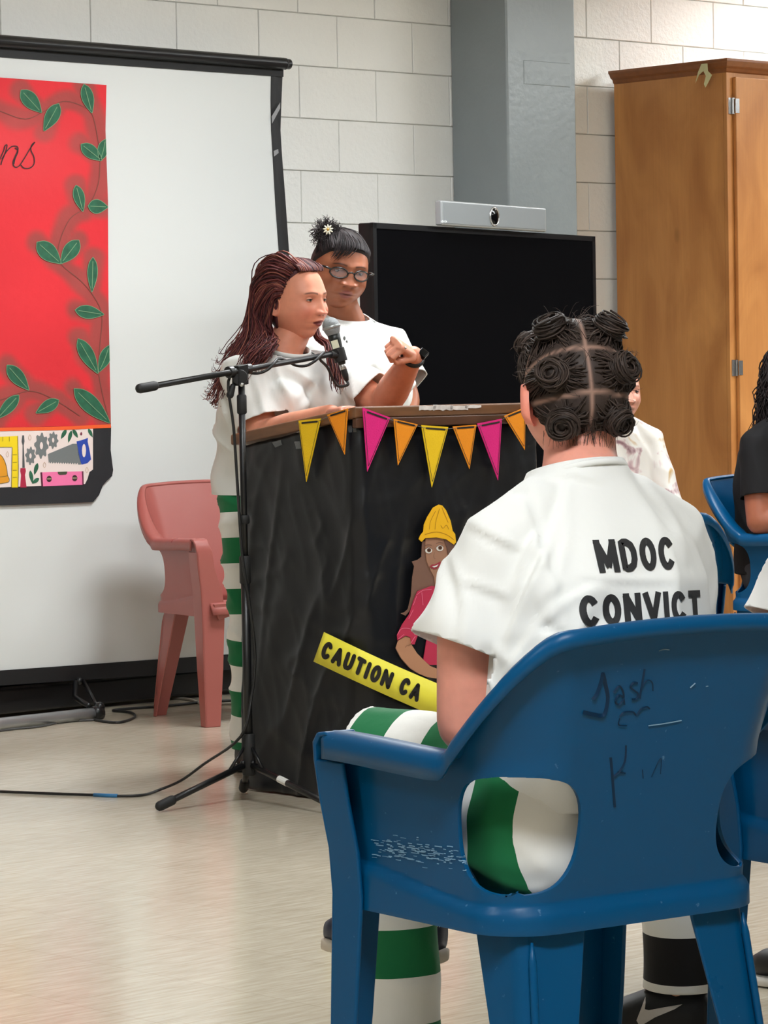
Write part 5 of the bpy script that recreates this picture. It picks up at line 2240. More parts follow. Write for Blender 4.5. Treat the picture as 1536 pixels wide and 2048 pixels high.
def hand(mb, wrist, direc, back, sg, curl=(0.5, 0.6, 0.5), size=1.0, spread=0.06, thumb=(0.7, 0.35), fist=False):
    """direc: wrist -> knuckles, back: out of the back of the hand, sg: +1 when the thumb lies on direc x back side"""
    d = Vector(direc).normalized()
    b = Vector(back)
    b = (b - d * b.dot(d)).normalized()
    s = d.cross(b) * sg                              # towards the thumb
    w = Vector(wrist)
    S = size
    mb.loft([(w - d * 0.01 * S, s * 0.024 * S, b * 0.018 * S), (w + d * 0.02 * S, s * 0.030 * S, b * 0.017 * S), (w + d * 0.05 * S, s * 0.038 * S, b * 0.015 * S),
             (w + d * 0.082 * S, s * 0.038 * S, b * 0.013 * S), (w + d * 0.090 * S, s * 0.034 * S, b * 0.010 * S)], 18, 2.6)
    lens = [(0.040, 0.024, 0.020), (0.044, 0.028, 0.022), (0.041, 0.026, 0.021), (0.032, 0.020, 0.018)]
    for i in range(4):
        off = (0.028 - 0.0187 * i)
        p = w + d * (0.080 - 0.004 * abs(i - 1)) * S + s * off * S
        dd = (d + s * spread * (1.5 - i)).normalized()
        axis = dd.cross(b).normalized()
        pts, ang = [p - dd * 0.012 * S, p], 0.0
        r0 = (0.0092, 0.0094, 0.0090, 0.0080)[i] * S
        for j in range(3):
            ang += curl[j] if not isinstance(curl[0], (tuple, list)) else curl[i][j]
            q = Matrix.Rotation(-ang, 3, axis) @ dd
            p = p + q * lens[i][j] * S
            pts.append(p)
        mb.capsule(pts, [r0, r0, r0 * 0.95, r0 * 0.88, r0 * 0.72], 10)
    t0 = w + d * 0.022 * S + s * 0.024 * S - b * 0.004 * S
    td = (d * 0.75 + s * thumb[0] - b * thumb[1]).normalized()
    t1 = t0 + td * 0.040 * S
    td2 = (d * 1.0 + s * (thumb[0] - 0.75) - b * (thumb[1] + 0.25)).normalized()
    t2 = t1 + td2 * 0.032 * S
    t3 = t2 + td2 * 0.024 * S
    if fist:                                          # thumb folded across the fingers
        t1 = t0 + (d * 0.75 - b * 0.65 + s * 0.15).normalized() * 0.040 * S
        t2 = t1 + (d * 0.55 - b * 0.30 - s * 0.80).normalized() * 0.030 * S
        t3 = t2 + (d * 0.10 - b * 0.05 - s * 1.0).normalized() * 0.022 * S
    mb.capsule([t0 - td * 0.01 * S, t0, t1, t2, t3], [0.013 * S, 0.0135 * S, 0.0110 * S, 0.0100 * S, 0.0078 * S], 10)


def wrinkle(me, amp, fx=(12, 12, 4), seed=0.0, ridge=0.6, mask=None):
    co, no = coords(me), normals(me)
    out = co.copy()
    for i in range(len(co)):
        x, y, z = co[i]
        w = 1.0 if mask is None else mask(x, y, z)
        if w <= 0:
            continue
        n0 = noise.noise((x * fx[0] + seed, y * fx[1], z * fx[2]))
        n1 = 1 - abs(noise.noise((x * fx[0] * 0.8 + z * 3 + seed, y * fx[1] * 0.8 - z * 2, z * fx[2] * 1.3 + 5)))
        out[i] += no[i] * (amp * w * (n0 * (1 - ridge) + ridge * (n1 ** 4 - 0.3)))
    set_coords(me, out)


def folds(me, lines):
    """raise soft ridges with a valley beside them along measured fold lines (on the side that faces the room's rear)"""
    co, no = coords(me).astype(float), normals(me).astype(float)
    cam_ = np.array(CAM)
    v = co - cam_
    dep = v @ np.array(FWD)
    px = 768 + (v @ np.array(RGT)) * FPX / dep
    py = 1024 - (v @ np.array(UPV)) * FPX / dep
    face = (no * v).sum(1) < 0
    out = co.copy()
    for pts, amp, wd in lines:
        P = np.array([(p.x, p.y) for p in spline([(a, b, 0) for a, b in pts], 8)])
        best = np.full(len(co), 1e9)
        sd = np.zeros(len(co))
        tt = np.zeros(len(co))
        for i in range(len(P) - 1):
            a, b = P[i], P[i + 1]
            ab = b - a
            L2 = (ab ** 2).sum()
            t = np.clip(((px - a[0]) * ab[0] + (py - a[1]) * ab[1]) / L2, 0, 1)
            dx, dy = px - (a[0] + t * ab[0]), py - (a[1] + t * ab[1])
            d = np.sqrt(dx * dx + dy * dy)
            w = d < best
            best = np.where(w, d, best)
            sd = np.where(w, np.sign(ab[0] * dy - ab[1] * dx) * d, sd)
            tt = np.where(w, (i + t) / (len(P) - 1), tt)
        env = np.sin(np.clip(tt * 0.9 + 0.05, 0, 1) * pi) ** 0.6
        f = amp * env * (np.exp(-(sd / wd) ** 2) - 0.75 * np.exp(-((sd - wd * 1.7) / (wd * 1.1)) ** 2))
        out += no * (f * face)[:, None]
    set_coords(me, out)


def cut_hem(me, p, n, r, axis=None, ar=None):
    """open a garment at a hem: drop everything beyond the plane near p (and near the limb axis)"""
    p, n = Vector(p), Vector(n).normalized()
    ax_ = Vector(axis).normalized() if axis is not None else None

    def near_(c):
        d = c - p
        if d.length > r:
            return False
        if ax_ is not None and (d - ax_ * d.dot(ax_)).length > ar:
            return False
        return True
    bm = bmesh.new()
    bm.from_mesh(me)
    near = [f for f in bm.faces if near_(f.calc_center_median())]
    geom = list({v for f in near for v in f.verts}) + list({e for f in near for e in f.edges}) + near
    bmesh.ops.bisect_plane(bm, geom=geom, plane_co=p, plane_no=n, dist=1e-5)
    kill = [f for f in bm.faces if near_(f.calc_center_median()) and (f.calc_center_median() - p).dot(n) > 1e-4]
    bmesh.ops.delete(bm, geom=kill, context='FACES')
    bm.to_mesh(me)
    bm.free()


def torso_fill(me, secs, cuts, shrink=0.004):
    """closed body of the shirt under the sleeves, joined into the same garment"""
    mb = MB()
    mb.loft(secs, 32, 2.3)
    m2 = remesh(mb, 0.009, 4)
    set_coords(m2, coords(m2) - normals(m2) * shrink)
    for p, n, r in cuts:
        cut_hem(m2, p, n, r)
    bm = bmesh.new()
    bm.from_mesh(me)
    bm.from_mesh(m2)
    bm.to_mesh(me)
    bm.free()
    bpy.data.meshes.remove(m2)


def garment(name, me, m, parent, thick=0.003):
    bm = bmesh.new()                                  # drop loose scraps left by the hem cuts
    bm.from_mesh(me)
    seen, best = set(), []
    bm.verts.ensure_lookup_table()
    for v in bm.verts:
        if v.index in seen:
            continue
        stack, isl = [v], []
        seen.add(v.index)
        while stack:
            q = stack.pop()
            isl.append(q)
            for e_ in q.link_edges:
                w_ = e_.other_vert(q)
                if w_.index not in seen:
                    seen.add(w_.index)
                    stack.append(w_)
        best.append(isl)
    best.sort(key=len)
    for isl in best[:-1]:
        if len(isl) < 0.2 * len(best[-1]):
            bmesh.ops.delete(bm, geom=isl, context='VERTS')
    bm.to_mesh(me)
    bm.free()
    o = link(name, me, m, parent, smooth=True)
    if thick:
        so = o.modifiers.new('s', 'SOLIDIFY')
        so.thickness = thick
        so.offset = -1
    return o


def cloth_mat(name, c, bump=0.25, sheen=0.15):
    m = mat(name, c, rough=0.8, spec=0.25, sheen=sheen, bump=bump, bump_scale=16, stretch=(1, 1, 0.4))
    return m


def stripe_mat(name, c1, c2, period=0.16, phase=0.0):
    m = mat(name, c1, rough=0.8, spec=0.25, sheen=0.1, bump=0.2, bump_scale=18, stretch=(1, 1, 0.5))
    nt = m.node_tree
    b = nt.nodes['Principled BSDF']
    a = nt.nodes.new('ShaderNodeAttribute')
    a.attribute_name = 'along'
    q = nt.nodes.new('ShaderNodeMath')
    q.operation = 'MULTIPLY_ADD'
    q.inputs[1].default_value = 1 / period
    q.inputs[2].default_value = phase
    nt.links.new(a.outputs['Fac'], q.inputs[0])
    fr = nt.nodes.new('ShaderNodeMath')
    fr.operation = 'FRACT'
    nt.links.new(q.outputs[0], fr.inputs[0])
    gt = nt.nodes.new('ShaderNodeMath')
    gt.operation = 'GREATER_THAN'
    gt.inputs[1].default_value = 0.5
    nt.links.new(fr.outputs[0], gt.inputs[0])
    mx = nt.nodes.new('ShaderNodeMix')
    mx.data_type = 'RGBA'
    mx.inputs[6].default_value = c1
    mx.inputs[7].default_value = c2
    nt.links.new(gt.outputs[0], mx.inputs[0])
    nt.links.new(mx.outputs[2], b.inputs['Base Color'])
    return m


def along_attr(me, chains):
    """distance along the nearest limb chain, for the stripes"""
    co = coords(me).astype(float)
    best = np.full(len(co), 1e9)
    val = np.zeros(len(co))
    for pts, s0 in chains:
        s = s0
        for i in range(len(pts) - 1):
            a, b_ = np.array(pts[i]), np.array(pts[i + 1])
            L = np.linalg.norm(b_ - a)
            t = ((co - a) @ (b_ - a)) / (L * L)
            lo = -2.0 if i == 0 else 0
            hi = 2.0 if i == len(pts) - 2 else 1
            tc_ = np.clip(t, lo, hi)
            d = np.linalg.norm(co - (a + np.clip(t, 0, 1)[:, None] * (b_ - a)), axis=1)
            w = d < best
            best = np.where(w, d, best)
            val = np.where(w, s + tc_ * L, val)
            s += L
    at = me.attributes.new('along', 'FLOAT', 'POINT')
    at.data.foreach_set('value', val.astype(np.float32))


def hair_strands(mb, cols, guides, n, r, col, jit, wave=0.0, wfreq=30, seg=14, taper=0.3, var=0.25, sides=4, shrink=0.2):
    """guides: list of polylines; each strand blends two neighbours and wanders"""
    for _ in range(n):
        i = random.randrange(len(guides) - 1) if len(guides) > 1 else 0
        t = random.random()
        g0 = spline(guides[i], 6)
        g1 = spline(guides[min(i + 1, len(guides) - 1)], 6)
        L = random.uniform(1 - shrink, 1.0)
        ph = random.uniform(0, 6.28)
        jx, jy, jz = (random.gauss(0, jit) for _ in range(3))
        P, R = [], []
        wv = wave * random.uniform(0.5, 1.4)
        fq = wfreq * random.uniform(0.8, 1.2)
        for k in range(seg + 1):
            u = k / seg * L
            a = g0[min(len(g0) - 1, int(u * (len(g0) - 1)))]
            fa = u * (len(g0) - 1)
            ia = min(int(fa), len(g0) - 2)
            a = g0[ia].lerp(g0[ia + 1], fa - ia)
            fb = u * (len(g1) - 1)
            ib = min(int(fb), len(g1) - 2)
            b_ = g1[ib].lerp(g1[ib + 1], fb - ib)
            sp_ = 0.35 + 0.9 * u
            p = a.lerp(b_, t) + Vector((jx, jy, jz)) * sp_
            p += Vector((sin(ph + u * fq), cos(ph * 1.3 + u * fq), 0.4 * sin(ph * 2 + u * fq))) * wv * u
            P.append(p)
            R.append(r * (1 - (1 - taper) * u ** 1.5) * (0.75 if k == 0 else 1))
        k0 = len(mb.v)
        mb.tube(P, R, sides, caps=False)
        f = 1 + random.uniform(-var, var)
        cc = tuple(min(1, q * f) for q in col(random.random()))
        cols += [cc] * (len(mb.v) - k0)


def strands_obj(name, mb, cols, parent):
    me = bpy.data.meshes.new(name)
    me.from_pydata(mb.v, [], mb.f)
    me.update()
    col_attr(me, np.array(cols))
    return link(name, me, mhairm, parent, smooth=True)


def hair_cap(M, hv, hf, keep, off, colf, scale=1.0):
    """shell over the scalp: keep(x,y,z) gives 0..1, thickness follows it"""
    n = np.array(hv)
    cen = np.array((0, -0.008, 0.01))
    dirv = n - cen
    dirv /= np.linalg.norm(dirv, axis=1)[:, None]
    k = keep(n[:, 0], n[:, 1], n[:, 2])
    v = n + dirv * (off * k[:, None] - 0.004 * (1 - k[:, None]))
    on = k > 0.001
    F = [f for f in hf if len(f) == 4 and (on[f[0]] or on[f[1]] or on[f[2]] or on[f[3]])]
    used = sorted({i for f in F for i in f})
    mp = {o: i for i, o in enumerate(used)}
    me = bpy.data.meshes.new('hair_cap')
    me.from_pydata(xf(M, v[used]).tolist(), [], [tuple(mp[i] for i in f) for f in F])
    me.update()
    col_attr(me, colf(n[used]))
    return me


def rot(v, deg):
    return Matrix.Rotation(radians(deg), 3, 'Z') @ Vector(v)


def shoe(name, heel, toe, m, msole, parent, w=0.048, h=0.085, sole=0.022):
    """low shoe between heel and toe points on its sole"""
    heel, toe = Vector(heel), Vector(toe)
    f = (toe - heel)
    L = f.length
    f.normalize()
    s = f.cross(UP)
    s = s.normalized()
    u = s.cross(f).normalized()
    mb = MB()
    secs = []
    for t, ww, hh in ((-0.0, 0.55, 0.55), (0.05, 0.72, 0.80), (0.15, 0.80, 1.0), (0.3, 0.78, 0.98), (0.45, 0.86, 0.80), (0.62, 1.0, 0.62), (0.8, 1.0, 0.52), (0.92, 0.80, 0.44), (1.0, 0.42, 0.30)):
        secs.append((heel + f * L * t + u * (sole + h * hh * 0.5), s * w * ww, u * (h * hh * 0.5 + 0.004)))
    mb.loft(secs, 20, 2.5)
    o = mb.build(name, m, parent, smooth=True)
    mb = MB()
    secs = []
    for t, ww in ((-0.02, 0.5), (0.03, 0.76), (0.15, 0.86), (0.35, 0.82), (0.6, 1.05), (0.8, 1.06), (0.93, 0.86), (1.015, 0.45)):
        secs.append((heel + f * L * t + u * sole * 0.5, s * w * ww, u * sole * 0.5))
    mb.loft(secs, 20, 4)
    mb.build('sole', msole, o, smooth=True)
    return o


C_WHITE = rgb(236, 235, 230)
C_GREEN = rgb(24, 112, 66)
mshirt = cloth_mat('white_cotton', rgb(229, 229, 226))
mgreenst = stripe_mat('green_white_stripes', C_WHITE, C_GREEN, 0.155, 0.30)
mblackst = stripe_mat('black_white_stripes', C_WHITE, rgb(24, 23, 24), 0.17, 0.10)
mshoeb = mat('black_shoe', rgb(26, 26, 28), rough=0.5)
msolew = mat('white_sole', rgb(222, 220, 216), rough=0.6)
msoled = mat('dark_sole', rgb(40, 38, 38), rough=0.7)
# ================================================================== SEATED PEOPLE IN THE FRONT ROW
def frame_at(ch):
    return lambda x, y, z: ch + RV * x + FV * y + UP * z


def seated(ch, label, name_hair, skin, mtr, leg_l, leg_r, head_c, head_f, blush=None, forearm=True):
    L = frame_at(ch)
    dv = lambda x, y, z: RV * x + FV * y + UP * z
    e = empty('person', ch, CA, label, 'person')
    # ---- shirt
    mb = MB()
    secs = [((0.0, -0.055, 0.50), 0.195, 0.150), ((0.0, -0.06, 0.58), 0.192, 0.152), ((0.01, -0.075, 0.68), 0.186, 0.148), ((0.02, -0.085, 0.80), 0.196, 0.142),
            ((0.025, -0.080, 0.88), 0.196, 0.130), ((0.028, -0.068, 0.94), 0.178, 0.112), ((0.03, -0.052, 0.992), 0.126, 0.090), ((0.03, -0.042, 1.035), 0.085, 0.072), ((0.03, -0.035, 1.075), 0.066, 0.064)]
    mb.loft([(L(*c), RV * a, FV * b) for c, a, b in secs], 32, 2.3)
    shl, shr = (-0.128, -0.050, 0.942), (0.190, -0.055, 0.942)
    hml, hmr = (-0.176, -0.005, 0.765), (0.236, 0.0, 0.765)
    mb.capsule([L(-0.045, -0.052, 0.985), L(*shl), L(-0.150, -0.03, 0.85), L(*hml), L(-0.186, 0.005, 0.70)], [0.060, 0.064, 0.072, 0.080, 0.080], 22)
    mb.capsule([L(0.105, -0.052, 0.985), L(*shr), L(0.218, -0.03, 0.85), L(*hmr), L(0.242, 0.01, 0.70)], [0.062, 0.066, 0.070, 0.074, 0.074], 22)
    me = remesh(mb, 0.0075, 5)

    def msk(x, y, z):
        return ss(1.08, 0.95, z)
    wrinkle(me, 0.019, (7.0, 7.0, 2.6), seed=ch.x * 7, ridge=0.75, mask=msk)
    # drag folds from the sleeve seam across the back
    co, no = coords(me), normals(me)
    A = np.array(L(-0.115, -0.11, 0.80))
    B = np.array(L(-0.14, -0.11, 0.93))
    for i in range(len(co)):
        d = co[i] - A
        r = np.linalg.norm(d)
        if r < 0.32:
            u = float(np.dot(d, np.array(RV)))
            w = float(d[2])
            ang = math.atan2(w, u)
            co[i] += no[i] * 0.0035 * sin(ang * 7.0 + 0.6) * exp(-((r - 0.10) / 0.09) ** 2) * (1 if u > -0.03 else 0.3)
        # sleeve seam
        d2 = abs(float(np.dot(co[i] - A, np.array(RV))) + 0.012 - 0.10 * max(0, co[i][2] - 0.80))
        if co[i][2] > 0.74 and float(np.dot(co[i] - A, np.array(FV))) < 0.06:
            co[i] -= no[i] * 0.0045 * exp(-(d2 / 0.008) ** 2)
    set_coords(me, co)
    if name_hair == 'knots':
        folds(me, [([(1147, 942), (1108, 1070), (1050, 1200), (1018, 1275)], 0.0070, 9), ([(1085, 1060), (1052, 1120), (1035, 1170)], 0.0035, 9),
                   ([(1200, 1172), (1115, 1215), (1050, 1285)], 0.0045, 10), ([(1080, 1270), (1030, 1320), (1000, 1400)], 0.006, 9),
                   ([(940, 1045), (1000, 1075), (1030, 1092)], 0.0045, 9), ([(925, 1160), (985, 1178), (1012, 1190)], 0.0045, 9), ([(905, 1110), (930, 1210), (925, 1290)], 0.0050, 11),
                   ([(1290, 960), (1345, 1040), (1375, 1120)], 0.005, 9), ([(1140, 1010), (1130, 1090), (1115, 1160)], 0.004, 10), ([(1165, 1150), (1260, 1160), (1350, 1158)], 0.003, 8),
                   ([(1085, 950), (1140, 948), (1200, 962)], 0.004, 7), ([(1110, 1260), (1060, 1330), (1030, 1420)], 0.005, 9)])
    cut_hem(me, L(-0.176, -0.006, 0.785), dv(-0.42, 0.10, -1), 0.24, L(*hml) - L(*shl), 0.094)
    cut_hem(me, L(0.236, 0.0, 0.785), dv(0.25, 0.16, -1), 0.24, L(*hmr) - L(*shr), 0.088)
    cut_hem(me, L(0.0, -0.055, 0.548), dv(0, 0, -1), 0.33)
    cut_hem(me, L(0.03, -0.035, 1.052), dv(0, 0.25, 1), 0.10)
    torso_fill(me, [(L(*c), RV * a, FV * b) for c, a, b in secs], [(L(0.0, -0.055, 0.548), dv(0, 0, -1), 0.33), (L(0.03, -0.035, 1.045), dv(0, 0.25, 1), 0.10)], 0.006)
    shirt = garment('shirt', me, mshirt, e)
    # neckband
    mb = MB()
    P = []
    for k in range(25):
        a = 2 * pi * k / 24
        P.append(L(0.03 + cos(a) * 0.0765, -0.037 + sin(a) * 0.071, 1.046 - 0.016 * sin(a) - 0.006 * cos(a) ** 2))
    mb.tube(P, 0.0052, 8, caps=False, ex=0.6)
    mb.build('neckband', mshirt, shirt, smooth=True)
    # ---- trousers
    mb = MB()
    mb.loft([(L(0, -0.055, 0.425), RV * 0.185, FV * 0.125), (L(0, -0.05, 0.47), RV * 0.205, FV * 0.145), (L(0, -0.05, 0.54), RV * 0.205, FV * 0.150), (L(0, -0.05, 0.60), RV * 0.185, FV * 0.135), (L(0, -0.05, 0.63), RV * 0.16, FV * 0.11)], 30, 2.4)
    for leg, rad in ((leg_l, (0.108, 0.100, 0.080, 0.070, 0.066)), (leg_r, (0.108, 0.098, 0.078, 0.066, 0.060))):
        h, k_, a_ = (Vector(q) for q in leg)
        m1 = h.lerp(k_, 0.5) + Vector((0, 0, 0.0))
        m2 = k_.lerp(a_, 0.5)
        mb.capsule([L(*h), L(*m1), L(*k_), L(*m2), L(*a_)], rad, 20)
    me = remesh(mb, 0.0085, 4)
    wrinkle(me, 0.008, (9, 9, 7), seed=3 + ch.x, ridge=0.7)
    chains = []
    for leg, s0, s1 in ((leg_l, 0.0, 0.463), (leg_r, 0.108, 0.46)):
        q = [tuple(L(*w_)) for w_ in leg]
        chains += [(q[:2], s0), (q[1:], s1)]
    along_attr(me, chains)
    for leg in (leg_l, leg_r):
        k_, a_ = Vector(leg[1]), Vector(leg[2])
        d = (a_ - k_).normalized()
        cut_hem(me, L(*a_), dv(*d), 0.085)
    garment('trousers', me, mtr, e)
    # ---- body: head, neck, arms
    Bd = Body()
    M = head_matrix(head_c, head_f)
    hv, hf, hc = head_shape(skin, (0.45, 0.16, 0.14), 1.0, 0.25, 1.0, 1.0, blush=blush)
    Bd.add(xf(M, hv), hf, hc)
    eyes(Bd, M, (0.12, 0.07, 0.04), skin, (0.03, 0.02, 0.02))
    ear(Bd, M, -1, (skin[0] * 1.02, skin[1] * 0.86, skin[2] * 0.82), 1.04, 0.60)
    ear(Bd, M, 1, skin, 0.85, -0.1)
    mb = MB()
    hc0 = Vector(head_c)
    rr, ff, uu = basis(head_f)
    mb.capsule([hc0 - ff * 0.018 - UP * 0.035, hc0 - ff * 0.022 - UP * 0.09, L(0.03, -0.045, 1.045), L(0.03, -0.05, 0.97)], [0.056, 0.056, 0.061, 0.085], 22)
    mb.loft([(L(0, -0.05, 0.46), RV * 0.15, FV * 0.10), (L(0.01, -0.07, 0.68), RV * 0.16, FV * 0.12), (L(0.025, -0.07, 0.90), RV * 0.17, FV * 0.10), (L(0.03, -0.05, 1.0), RV * 0.10, FV * 0.06)], 20)
    mb.capsule([L(*shl), L(-0.165, -0.02, 0.80), L(-0.165, -0.005, 0.672)], [0.052, 0.053, 0.046], 18)
    mb.capsule([L(-0.165, -0.005, 0.672), L(-0.09, 0.05, 0.645), L(0.02, 0.13, 0.640)], [0.046, 0.043, 0.029], 18)
    mb.capsule([L(*shr), L(0.222, -0.01, 0.80), L(0.230, 0.03, 0.69)], [0.050, 0.046, 0.042], 18)
    mb.capsule([L(0.230, 0.03, 0.69), L(0.20, 0.13, 0.655), L(0.14, 0.20, 0.66)], [0.042, 0.040, 0.029], 18)
    for leg in (leg_l, leg_r):
        h, k_, a_ = (Vector(q) for q in leg)
        dn = (a_ - k_).normalized()
        mb.capsule([L(*h), L(*k_), L(*(a_ + dn * 0.03))], [0.085, 0.055, 0.036], 14)
    Bd.add_mesh(remesh(mb, 0.006, 3), skin)
    mb = MB()
    hand(mb, L(0.02, 0.13, 0.642), dv(0.9, 0.35, 0.0), UP, 1, (0.3, 0.35, 0.2))
    Bd.add_mesh(remesh(mb, 0.0032, 2), skin)
    mb = MB()
    hand(mb, L(0.14, 0.20, 0.662), dv(-0.85, 0.25, 0.0), UP, -1, (0.3, 0.35, 0.2))
    Bd.add_mesh(remesh(mb, 0.0032, 2), skin)
    Bd.build('body', mskin, e)
    return e, L, dv, M, hv, hf, shirt


# ---------------------------------------------------------------- the woman in front, seen from behind
skM = rgb(232, 158, 138)[:3]
hcM = pt(1148, 790, 4.93)
hfM = rot((0, 1, -0.12), 18)
legL = [(-0.09, -0.02, 0.515), (-0.055, 0.36, 0.495), (-0.055, 0.335, 0.07)]
legR = [(0.09, -0.02, 0.525), (-0.045, 0.39, 0.585), (0.055, 0.455, 0.29)]
pM, LM_, dvM, HM, hvM, hfaM, shirtM = seated(CH1, 'seated woman seen from behind, white MDOC shirt, hair in small knots', 'knots', skM, mgreenst, legL, legR, hcM, hfM, blush=rgb(222, 130, 112)[:3])
S_BVH = bvh_of(shirtM)
mprint = mat('black_print', rgb(34, 34, 36), rough=0.75)


def print_on(bvh, txt, quad, name, parent, bold=0.03, comp=1.0, off=0.0016):
    v, f = block_text(txt, {'*': 0.62, 'M': 0.74, 'I': 0.22, 'V': 0.66, 'T': 0.56}, 0.215, 0.09)
    xs, ys = [p.x for p in v], [p.y for p in v]
    x0, x1, y0, y1 = min(xs), max(xs), min(ys), max(ys)
    tl, tr, bl, br = (Vector((a, b, 0)) for a, b in quad)
    pts, ok = [], True
    for p in v:
        u, w = (p.x - x0) / (x1 - x0), (p.y - y0) / (y1 - y0)
        u = u * (1 + comp) - comp * u * u
        q = (bl.lerp(br, u)).lerp(tl.lerp(tr, u), w)
        h_ = hit(bvh, q.x, q.y, off)
        pts.append(h_)
    good = [p is not None for p in pts]
    mb = MB()
    mb.add([p if p is not None else CAM for p in pts], [q for q in f if all(good[i] for i in q)])
    me = bpy.data.meshes.new(name)
    me.from_pydata(mb.v, [], mb.f)
    bm = bmesh.new()
    bm.from_mesh(me)
    bmesh.ops.delete(bm, geom=[x for x in bm.verts if not x.link_faces], context='VERTS')
    bm.to_mesh(me)
    bm.free()
    return link(name, me, mprint, parent, smooth=True)


print_on(S_BVH, 'MDOC', [(1183, 1081), (1342, 1074), (1198, 1147), (1350, 1140)], 'shirt_lettering', shirtM, comp=0.08)
print_on(S_BVH, 'CONVICT', [(1155, 1190), (1398, 1179), (1162, 1256), (1402, 1243)], 'shirt_lettering', shirtM, comp=0.22)

# shoes
mnavy = mat('navy_shoe', rgb(34, 38, 58), rough=0.5)
mtan = mat('tan_sole', rgb(196, 184, 168), rough=0.6)
heel = Vector(((868 - 768) / 1215, 5.28, 0.222))
toe = Vector(((638 - 768) / 1195, 5.37, 0.232))
shoe('shoe', heel, toe, mnavy, mtan, pM, 0.043, 0.078)
shoe('shoe', LM_(-0.06, 0.27, 0.0), LM_(-0.075, 0.52, 0.0), mnavy, mtan, pM, 0.045, 0.085)

# hair in knots
skalp = np.array(rgb(150, 118, 104)[:3])
hdark = np.array(rgb(56, 45, 40)[:3])


def keepM(x, y, z):
    zb = np.interp(y, [-0.10, -0.05, -0.025, 0.0, 0.03, 0.06, 0.09], [-0.062, -0.062, -0.035, 0.005, 0.02, 0.05, 0.062])
    return smoothstep(zb - 0.012, zb + 0.010, z)


capme = hair_cap(HM, hvM, hfaM, keepM, 0.005, lambda p: np.tile(hdark, (len(p), 1)))
capM = link('hair', capme, mhairm, pM, smooth=True)
C_BVH = bvh_of(capM)
knots_px = [(1108, 668, 0.030), (1112, 752, 0.027), (1129, 838, 0.027), (1213, 668, 0.030), (1236, 742, 0.027), (1228, 836, 0.025)]
Kc = []
for x, y, r in knots_px:
    p = hit(C_BVH, x, y)
    if p is None:
        p = pt(x, y, hcM.y - 0.03)
    Kc.append((p, r))
# knots on the unseen front half
inv = HM.inverted()
for x, y, z in ((0.040, 0.055, 0.080), (-0.040, 0.055, 0.080)):
    Kc.append((HM @ Vector((x, y, z)), 0.024))
hcen = HM @ Vector((0, -0.008, 0.01))
co = coords(capme)
K = np.array([tuple(k[0]) for k in Kc])
D = np.sqrt(((co[:, None, :] - K[None]) ** 2).sum(2))
Ds = np.sort(D, axis=1)
gap = Ds[:, 1] - Ds[:, 0]
w = np.exp(-(gap / 0.0045) ** 2)[:, None]
colc = hdark[None] * (1 - w) + skalp[None] * w
ca = capme.color_attributes['Col']
ca.data.foreach_set('color', np.hstack([colc, np.ones((len(colc), 1))]).astype(np.float32).ravel())
mb = MB()
cols = []
idx = np.where(keepM(*(xf(inv, co.astype(float)).T)) > 0.3)[0]
for _ in range(2600):
    i = random.choice(idx)
    p0 = Vector(co[i])
    kk = int(np.argmin(D[i]))
    if gap[i] < 0.006:
        continue
    kc, kr = Kc[kk]
    kn = (kc - hcen).normalized()
    tgt = kc + kn * 0.010
    d = p0 - kc
    d = d - kn * d.dot(kn)
    if d.length > 1e-5:
        tgt += d.normalized() * kr * 0.45
    P, R = [], []
    lift = random.uniform(0.0005, 0.004)
    jz = Vector((random.gauss(0, 1), random.gauss(0, 1), random.gauss(0, 1))) * 0.003
    for k in range(7):
        t = k / 6
        q = p0.lerp(tgt, t)
        near, nn, _i, _d = C_BVH.find_nearest(q)
        out = (q - hcen).normalized()
        base = near + out * (0.001 + lift * sin(pi * t))
        q2 = base.lerp(tgt, t ** 3) + jz * sin(pi * t)
        P.append(q2)
        R.append(0.0013 * (0.5 + 0.5 * min(1, 3 * (1 - t)) if t < 1 else 0.4))
    k0 = len(mb.v)
    mb.tube(P, R, 3, caps=False)
    f = random.uniform(0.5, 1.7)
    cols += [tuple(np.minimum(1, hdark * f))] * (len(mb.v) - k0)
# the coils
for (kc, kr) in Kc:
    kn = (kc - hcen).normalized()
    if kc.z < hcen.z - 0.05:
        kn = (kn + Vector((0, -0.2, -0.35))).normalized()
    a1 = kn.orthogonal().normalized()
    a2 = kn.cross(a1)
    for s in range(80):
        ph = random.uniform(0, 2 * pi)
        rr_ = kr * random.uniform(0.45, 0.98)
        hz = random.uniform(0.0, 0.017)
        tw = random.uniform(0.002, 0.010)
        wob = random.uniform(0.6, 2.4)
        P = []
        tk = (kn + a1 * random.gauss(0, 0.16) + a2 * random.gauss(0, 0.16)).normalized()
        b1_ = tk.orthogonal().normalized()
        b2_ = tk.cross(b1_)
        n_ = 22
        turns = random.uniform(1.0, 1.9)
        for k in range(n_ + 1):
            t = k / n_
            a = ph + 2 * pi * turns * t
            rad = rr_ * (1 - 0.35 * t) + 0.0022 * sin(wob * a + ph * 3)
            P.append(kc + kn * (0.004 + hz) + tk * tw * t + (b1_ * cos(a) + b2_ * sin(a)) * rad)
        k0 = len(mb.v)
        mb.tube(P, random.uniform(0.0009, 0.0022), 4, caps=False)
        f = random.uniform(0.45, 1.5)
        cols += [tuple(np.minimum(1, hdark * f))] * (len(mb.v) - k0)
    k0 = len(mb.v)
    q = kn.to_track_quat('Z', 'Y').to_matrix()
    mb.ball(kc + kn * 0.008, (kr * 0.80, kr * 0.80, 0.016), 14, 8, q)
    cols += [tuple(hdark * 0.6)] * (len(mb.v) - k0)
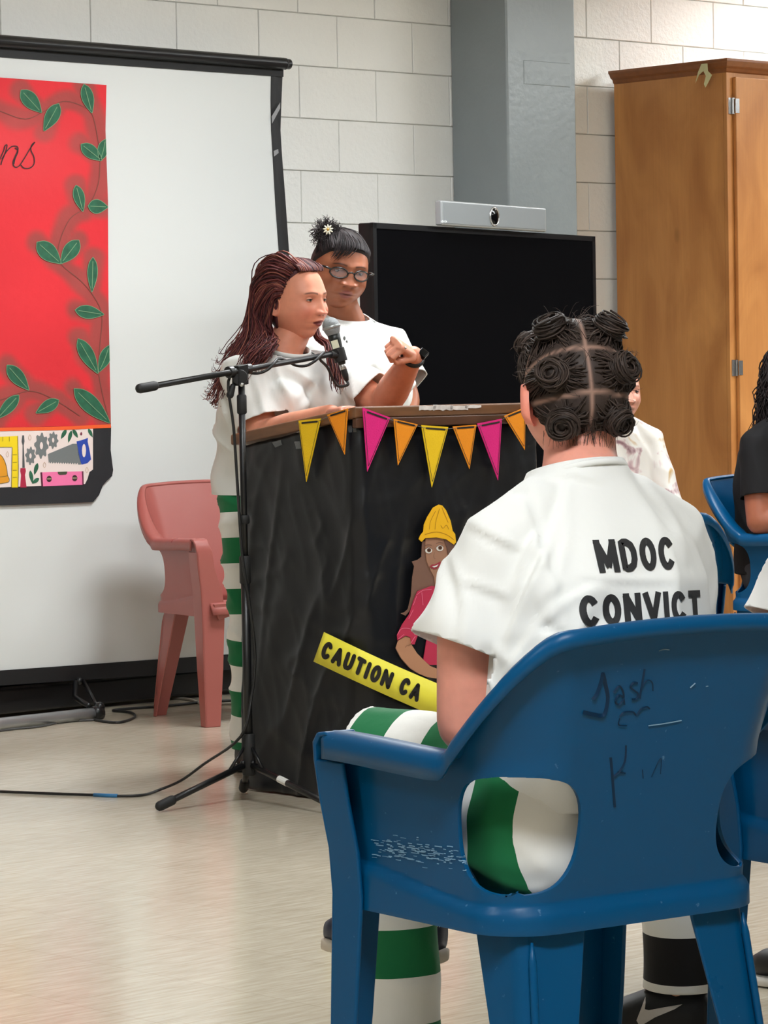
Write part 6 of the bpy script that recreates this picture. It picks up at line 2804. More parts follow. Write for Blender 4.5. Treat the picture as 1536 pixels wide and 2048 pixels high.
# loose wisps
for _ in range(300):
    i = random.choice(idx)
    p0 = Vector(co[i])
    pl_ = inv @ p0
    if pl_.z < 0.03 and abs(pl_.x) > 0.055:
        continue
    out = (p0 - hcen).normalized()
    tang = out.cross(Vector((random.gauss(0, 1), random.gauss(0, 1), random.gauss(0, 1)))).normalized()
    ln = random.uniform(0.010, 0.040)
    P = [p0 + out * (ln * 0.55 * sin(t * 1.9)) + tang * ln * t * 0.8 + UP * 0.004 * t for t in (0, 0.25, 0.5, 0.75, 1.0)]
    k0 = len(mb.v)
    mb.tube(P, [0.0005, 0.0005, 0.0004, 0.0003, 0.0002], 3, caps=False)
    cols += [tuple(hdark * random.uniform(0.8, 2.0))] * (len(mb.v) - k0)
# fine hair at the nape
for _ in range(110):
    x, y = random.uniform(1085, 1235), random.uniform(852, 880)
    p0 = hit(C_BVH, x, y - 14)
    if p0 is None:
        continue
    P = [p0 + Vector((random.uniform(-0.004, 0.004), 0.001, -0.022 * t)) * (0.4 + t) for t in (0, 0.5, 1.0)]
    k0 = len(mb.v)
    mb.tube(P, [0.0005, 0.0004, 0.0002], 3, caps=False)
    cols += [tuple(hdark * 1.6)] * (len(mb.v) - k0)
strands_obj('hair_knots', mb, cols, capM)

# ---------------------------------------------------------------- neighbour cut by the right edge, black and white stripes
skR = rgb(206, 150, 122)[:3]
LR_ = frame_at(CH2)
ankR = flo(1362, 1990, 0.10) - CH2
footc = Vector((ankR.dot(RV), ankR.dot(FV), 0.0))
fr2 = flo(1530, 1972, 0.0) - CH2
leg2L = [(0.0, -0.02, 0.515), (-0.07, 0.40, 0.50), (footc.x + 0.105, footc.y, 0.115)]
leg2R = [(0.17, -0.02, 0.515), (0.34, 0.42, 0.50), (fr2.dot(RV) + 0.25, fr2.dot(FV) - 0.05, 0.12)]
hc2 = LR_(-0.075, 0.0, 1.18)
pR, _, dvR, HR, hvR, hfaR, shirtR = seated(CH2 - RV * 0.105, 'person in white shirt and black striped trousers at the right edge', 'hair', skR, mblackst, leg2L, leg2R, hc2, rot((0, 1, -0.05), 30))
capme = hair_cap(HR, hvR, hfaR, keepM, 0.012, lambda p: np.tile(np.array(rgb(60, 44, 34)[:3]), (len(p), 1)))
capR = link('hair', capme, mhairm, pR, smooth=True)
mb = MB()
cols = []
hq = lambda x, y, z: HR @ Vector((x, y, z))
G = []
for a in np.linspace(-2.4, 2.4, 12):
    x, y = sin(a), -cos(a)
    G.append([hq(x * 0.03, y * 0.03 + 0.01, 0.128), hq(x * 0.086, y * 0.10 - 0.005, 0.07), hq(x * 0.092, y * 0.112 - 0.008, -0.01), hq(x * 0.070, y * 0.115 - 0.01, -0.085)])
hcR = np.array(rgb(60, 44, 34)[:3])
hair_strands(mb, cols, G, 420, 0.0022, lambda t: hcR * (0.7 + 0.9 * t), 0.004, 0.003, 12, 12, 0.5, 0.3)
strands_obj('hair_strands', mb, cols, capR)
fdir = (flo(1215, 2042, 0.0) - flo(1400, 2050, 0.0))
fdir = Vector((-1.0, 0.30, 0)).normalized()
hl = LR_(footc.x, footc.y, 0.0) - fdir * 0.06
sh1 = shoe('shoe', hl, hl + fdir * 0.27, mshoeb, msolew, pR, 0.050, 0.105)
SH_BVH = bvh_of(sh1)
# pale curved side mark on the shoe
msw = mat('pale_shoe_mark', rgb(214, 208, 204), rough=0.5)
v2 = [(1273, 2040), (1285, 2012), (1292, 1995), (1292, 2006), (1290, 2018), (1298, 2020), (1330, 2014), (1366, 2008), (1350, 2018), (1310, 2034), (1280, 2052)]
pts = [hit(SH_BVH, x, y, 0.003) for x, y in v2]
if all(p is not None for p in pts):
    flat_mesh('side_mark', pts, msw, sh1)
t2 = flo(1507, 1966, 0.0)
h2 = t2 + Vector((0.235, -0.115, 0))
shoe('shoe', h2, t2, mshoeb, msolew, pR, 0.048, 0.095)

# ---------------------------------------------------------------- pen scribbles on the chair back
shell1 = [o for o in chair1.children if o.name.startswith('shell')][0]
CB = bvh_of(shell1)
mpen = mat('pen_ink', rgb(2, 38, 66), rough=0.45, spec=0.2)


def z2(x, y):
    return 1072 + x / 3.31, 1200 + y / 3.31


for q, wd in (([(370, 655), (400, 610), (430, 520), (438, 485), (452, 545), (470, 640), (455, 730), (430, 762), (370, 755), (308, 740)], 0.0060),
              ([(510, 610), (545, 568), (570, 600), (575, 650), (545, 690), (520, 670), (540, 630), (572, 640), (582, 692)], 0.0028),
              ([(670, 548), (640, 545), (622, 575), (650, 600), (672, 620), (660, 650), (630, 655)], 0.0028),
              ([(715, 455), (700, 540), (682, 650)], 0.003), ([(690, 590), (730, 530), (765, 545), (770, 600)], 0.0018),
              ([(550, 770), (580, 740), (640, 740), (660, 760), (690, 720), (730, 705), (750, 720)], 0.0024), ([(550, 780), (545, 825), (600, 830)], 0.0018),
              ([(490, 1040), (500, 1150), (510, 1280), (518, 1370)], 0.0040), ([(592, 960), (585, 1060), (550, 1130), (510, 1165)], 0.0028), ([(535, 1135), (590, 1145)], 0.0022),
              ([(700, 1120), (706, 1180)], 0.0012), ([(760, 1170), (800, 1080), (825, 1050), (820, 1150)], 0.0012)):
    mb = ribbon_on(CB, [z2(*p) for p in q], wd)
    if mb.v:
        mb.build('pen_scribble', mpen, shell1)
mscr = mat('pale_scratch', rgb(110, 140, 160), rough=0.5)
for q in ([(810, 335), (845, 325), (880, 328)], [(1018, 578), (1050, 548)], [(1120, 570), (1136, 568)], [(740, 830), (850, 815), (960, 795)]):
    mb = ribbon_on(CB, [z2(*p) for p in q], 0.0016)
    if mb.v:
        mb.build('scratch', mscr, shell1)

# pale scuffs along the side panel
mb = MB()
for _ in range(150):
    x = random.uniform(742, 946)
    y = 1688 + (x - 742) * 0.165 + random.gauss(0, 12)
    ln = random.uniform(3, 16)
    q = ribbon_on(CB, [(x, y), (x + ln * 0.5, y + ln * 0.06 + random.uniform(-0.6, 0.6)), (x + ln, y + ln * 0.13)], random.uniform(0.0006, 0.0016), k=2)
    if q.v:
        mb.add(q.v, q.f)
sc = mb.build('scuff_marks', mat('pale_blue_scuff', rgb(112, 152, 182), rough=0.6), shell1)
sc['kind'] = 'stuff'
# ================================================================== THE SPEAKER
F = (-SD).copy()
Rr = Vector((F.y, -F.x, 0))
C0 = flo(481, 1547) - Rr * 0.095
RF = C0 + Rr * 0.048


def bl_(fw, rt, z, c=C0, f=F, r=Rr):
    return c + f * fw + r * rt + UP * z


sp_e = empty('person', C0, 0, 'woman speaking at the microphone, long reddish hair, white shirt, green striped trousers', 'person')
skS = rgb(224, 150, 122)[:3]
nb = bl_(0.15, 0.0, 1.285)
shR, shL = bl_(0.13, 0.150, 1.222), bl_(0.15, -0.160, 1.222)
elR, elL = pt(530, 872, 9.50), pt(768, 812, 9.62)
wrR, wrL = pt(662, 828, 9.30), pt(826, 712, 9.43)
hdc = pt(592, 600, 9.66)
hdf = Vector((0.80, -0.62, -0.06))
# shirt
mb = MB()
secS = [(bl_(0.0, -0.045, 0.80), Rr * 0.175, F * 0.145), (bl_(0.0, -0.045, 0.90), Rr * 0.178, F * 0.15), (bl_(0.03, -0.03, 1.0), Rr * 0.172, F * 0.155), (bl_(0.08, 0, 1.10), Rr * 0.18, F * 0.155),
         (bl_(0.125, 0, 1.19), Rr * 0.172, F * 0.13), (bl_(0.14, 0, 1.245), Rr * 0.15, F * 0.10), (bl_(0.14, 0, 1.28), Rr * 0.082, F * 0.076), (bl_(0.14, 0, 1.315), Rr * 0.062, F * 0.062)]
mb.loft(secS, 32, 2.3)
hmR = shR.lerp(elR, 0.80)
hmL = shL.lerp(elL, 0.80)
mb.capsule([bl_(0.135, 0.07, 1.228), shR, shR.lerp(elR, 0.5), hmR, elR + (elR - shR) * 0.05], [0.052, 0.066, 0.074, 0.082, 0.082], 22)
mb.capsule([bl_(0.135, -0.07, 1.228), shL, shL.lerp(elL, 0.5), hmL, elL + (elL - shL) * 0.10], [0.052, 0.072, 0.078, 0.082, 0.082], 22)
mb.ball(bl_(0.20, 0.07, 1.12), (0.09, 0.09, 0.085))
mb.ball(bl_(0.20, -0.07, 1.12), (0.09, 0.09, 0.085))
me = remesh(mb, 0.0075, 5)
wrinkle(me, 0.024, (8, 8, 3.0), seed=11, ridge=0.75, mask=lambda x, y, z: ss(1.33, 1.2, z))
folds(me, [([(545, 720), (565, 770), (590, 820)], 0.007, 6), ([(500, 740), (520, 790), (530, 840)], 0.006, 7), ([(640, 760), (620, 800), (600, 830)], 0.006, 7), ([(480, 720), (490, 780), (488, 840)], 0.006, 7), ([(690, 770), (700, 790), (715, 805)], 0.006, 6)])
cut_hem(me, hmR, elR - shR, 0.16, elR - shR, 0.094)
cut_hem(me, hmL, elL - shL, 0.16, elL - shL, 0.094)
cut_hem(me, bl_(0, -0.04, 0.850), (0, 0, -1), 0.32)
cut_hem(me, bl_(0.15, 0, 1.287), F * 0.35 + UP, 0.10)
torso_fill(me, secS, [(bl_(0, -0.04, 0.850), (0, 0, -1), 0.32), (bl_(0.15, 0, 1.282), F * 0.35 + UP, 0.10)], 0.006)
sS = garment('shirt', me, mshirt, sp_e)
mb = MB()
P = []
for k in range(25):
    a = 2 * pi * k / 24
    P.append(bl_(0.142 + sin(a) * 0.072, cos(a) * 0.076, 1.289 - 0.026 * sin(a)))
mb.tube(P, 0.0085, 8, caps=False, ex=0.55)
mb.build('neckband', mshirt, sS, smooth=True)
# trousers
mb = MB()
hipR, hipL = bl_(0, 0.045, 0.85), bl_(0, -0.115, 0.85)
knR, knL = bl_(0.02, 0.052, 0.47), bl_(0.03, -0.10, 0.47)
anR, anL = RF + UP * 0.085 + F * 0.0, bl_(0.02, -0.11, 0.085)
mb.loft([(bl_(0, -0.04, 0.74), Rr * 0.155, F * 0.13), (bl_(0, -0.04, 0.84), Rr * 0.16, F * 0.135), (bl_(0, -0.04, 0.95), Rr * 0.15, F * 0.13)], 24, 2.4)
mb.capsule([hipR, hipR.lerp(knR, 0.5), knR, knR.lerp(anR, 0.5), anR - UP * 0.02], [0.092, 0.088, 0.074, 0.070, 0.068], 20)
mb.capsule([hipL, hipL.lerp(knL, 0.5), knL, knL.lerp(anL, 0.5), anL - UP * 0.02], [0.108, 0.098, 0.078, 0.070, 0.068], 20)
me = remesh(mb, 0.0085, 4)
wrinkle(me, 0.016, (9, 9, 9), seed=21, ridge=0.7)
along_attr(me, [([tuple(hipR), tuple(knR), tuple(anR)], 0.055), ([tuple(hipL), tuple(knL), tuple(anL)], 0.055)])
cut_hem(me, anR - UP * 0.01, (0, 0, -1), 0.10)
cut_hem(me, anL - UP * 0.01, (0, 0, -1), 0.10)
garment('trousers', me, mgreenst, sp_e)
shoe('shoe', RF - F * 0.06, RF + F * 0.19, mshoeb, msoled, sp_e, 0.046, 0.09)
lf = Vector((anL.x, anL.y, 0))
shoe('shoe', lf - F * 0.06, lf + F * 0.19, mshoeb, msoled, sp_e, 0.046, 0.09)
# body
Bd = Body()
HS = head_matrix(hdc, hdf, roll=0.02) @ Matrix.Scale(1.06, 4)
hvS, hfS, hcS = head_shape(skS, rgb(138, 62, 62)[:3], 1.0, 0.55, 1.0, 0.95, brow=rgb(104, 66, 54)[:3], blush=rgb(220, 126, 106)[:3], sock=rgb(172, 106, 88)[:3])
Bd.add(xf(HS, hvS), hfS, hcS)
eyes(Bd, HS, rgb(96, 84, 62)[:3], tuple(q * 0.92 for q in skS), (0.03, 0.02, 0.018), upper=0.0032, lower=-0.0040, gaze=(0.15, 0.0))
ear(Bd, HS, 1, skS)
ear(Bd, HS, -1, skS)
mb = MB()
hr_, hf_, hu_ = basis(hdf)
mb.capsule([hdc - hf_ * 0.015 - UP * 0.05, hdc - hf_ * 0.018 - UP * 0.10, nb - F * 0.02, nb - F * 0.03 - UP * 0.06], [0.056, 0.056, 0.060, 0.08], 20)
mb.loft([(bl_(0, -0.045, 0.80), Rr * 0.13, F * 0.10), (bl_(0.05, -0.02, 1.05), Rr * 0.135, F * 0.12), (bl_(0.12, 0, 1.2), Rr * 0.14, F * 0.09), (bl_(0.145, 0, 1.265), Rr * 0.09, F * 0.055)], 20)
mb.capsule([shR, shR.lerp(elR, 0.5), elR], [0.052, 0.052, 0.046], 16)
mb.capsule([shL, shL.lerp(elL, 0.5), elL], [0.050, 0.048, 0.046], 16)
mb.capsule([elR, elR.lerp(wrR, 0.35), elR.lerp(wrR, 0.7), wrR], [0.046, 0.046, 0.037, 0.029], 16)
mb.capsule([elL, elL.lerp(wrL, 0.35), elL.lerp(wrL, 0.7), wrL], [0.047, 0.050, 0.040, 0.031], 16)
for h, k_, a_ in ((hipR, knR, anR), (hipL, knL, anL)):
    mb.capsule([h, k_, a_ - UP * 0.05], [0.09, 0.055, 0.035], 14)
Bd.add_mesh(remesh(mb, 0.006, 3), skS)
mb = MB()
knk = pt(742, 808, 9.16)
hand(mb, wrR, knk - wrR, UP, -1, (0.35, 0.55, 0.4), 0.95)
Bd.add_mesh(remesh(mb, 0.003, 2), rgb(216, 142, 118)[:3])
mb = MB()
kn2 = pt(788, 682, 9.36)
hand(mb, wrL, kn2 - wrL, Vector((0.25, -0.45, 0.85)), -1, (1.35, 1.55, 0.9), 1.0, spread=0.0, fist=True)
Bd.add_mesh(remesh(mb, 0.003, 2), rgb(222, 150, 124)[:3])
Bd.build('body', mskin, sp_e)
# wrist watch and ring
d = (wrL - elL).normalized()
mb = MB()
a1 = d.orthogonal().normalized()
a2 = d.cross(a1)
c = wrL - d * 0.004
mb.tube([c + (a1 * cos(t) + a2 * sin(t)) * 0.0335 for t in np.linspace(0, 2 * pi, 25)], 0.0065, 8, caps=False, ex=0.5)
wt = mb.build('watch_strap', mblackm, sp_e, smooth=True)
mb = MB()
fc = c + Vector((0.03, -0.012, 0.008))
mb.obox(fc, a1 * 0.014, a2 * 0.014, d * 0.008)
mb.build('watch_face', mtvs, wt, bevel=0.003)
mb = MB()
mb.ball(pt(811, 696, 9.33), 0.0035, 8, 6)
mb.build('ring_stone', mchrome, sp_e, smooth=True)

# hair
cR = np.array(rgb(104, 52, 52)[:3])
cR2 = np.array(rgb(66, 34, 38)[:3])
cR3 = np.array(rgb(140, 84, 70)[:3])


def keepS(x, y, z):
    zb = np.interp(y, [-0.10, -0.03, -0.012, 0.0, 0.02, 0.045, 0.07], [-0.10, -0.10, -0.06, 0.015, 0.055, 0.082, 0.094])
    return smoothstep(zb - 0.010, zb + 0.012, z)


def capcol(p):
    n_ = np.array([noise.noise((q[0] * 60, q[1] * 14, q[2] * 60)) for q in p])[:, None]
    return np.clip(cR2[None] * (1.2 + 0.7 * n_), 0, 1)


capS = link('hair', hair_cap(HS, hvS, hfS, keepS, 0.005, capcol), mhairm, sp_e, smooth=True)
mb = MB()
cols = []


def hl(x, y, z):
    return HS @ Vector((x, y, z))


def colS(t):
    if t < 0.5:
        return cR
    if t < 0.82:
        return cR2
    return cR3


Yh = hdc.y
# over the top and back to the crown, then down the back
G = [[hl(0.040, 0.036, 0.098), hl(0.05, 0.015, 0.114), hl(0.045, -0.03, 0.128), hl(0.03, -0.09, 0.10), hl(0.02, -0.115, 0.03), pt(503, 650, Yh + 0.04), pt(470, 715, Yh + 0.02), pt(436, 785, Yh + 0.02)],
     [hl(0.064, 0.022, 0.074), hl(0.079, 0.0, 0.086), hl(0.080, -0.04, 0.085), hl(0.060, -0.09, 0.05), hl(0.05, -0.11, -0.03), pt(500, 675, Yh - 0.05), pt(474, 730, Yh - 0.09), pt(452, 815, Yh - 0.08)],
     [hl(0.073, 0.012, 0.040), hl(0.086, -0.01, 0.050), hl(0.090, -0.05, 0.03), hl(0.075, -0.085, -0.04), pt(525, 680, Yh - 0.10), pt(502, 715, Yh - 0.15), pt(482, 760, Yh - 0.16)],
     [hl(0.076, -0.002, 0.012), hl(0.088, -0.018, 0.0), hl(0.086, -0.03, -0.06), hl(0.085, -0.03, -0.11), pt(548, 682, Yh - 0.12), pt(536, 702, Yh - 0.16), pt(528, 716, Yh - 0.17)]]
hair_strands(mb, cols, G, 640, 0.0022, colS, 0.011, 0.012, 16, 18, 0.35, 0.35)
# top sweep
G = [[hl(x, 0.062 - 4 * x * x, 0.0845), hl(x * 1.04, 0.046 - 2 * x * x, 0.0995), hl(x * 1.02, -0.005, 0.1165 - 4 * x * x), hl(x * 0.7, -0.088, 0.086), hl(x * 0.4, -0.118, 0.02), hl(x * 0.5, -0.115, -0.08)] for x in (-0.055, -0.03, 0.0, 0.03, 0.05)]
hair_strands(mb, cols, G, 420, 0.0022, colS, 0.003, 0.003, 8, 14, 0.6, 0.35)
# far side strand falling in front of the left shoulder
G = [[hl(-0.07, 0.02, -0.03), hl(-0.066, 0.03, -0.10), pt(655, 690, Yh - 0.06), pt(660, 730, Yh - 0.10), pt(668, 775, Yh - 0.12)],
     [hl(-0.08, -0.01, -0.04), hl(-0.085, 0.01, -0.11), pt(676, 700, Yh - 0.02), pt(682, 740, Yh - 0.08), pt(686, 785, Yh - 0.11)]]
hair_strands(mb, cols, G, 170, 0.0022, colS, 0.006, 0.005, 14, 14, 0.3, 0.35, shrink=0.35)
# loose curls at the back
G = [[pt(490, 660, Yh + 0.08), pt(460, 690, Yh + 0.1), pt(446, 712, Yh + 0.1), pt(436, 706, Yh + 0.1), pt(440, 690, Yh + 0.1)],
     [pt(480, 700, Yh + 0.08), pt(440, 755, Yh + 0.1), pt(420, 795, Yh + 0.1), pt(412, 800, Yh + 0.1), pt(408, 792, Yh + 0.1)],
     [pt(470, 740, Yh + 0.07), pt(452, 790, Yh + 0.08), pt(446, 815, Yh + 0.08), pt(450, 822, Yh + 0.08), pt(456, 806, Yh + 0.08)]]
hair_strands(mb, cols, G, 60, 0.0014, colS, 0.006, 0.008, 18, 16, 0.3, 0.3)
strands_obj('hair_strands', mb, cols, capS)

# ================================================================== THE WOMAN BEHIND HER
TY = 10.35
Tg = pt(690, 762, TY)
Tg.z = 0
Ft = rot((0.55, -0.83, 0), 0)
Rt = Vector((Ft.y, -Ft.x, 0))
tl = lambda fw, rt, z: Tg + Ft * fw + Rt * rt + UP * z
te = empty('person', Tg, 0, 'woman with black glasses and hair puff standing behind the speaker', 'person')
skT = rgb(158, 96, 68)[:3]
hdT = pt(680, 540, TY - 0.03)
hfT = Vector((0.34, -0.92, -0.15))
zs = pt(700, 655, TY).z
mb = MB()
secT = [(tl(0, 0, 0.78), Rt * 0.235, Ft * 0.18), (tl(0, 0, 0.95), Rt * 0.23, Ft * 0.18), (tl(0.02, 0, 1.12), Rt * 0.225, Ft * 0.175), (tl(0.02, 0, 1.24), Rt * 0.22, Ft * 0.16),
         (tl(0.01, 0, 1.315), Rt * 0.205, Ft * 0.125), (tl(0.0, 0, 1.355), Rt * 0.16, Ft * 0.10), (tl(0.0, 0, 1.385), Rt * 0.09, Ft * 0.085), (tl(0.0, 0, 1.42), Rt * 0.072, Ft * 0.072)]
mb.loft(secT, 32, 2.3)
tsl, tsr = pt(775, 690, TY + 0.10), tl(0, 0.18, 1.30)
tel, ter = pt(812, 800, TY + 0.02), tl(0.02, 0.24, 1.03)
twl, twr = pt(800, 900, TY - 0.12), tl(0.15, 0.16, 0.86)
mb.capsule([tl(0, -0.08, 1.325), tsl, tsl.lerp(tel, 0.5), tsl.lerp(tel, 0.85), tel], [0.060, 0.075, 0.084, 0.090, 0.090], 22)
mb.capsule([tl(0, 0.08, 1.318), tsr, tsr.lerp(ter, 0.5), tsr.lerp(ter, 0.8), ter], [0.055, 0.072, 0.080, 0.084, 0.084], 22)
mb.ball(tl(0.10, 0.08, 1.18), (0.10, 0.10, 0.10))
mb.ball(tl(0.10, -0.08, 1.18), (0.10, 0.10, 0.10))
me = remesh(mb, 0.008, 5)
wrinkle(me, 0.026, (8, 8, 3), seed=31, ridge=0.75, mask=lambda x, y, z: ss(1.42, 1.3, z))
folds(me, [([(735, 640), (775, 680), (800, 740)], 0.007, 7), ([(712, 650), (740, 690), (752, 740)], 0.007, 7), ([(760, 650), (800, 690), (815, 730)], 0.006, 6), ([(745, 750), (725, 790), (735, 805)], 0.006, 6), ([(700, 640), (706, 690), (712, 730)], 0.005, 6)])
cut_hem(me, tsl.lerp(tel, 0.80), tel - tsl + Vector((0.08, 0, 0.02)), 0.17, tel - tsl, 0.105)
cut_hem(me, tsr.lerp(ter, 0.78), ter - tsr, 0.17, ter - tsr, 0.10)
cut_hem(me, tl(0, 0, 0.82), (0, 0, -1), 0.34)
cut_hem(me, tl(0, 0, 1.402), Ft * 0.35 + UP, 0.11)
torso_fill(me, secT, [(tl(0, 0, 0.82), (0, 0, -1), 0.34), (tl(0, 0, 1.408), Ft * 0.35 + UP, 0.11)], 0.004)
shT = garment('shirt', me, mshirt, te)
mb = MB()
P = []
for k in range(25):
    a = 2 * pi * k / 24
    P.append(tl(sin(a) * 0.083, cos(a) * 0.083, 1.390 - 0.028 * sin(a)))
mb.tube(P, 0.008, 8, caps=False, ex=0.5)
mb.build('neckband', mshirt, shT, smooth=True)
mb = MB()
mb.loft([(tl(0, 0, 0.74), Rt * 0.20, Ft * 0.15), (tl(0, 0, 0.84), Rt * 0.215, Ft * 0.16), (tl(0, 0, 0.96), Rt * 0.19, Ft * 0.15)], 24, 2.4)
tlegs = []
for s in (1, -1):
    h, k_, a_ = tl(0, 0.10 * s, 0.86), tl(0.02, 0.105 * s, 0.47), tl(0, 0.11 * s, 0.07)
    tlegs.append((h, k_, a_))
    mb.capsule([h, k_, a_], [0.115, 0.082, 0.068], 18)
me = remesh(mb, 0.010, 3)
along_attr(me, [([tuple(q) for q in lg], 0.0) for lg in tlegs])
garment('trousers', me, mgreenst, te, 0)
for s in (1, -1):
    shoe('shoe', tl(-0.06, 0.11 * s, 0), tl(0.19, 0.12 * s, 0), mshoeb, msoled, te, 0.046, 0.09)
Bd = Body()
HT = head_matrix(hdT, hfT, roll=radians(-9)) @ Matrix.Scale(1.04, 4) @ Matrix.Scale(1.07, 4, (1, 0, 0))
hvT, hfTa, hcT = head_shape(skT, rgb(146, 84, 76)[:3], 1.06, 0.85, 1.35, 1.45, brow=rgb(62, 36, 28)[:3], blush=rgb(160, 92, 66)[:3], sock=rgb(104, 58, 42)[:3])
Bd.add(xf(HT, hvT), hfTa, hcT)
eyes(Bd, HT, rgb(44, 28, 20)[:3], tuple(q * 0.85 for q in skT), (0.02, 0.015, 0.012), 1.03, upper=0.0024, lower=-0.0044, gaze=(0, -0.25))
ear(Bd, HT, 1, skT, 1.03)
ear(Bd, HT, -1, skT, 1.03)
mb = MB()
ff = hfT.normalized()
mb.capsule([hdT - ff * 0.01 - UP * 0.06, hdT - ff * 0.02 - UP * 0.11, tl(-0.01, 0, 1.39), tl(-0.02, 0, 1.32)], [0.058, 0.062, 0.074, 0.09], 20)
mb.capsule([hdT + ff * 0.020 - UP * 0.112, hdT + ff * 0.005 - UP * 0.124, hdT - ff * 0.03 - UP * 0.125], [0.030, 0.038, 0.046], 16)
mb.loft([(tl(0, 0, 0.80), Rt * 0.17, Ft * 0.13), (tl(0.02, 0, 1.1), Rt * 0.18, Ft * 0.14), (tl(0.01, 0, 1.3), Rt * 0.16, Ft * 0.10), (tl(0, 0, 1.36), Rt * 0.10, Ft * 0.06)], 20)
for s_, e_, w_ in ((tsl, tel, twl), (tsr, ter, twr)):
    mb.capsule([s_, s_.lerp(e_, 0.5), e_], [0.055, 0.052, 0.046], 16)
    mb.capsule([e_, e_.lerp(w_, 0.4), w_], [0.046, 0.045, 0.030], 16)
for h, k_, a_ in tlegs:
    mb.capsule([h, k_, a_ - UP * 0.03], [0.095, 0.06, 0.036], 14)
Bd.add_mesh(remesh(mb, 0.006, 3), skT)
for w_, e_, sg in ((twl, tel, -1), (twr, ter, 1)):
    mb = MB()
    hand(mb, w_, (w_ - e_), Ft, sg, (0.35, 0.4, 0.3), 0.95)
    Bd.add_mesh(remesh(mb, 0.0035, 2), skT)
Bd.build('body', mskin, te)
# glasses
gl = MB()
gm = mat('black_glasses', rgb(22, 18, 18), rough=0.2, spec=0.6)
mlens = mat('glasses_lens', rgb(214, 216, 224), rough=0.05, spec=0.5, alpha=0.13)
for sx in (-1, 1):
    ring = []
    for k in range(29):
        a = 2 * pi * k / 28
        x = sx * 0.0345 + cos(a) * 0.0245
        z = -0.003 + sin(a) * 0.0155
        y = 0.1045 - 0.0055 * (abs(x) / 0.06) ** 2 * 4
        ring.append(HT @ Vector((x, y, z)))
    gl.tube(ring, 0.0027, 8, caps=False)
    gl.tube([HT @ Vector((sx * 0.059, 0.093, 0.004)), HT @ Vector((sx * 0.075, 0.085, 0.008)), HT @ Vector((sx * 0.084, 0.04, 0.008)), HT @ Vector((sx * 0.086, -0.01, 0.006))], [0.0032, 0.0034, 0.0026, 0.0022], 8)
gl.tube([HT @ Vector((-0.0105, 0.1045, 0.000)), HT @ Vector((0, 0.107, 0.004)), HT @ Vector((0.0105, 0.1045, 0.000))], 0.0026, 8)
go = gl.build('glasses', gm, te, smooth=True)
for sx in (-1, 1):
    mb = MB()
    cv = [HT @ Vector((sx * 0.0345, 0.1035, -0.003))]
    for k in range(24):
        a = 2 * pi * k / 24
        x = sx * 0.0345 + cos(a) * 0.024
        cv.append(HT @ Vector((x, 0.1040 - 0.0055 * (abs(x) / 0.06) ** 2 * 4, -0.003 + sin(a) * 0.0150)))
    mb.add(cv, [(0, 1 + k, 1 + (k + 1) % 24) for k in range(24)])
    mb.build('lens', mlens, go, smooth=True)
# hair: slicked back, puff at the crown, a few bangs
hT = np.array(rgb(38, 32, 33)[:3])


def keepT(x, y, z):
    zb = np.interp(y, [-0.10, -0.03, 0.0, 0.025, 0.05, 0.075, 0.095], [-0.07, -0.06, 0.02, 0.035, 0.055, 0.068, 0.072])
    return smoothstep(zb - 0.012, zb + 0.012, z)


capT = link('hair', hair_cap(HT, hvT, hfTa, keepT, 0.007, lambda p: np.clip(hT[None] * (1.0 + 0.5 * np.array([noise.noise((q[0] * 70, q[1] * 12, q[2] * 40)) for q in p])[:, None]), 0, 1)), mhairm, te, smooth=True)
ht = lambda x, y, z: HT @ Vector((x, y, z))
mb = MB()
cols = []
cT = lambda t: hT if t < 0.6 else hT * 1.7
puff = pt(656, 462, TY - 0.05)
base = ht(0.02, -0.045, 0.118)
# slicked strands from the hairline to the puff
G = [[ht(x, y, z), ht(x * 1.04, y * 0.72, z + 0.019), ht(x * 0.66 + 0.012, -0.012 + y * 0.15, 0.1195), base] for x, y, z in ((0.077, 0.0, 0.035), (0.070, 0.035, 0.05), (0.055, 0.06, 0.068), (0.03, 0.078, 0.078), (0.0, 0.085, 0.080), (-0.03, 0.078, 0.076), (-0.055, 0.055, 0.066), (-0.072, 0.02, 0.05))]
hair_strands(mb, cols, G, 480, 0.0014, cT, 0.0030, 0.001, 6, 10, 0.7, 0.4)
# bangs over the forehead
G = [[ht(0.03, 0.02, 0.117), ht(0.05, 0.07, 0.092), ht(0.056, 0.082, 0.058), ht(0.064, 0.078, 0.030)],
     [ht(0.02, 0.03, 0.117), ht(0.025, 0.085, 0.094), ht(0.030, 0.098, 0.066), ht(0.048, 0.088, 0.034)],
     [ht(0.00, 0.03, 0.117), ht(-0.01, 0.088, 0.092), ht(0.0, 0.101, 0.070), ht(0.020, 0.098, 0.046)]]
hair_strands(mb, cols, G, 60, 0.0011, cT, 0.003, 0.001, 6, 10, 0.35, 0.4, shrink=0.25)
for _ in range(520):
    d = Vector((random.gauss(0, 1), random.gauss(0, 1), random.gauss(0, 1))).normalized()
    st = puff + d * 0.012 - UP * 0.01
    ln = random.uniform(0.026, 0.046)
    if d.x < 0:
        ln *= 1.2
    ax = d.orthogonal().normalized()
    a2 = d.cross(ax)
    ph = random.uniform(0, 6.28)
    P = [st + d * ln * t + (ax * cos(ph + 9 * t) + a2 * sin(ph + 9 * t)) * 0.006 * t ** 0.5 for t in np.linspace(0, 1, 8)]
    k0 = len(mb.v)
    mb.tube(P, [0.0011] * 7 + [0.0005], 3, caps=False)
    cols += [tuple(np.minimum(1, hT * random.uniform(0.7, 2.2)))] * (len(mb.v) - k0)
k0 = len(mb.v)
mb.capsule([base - UP * 0.02, base.lerp(puff, 0.5), puff], [0.03, 0.024, 0.026], 14)
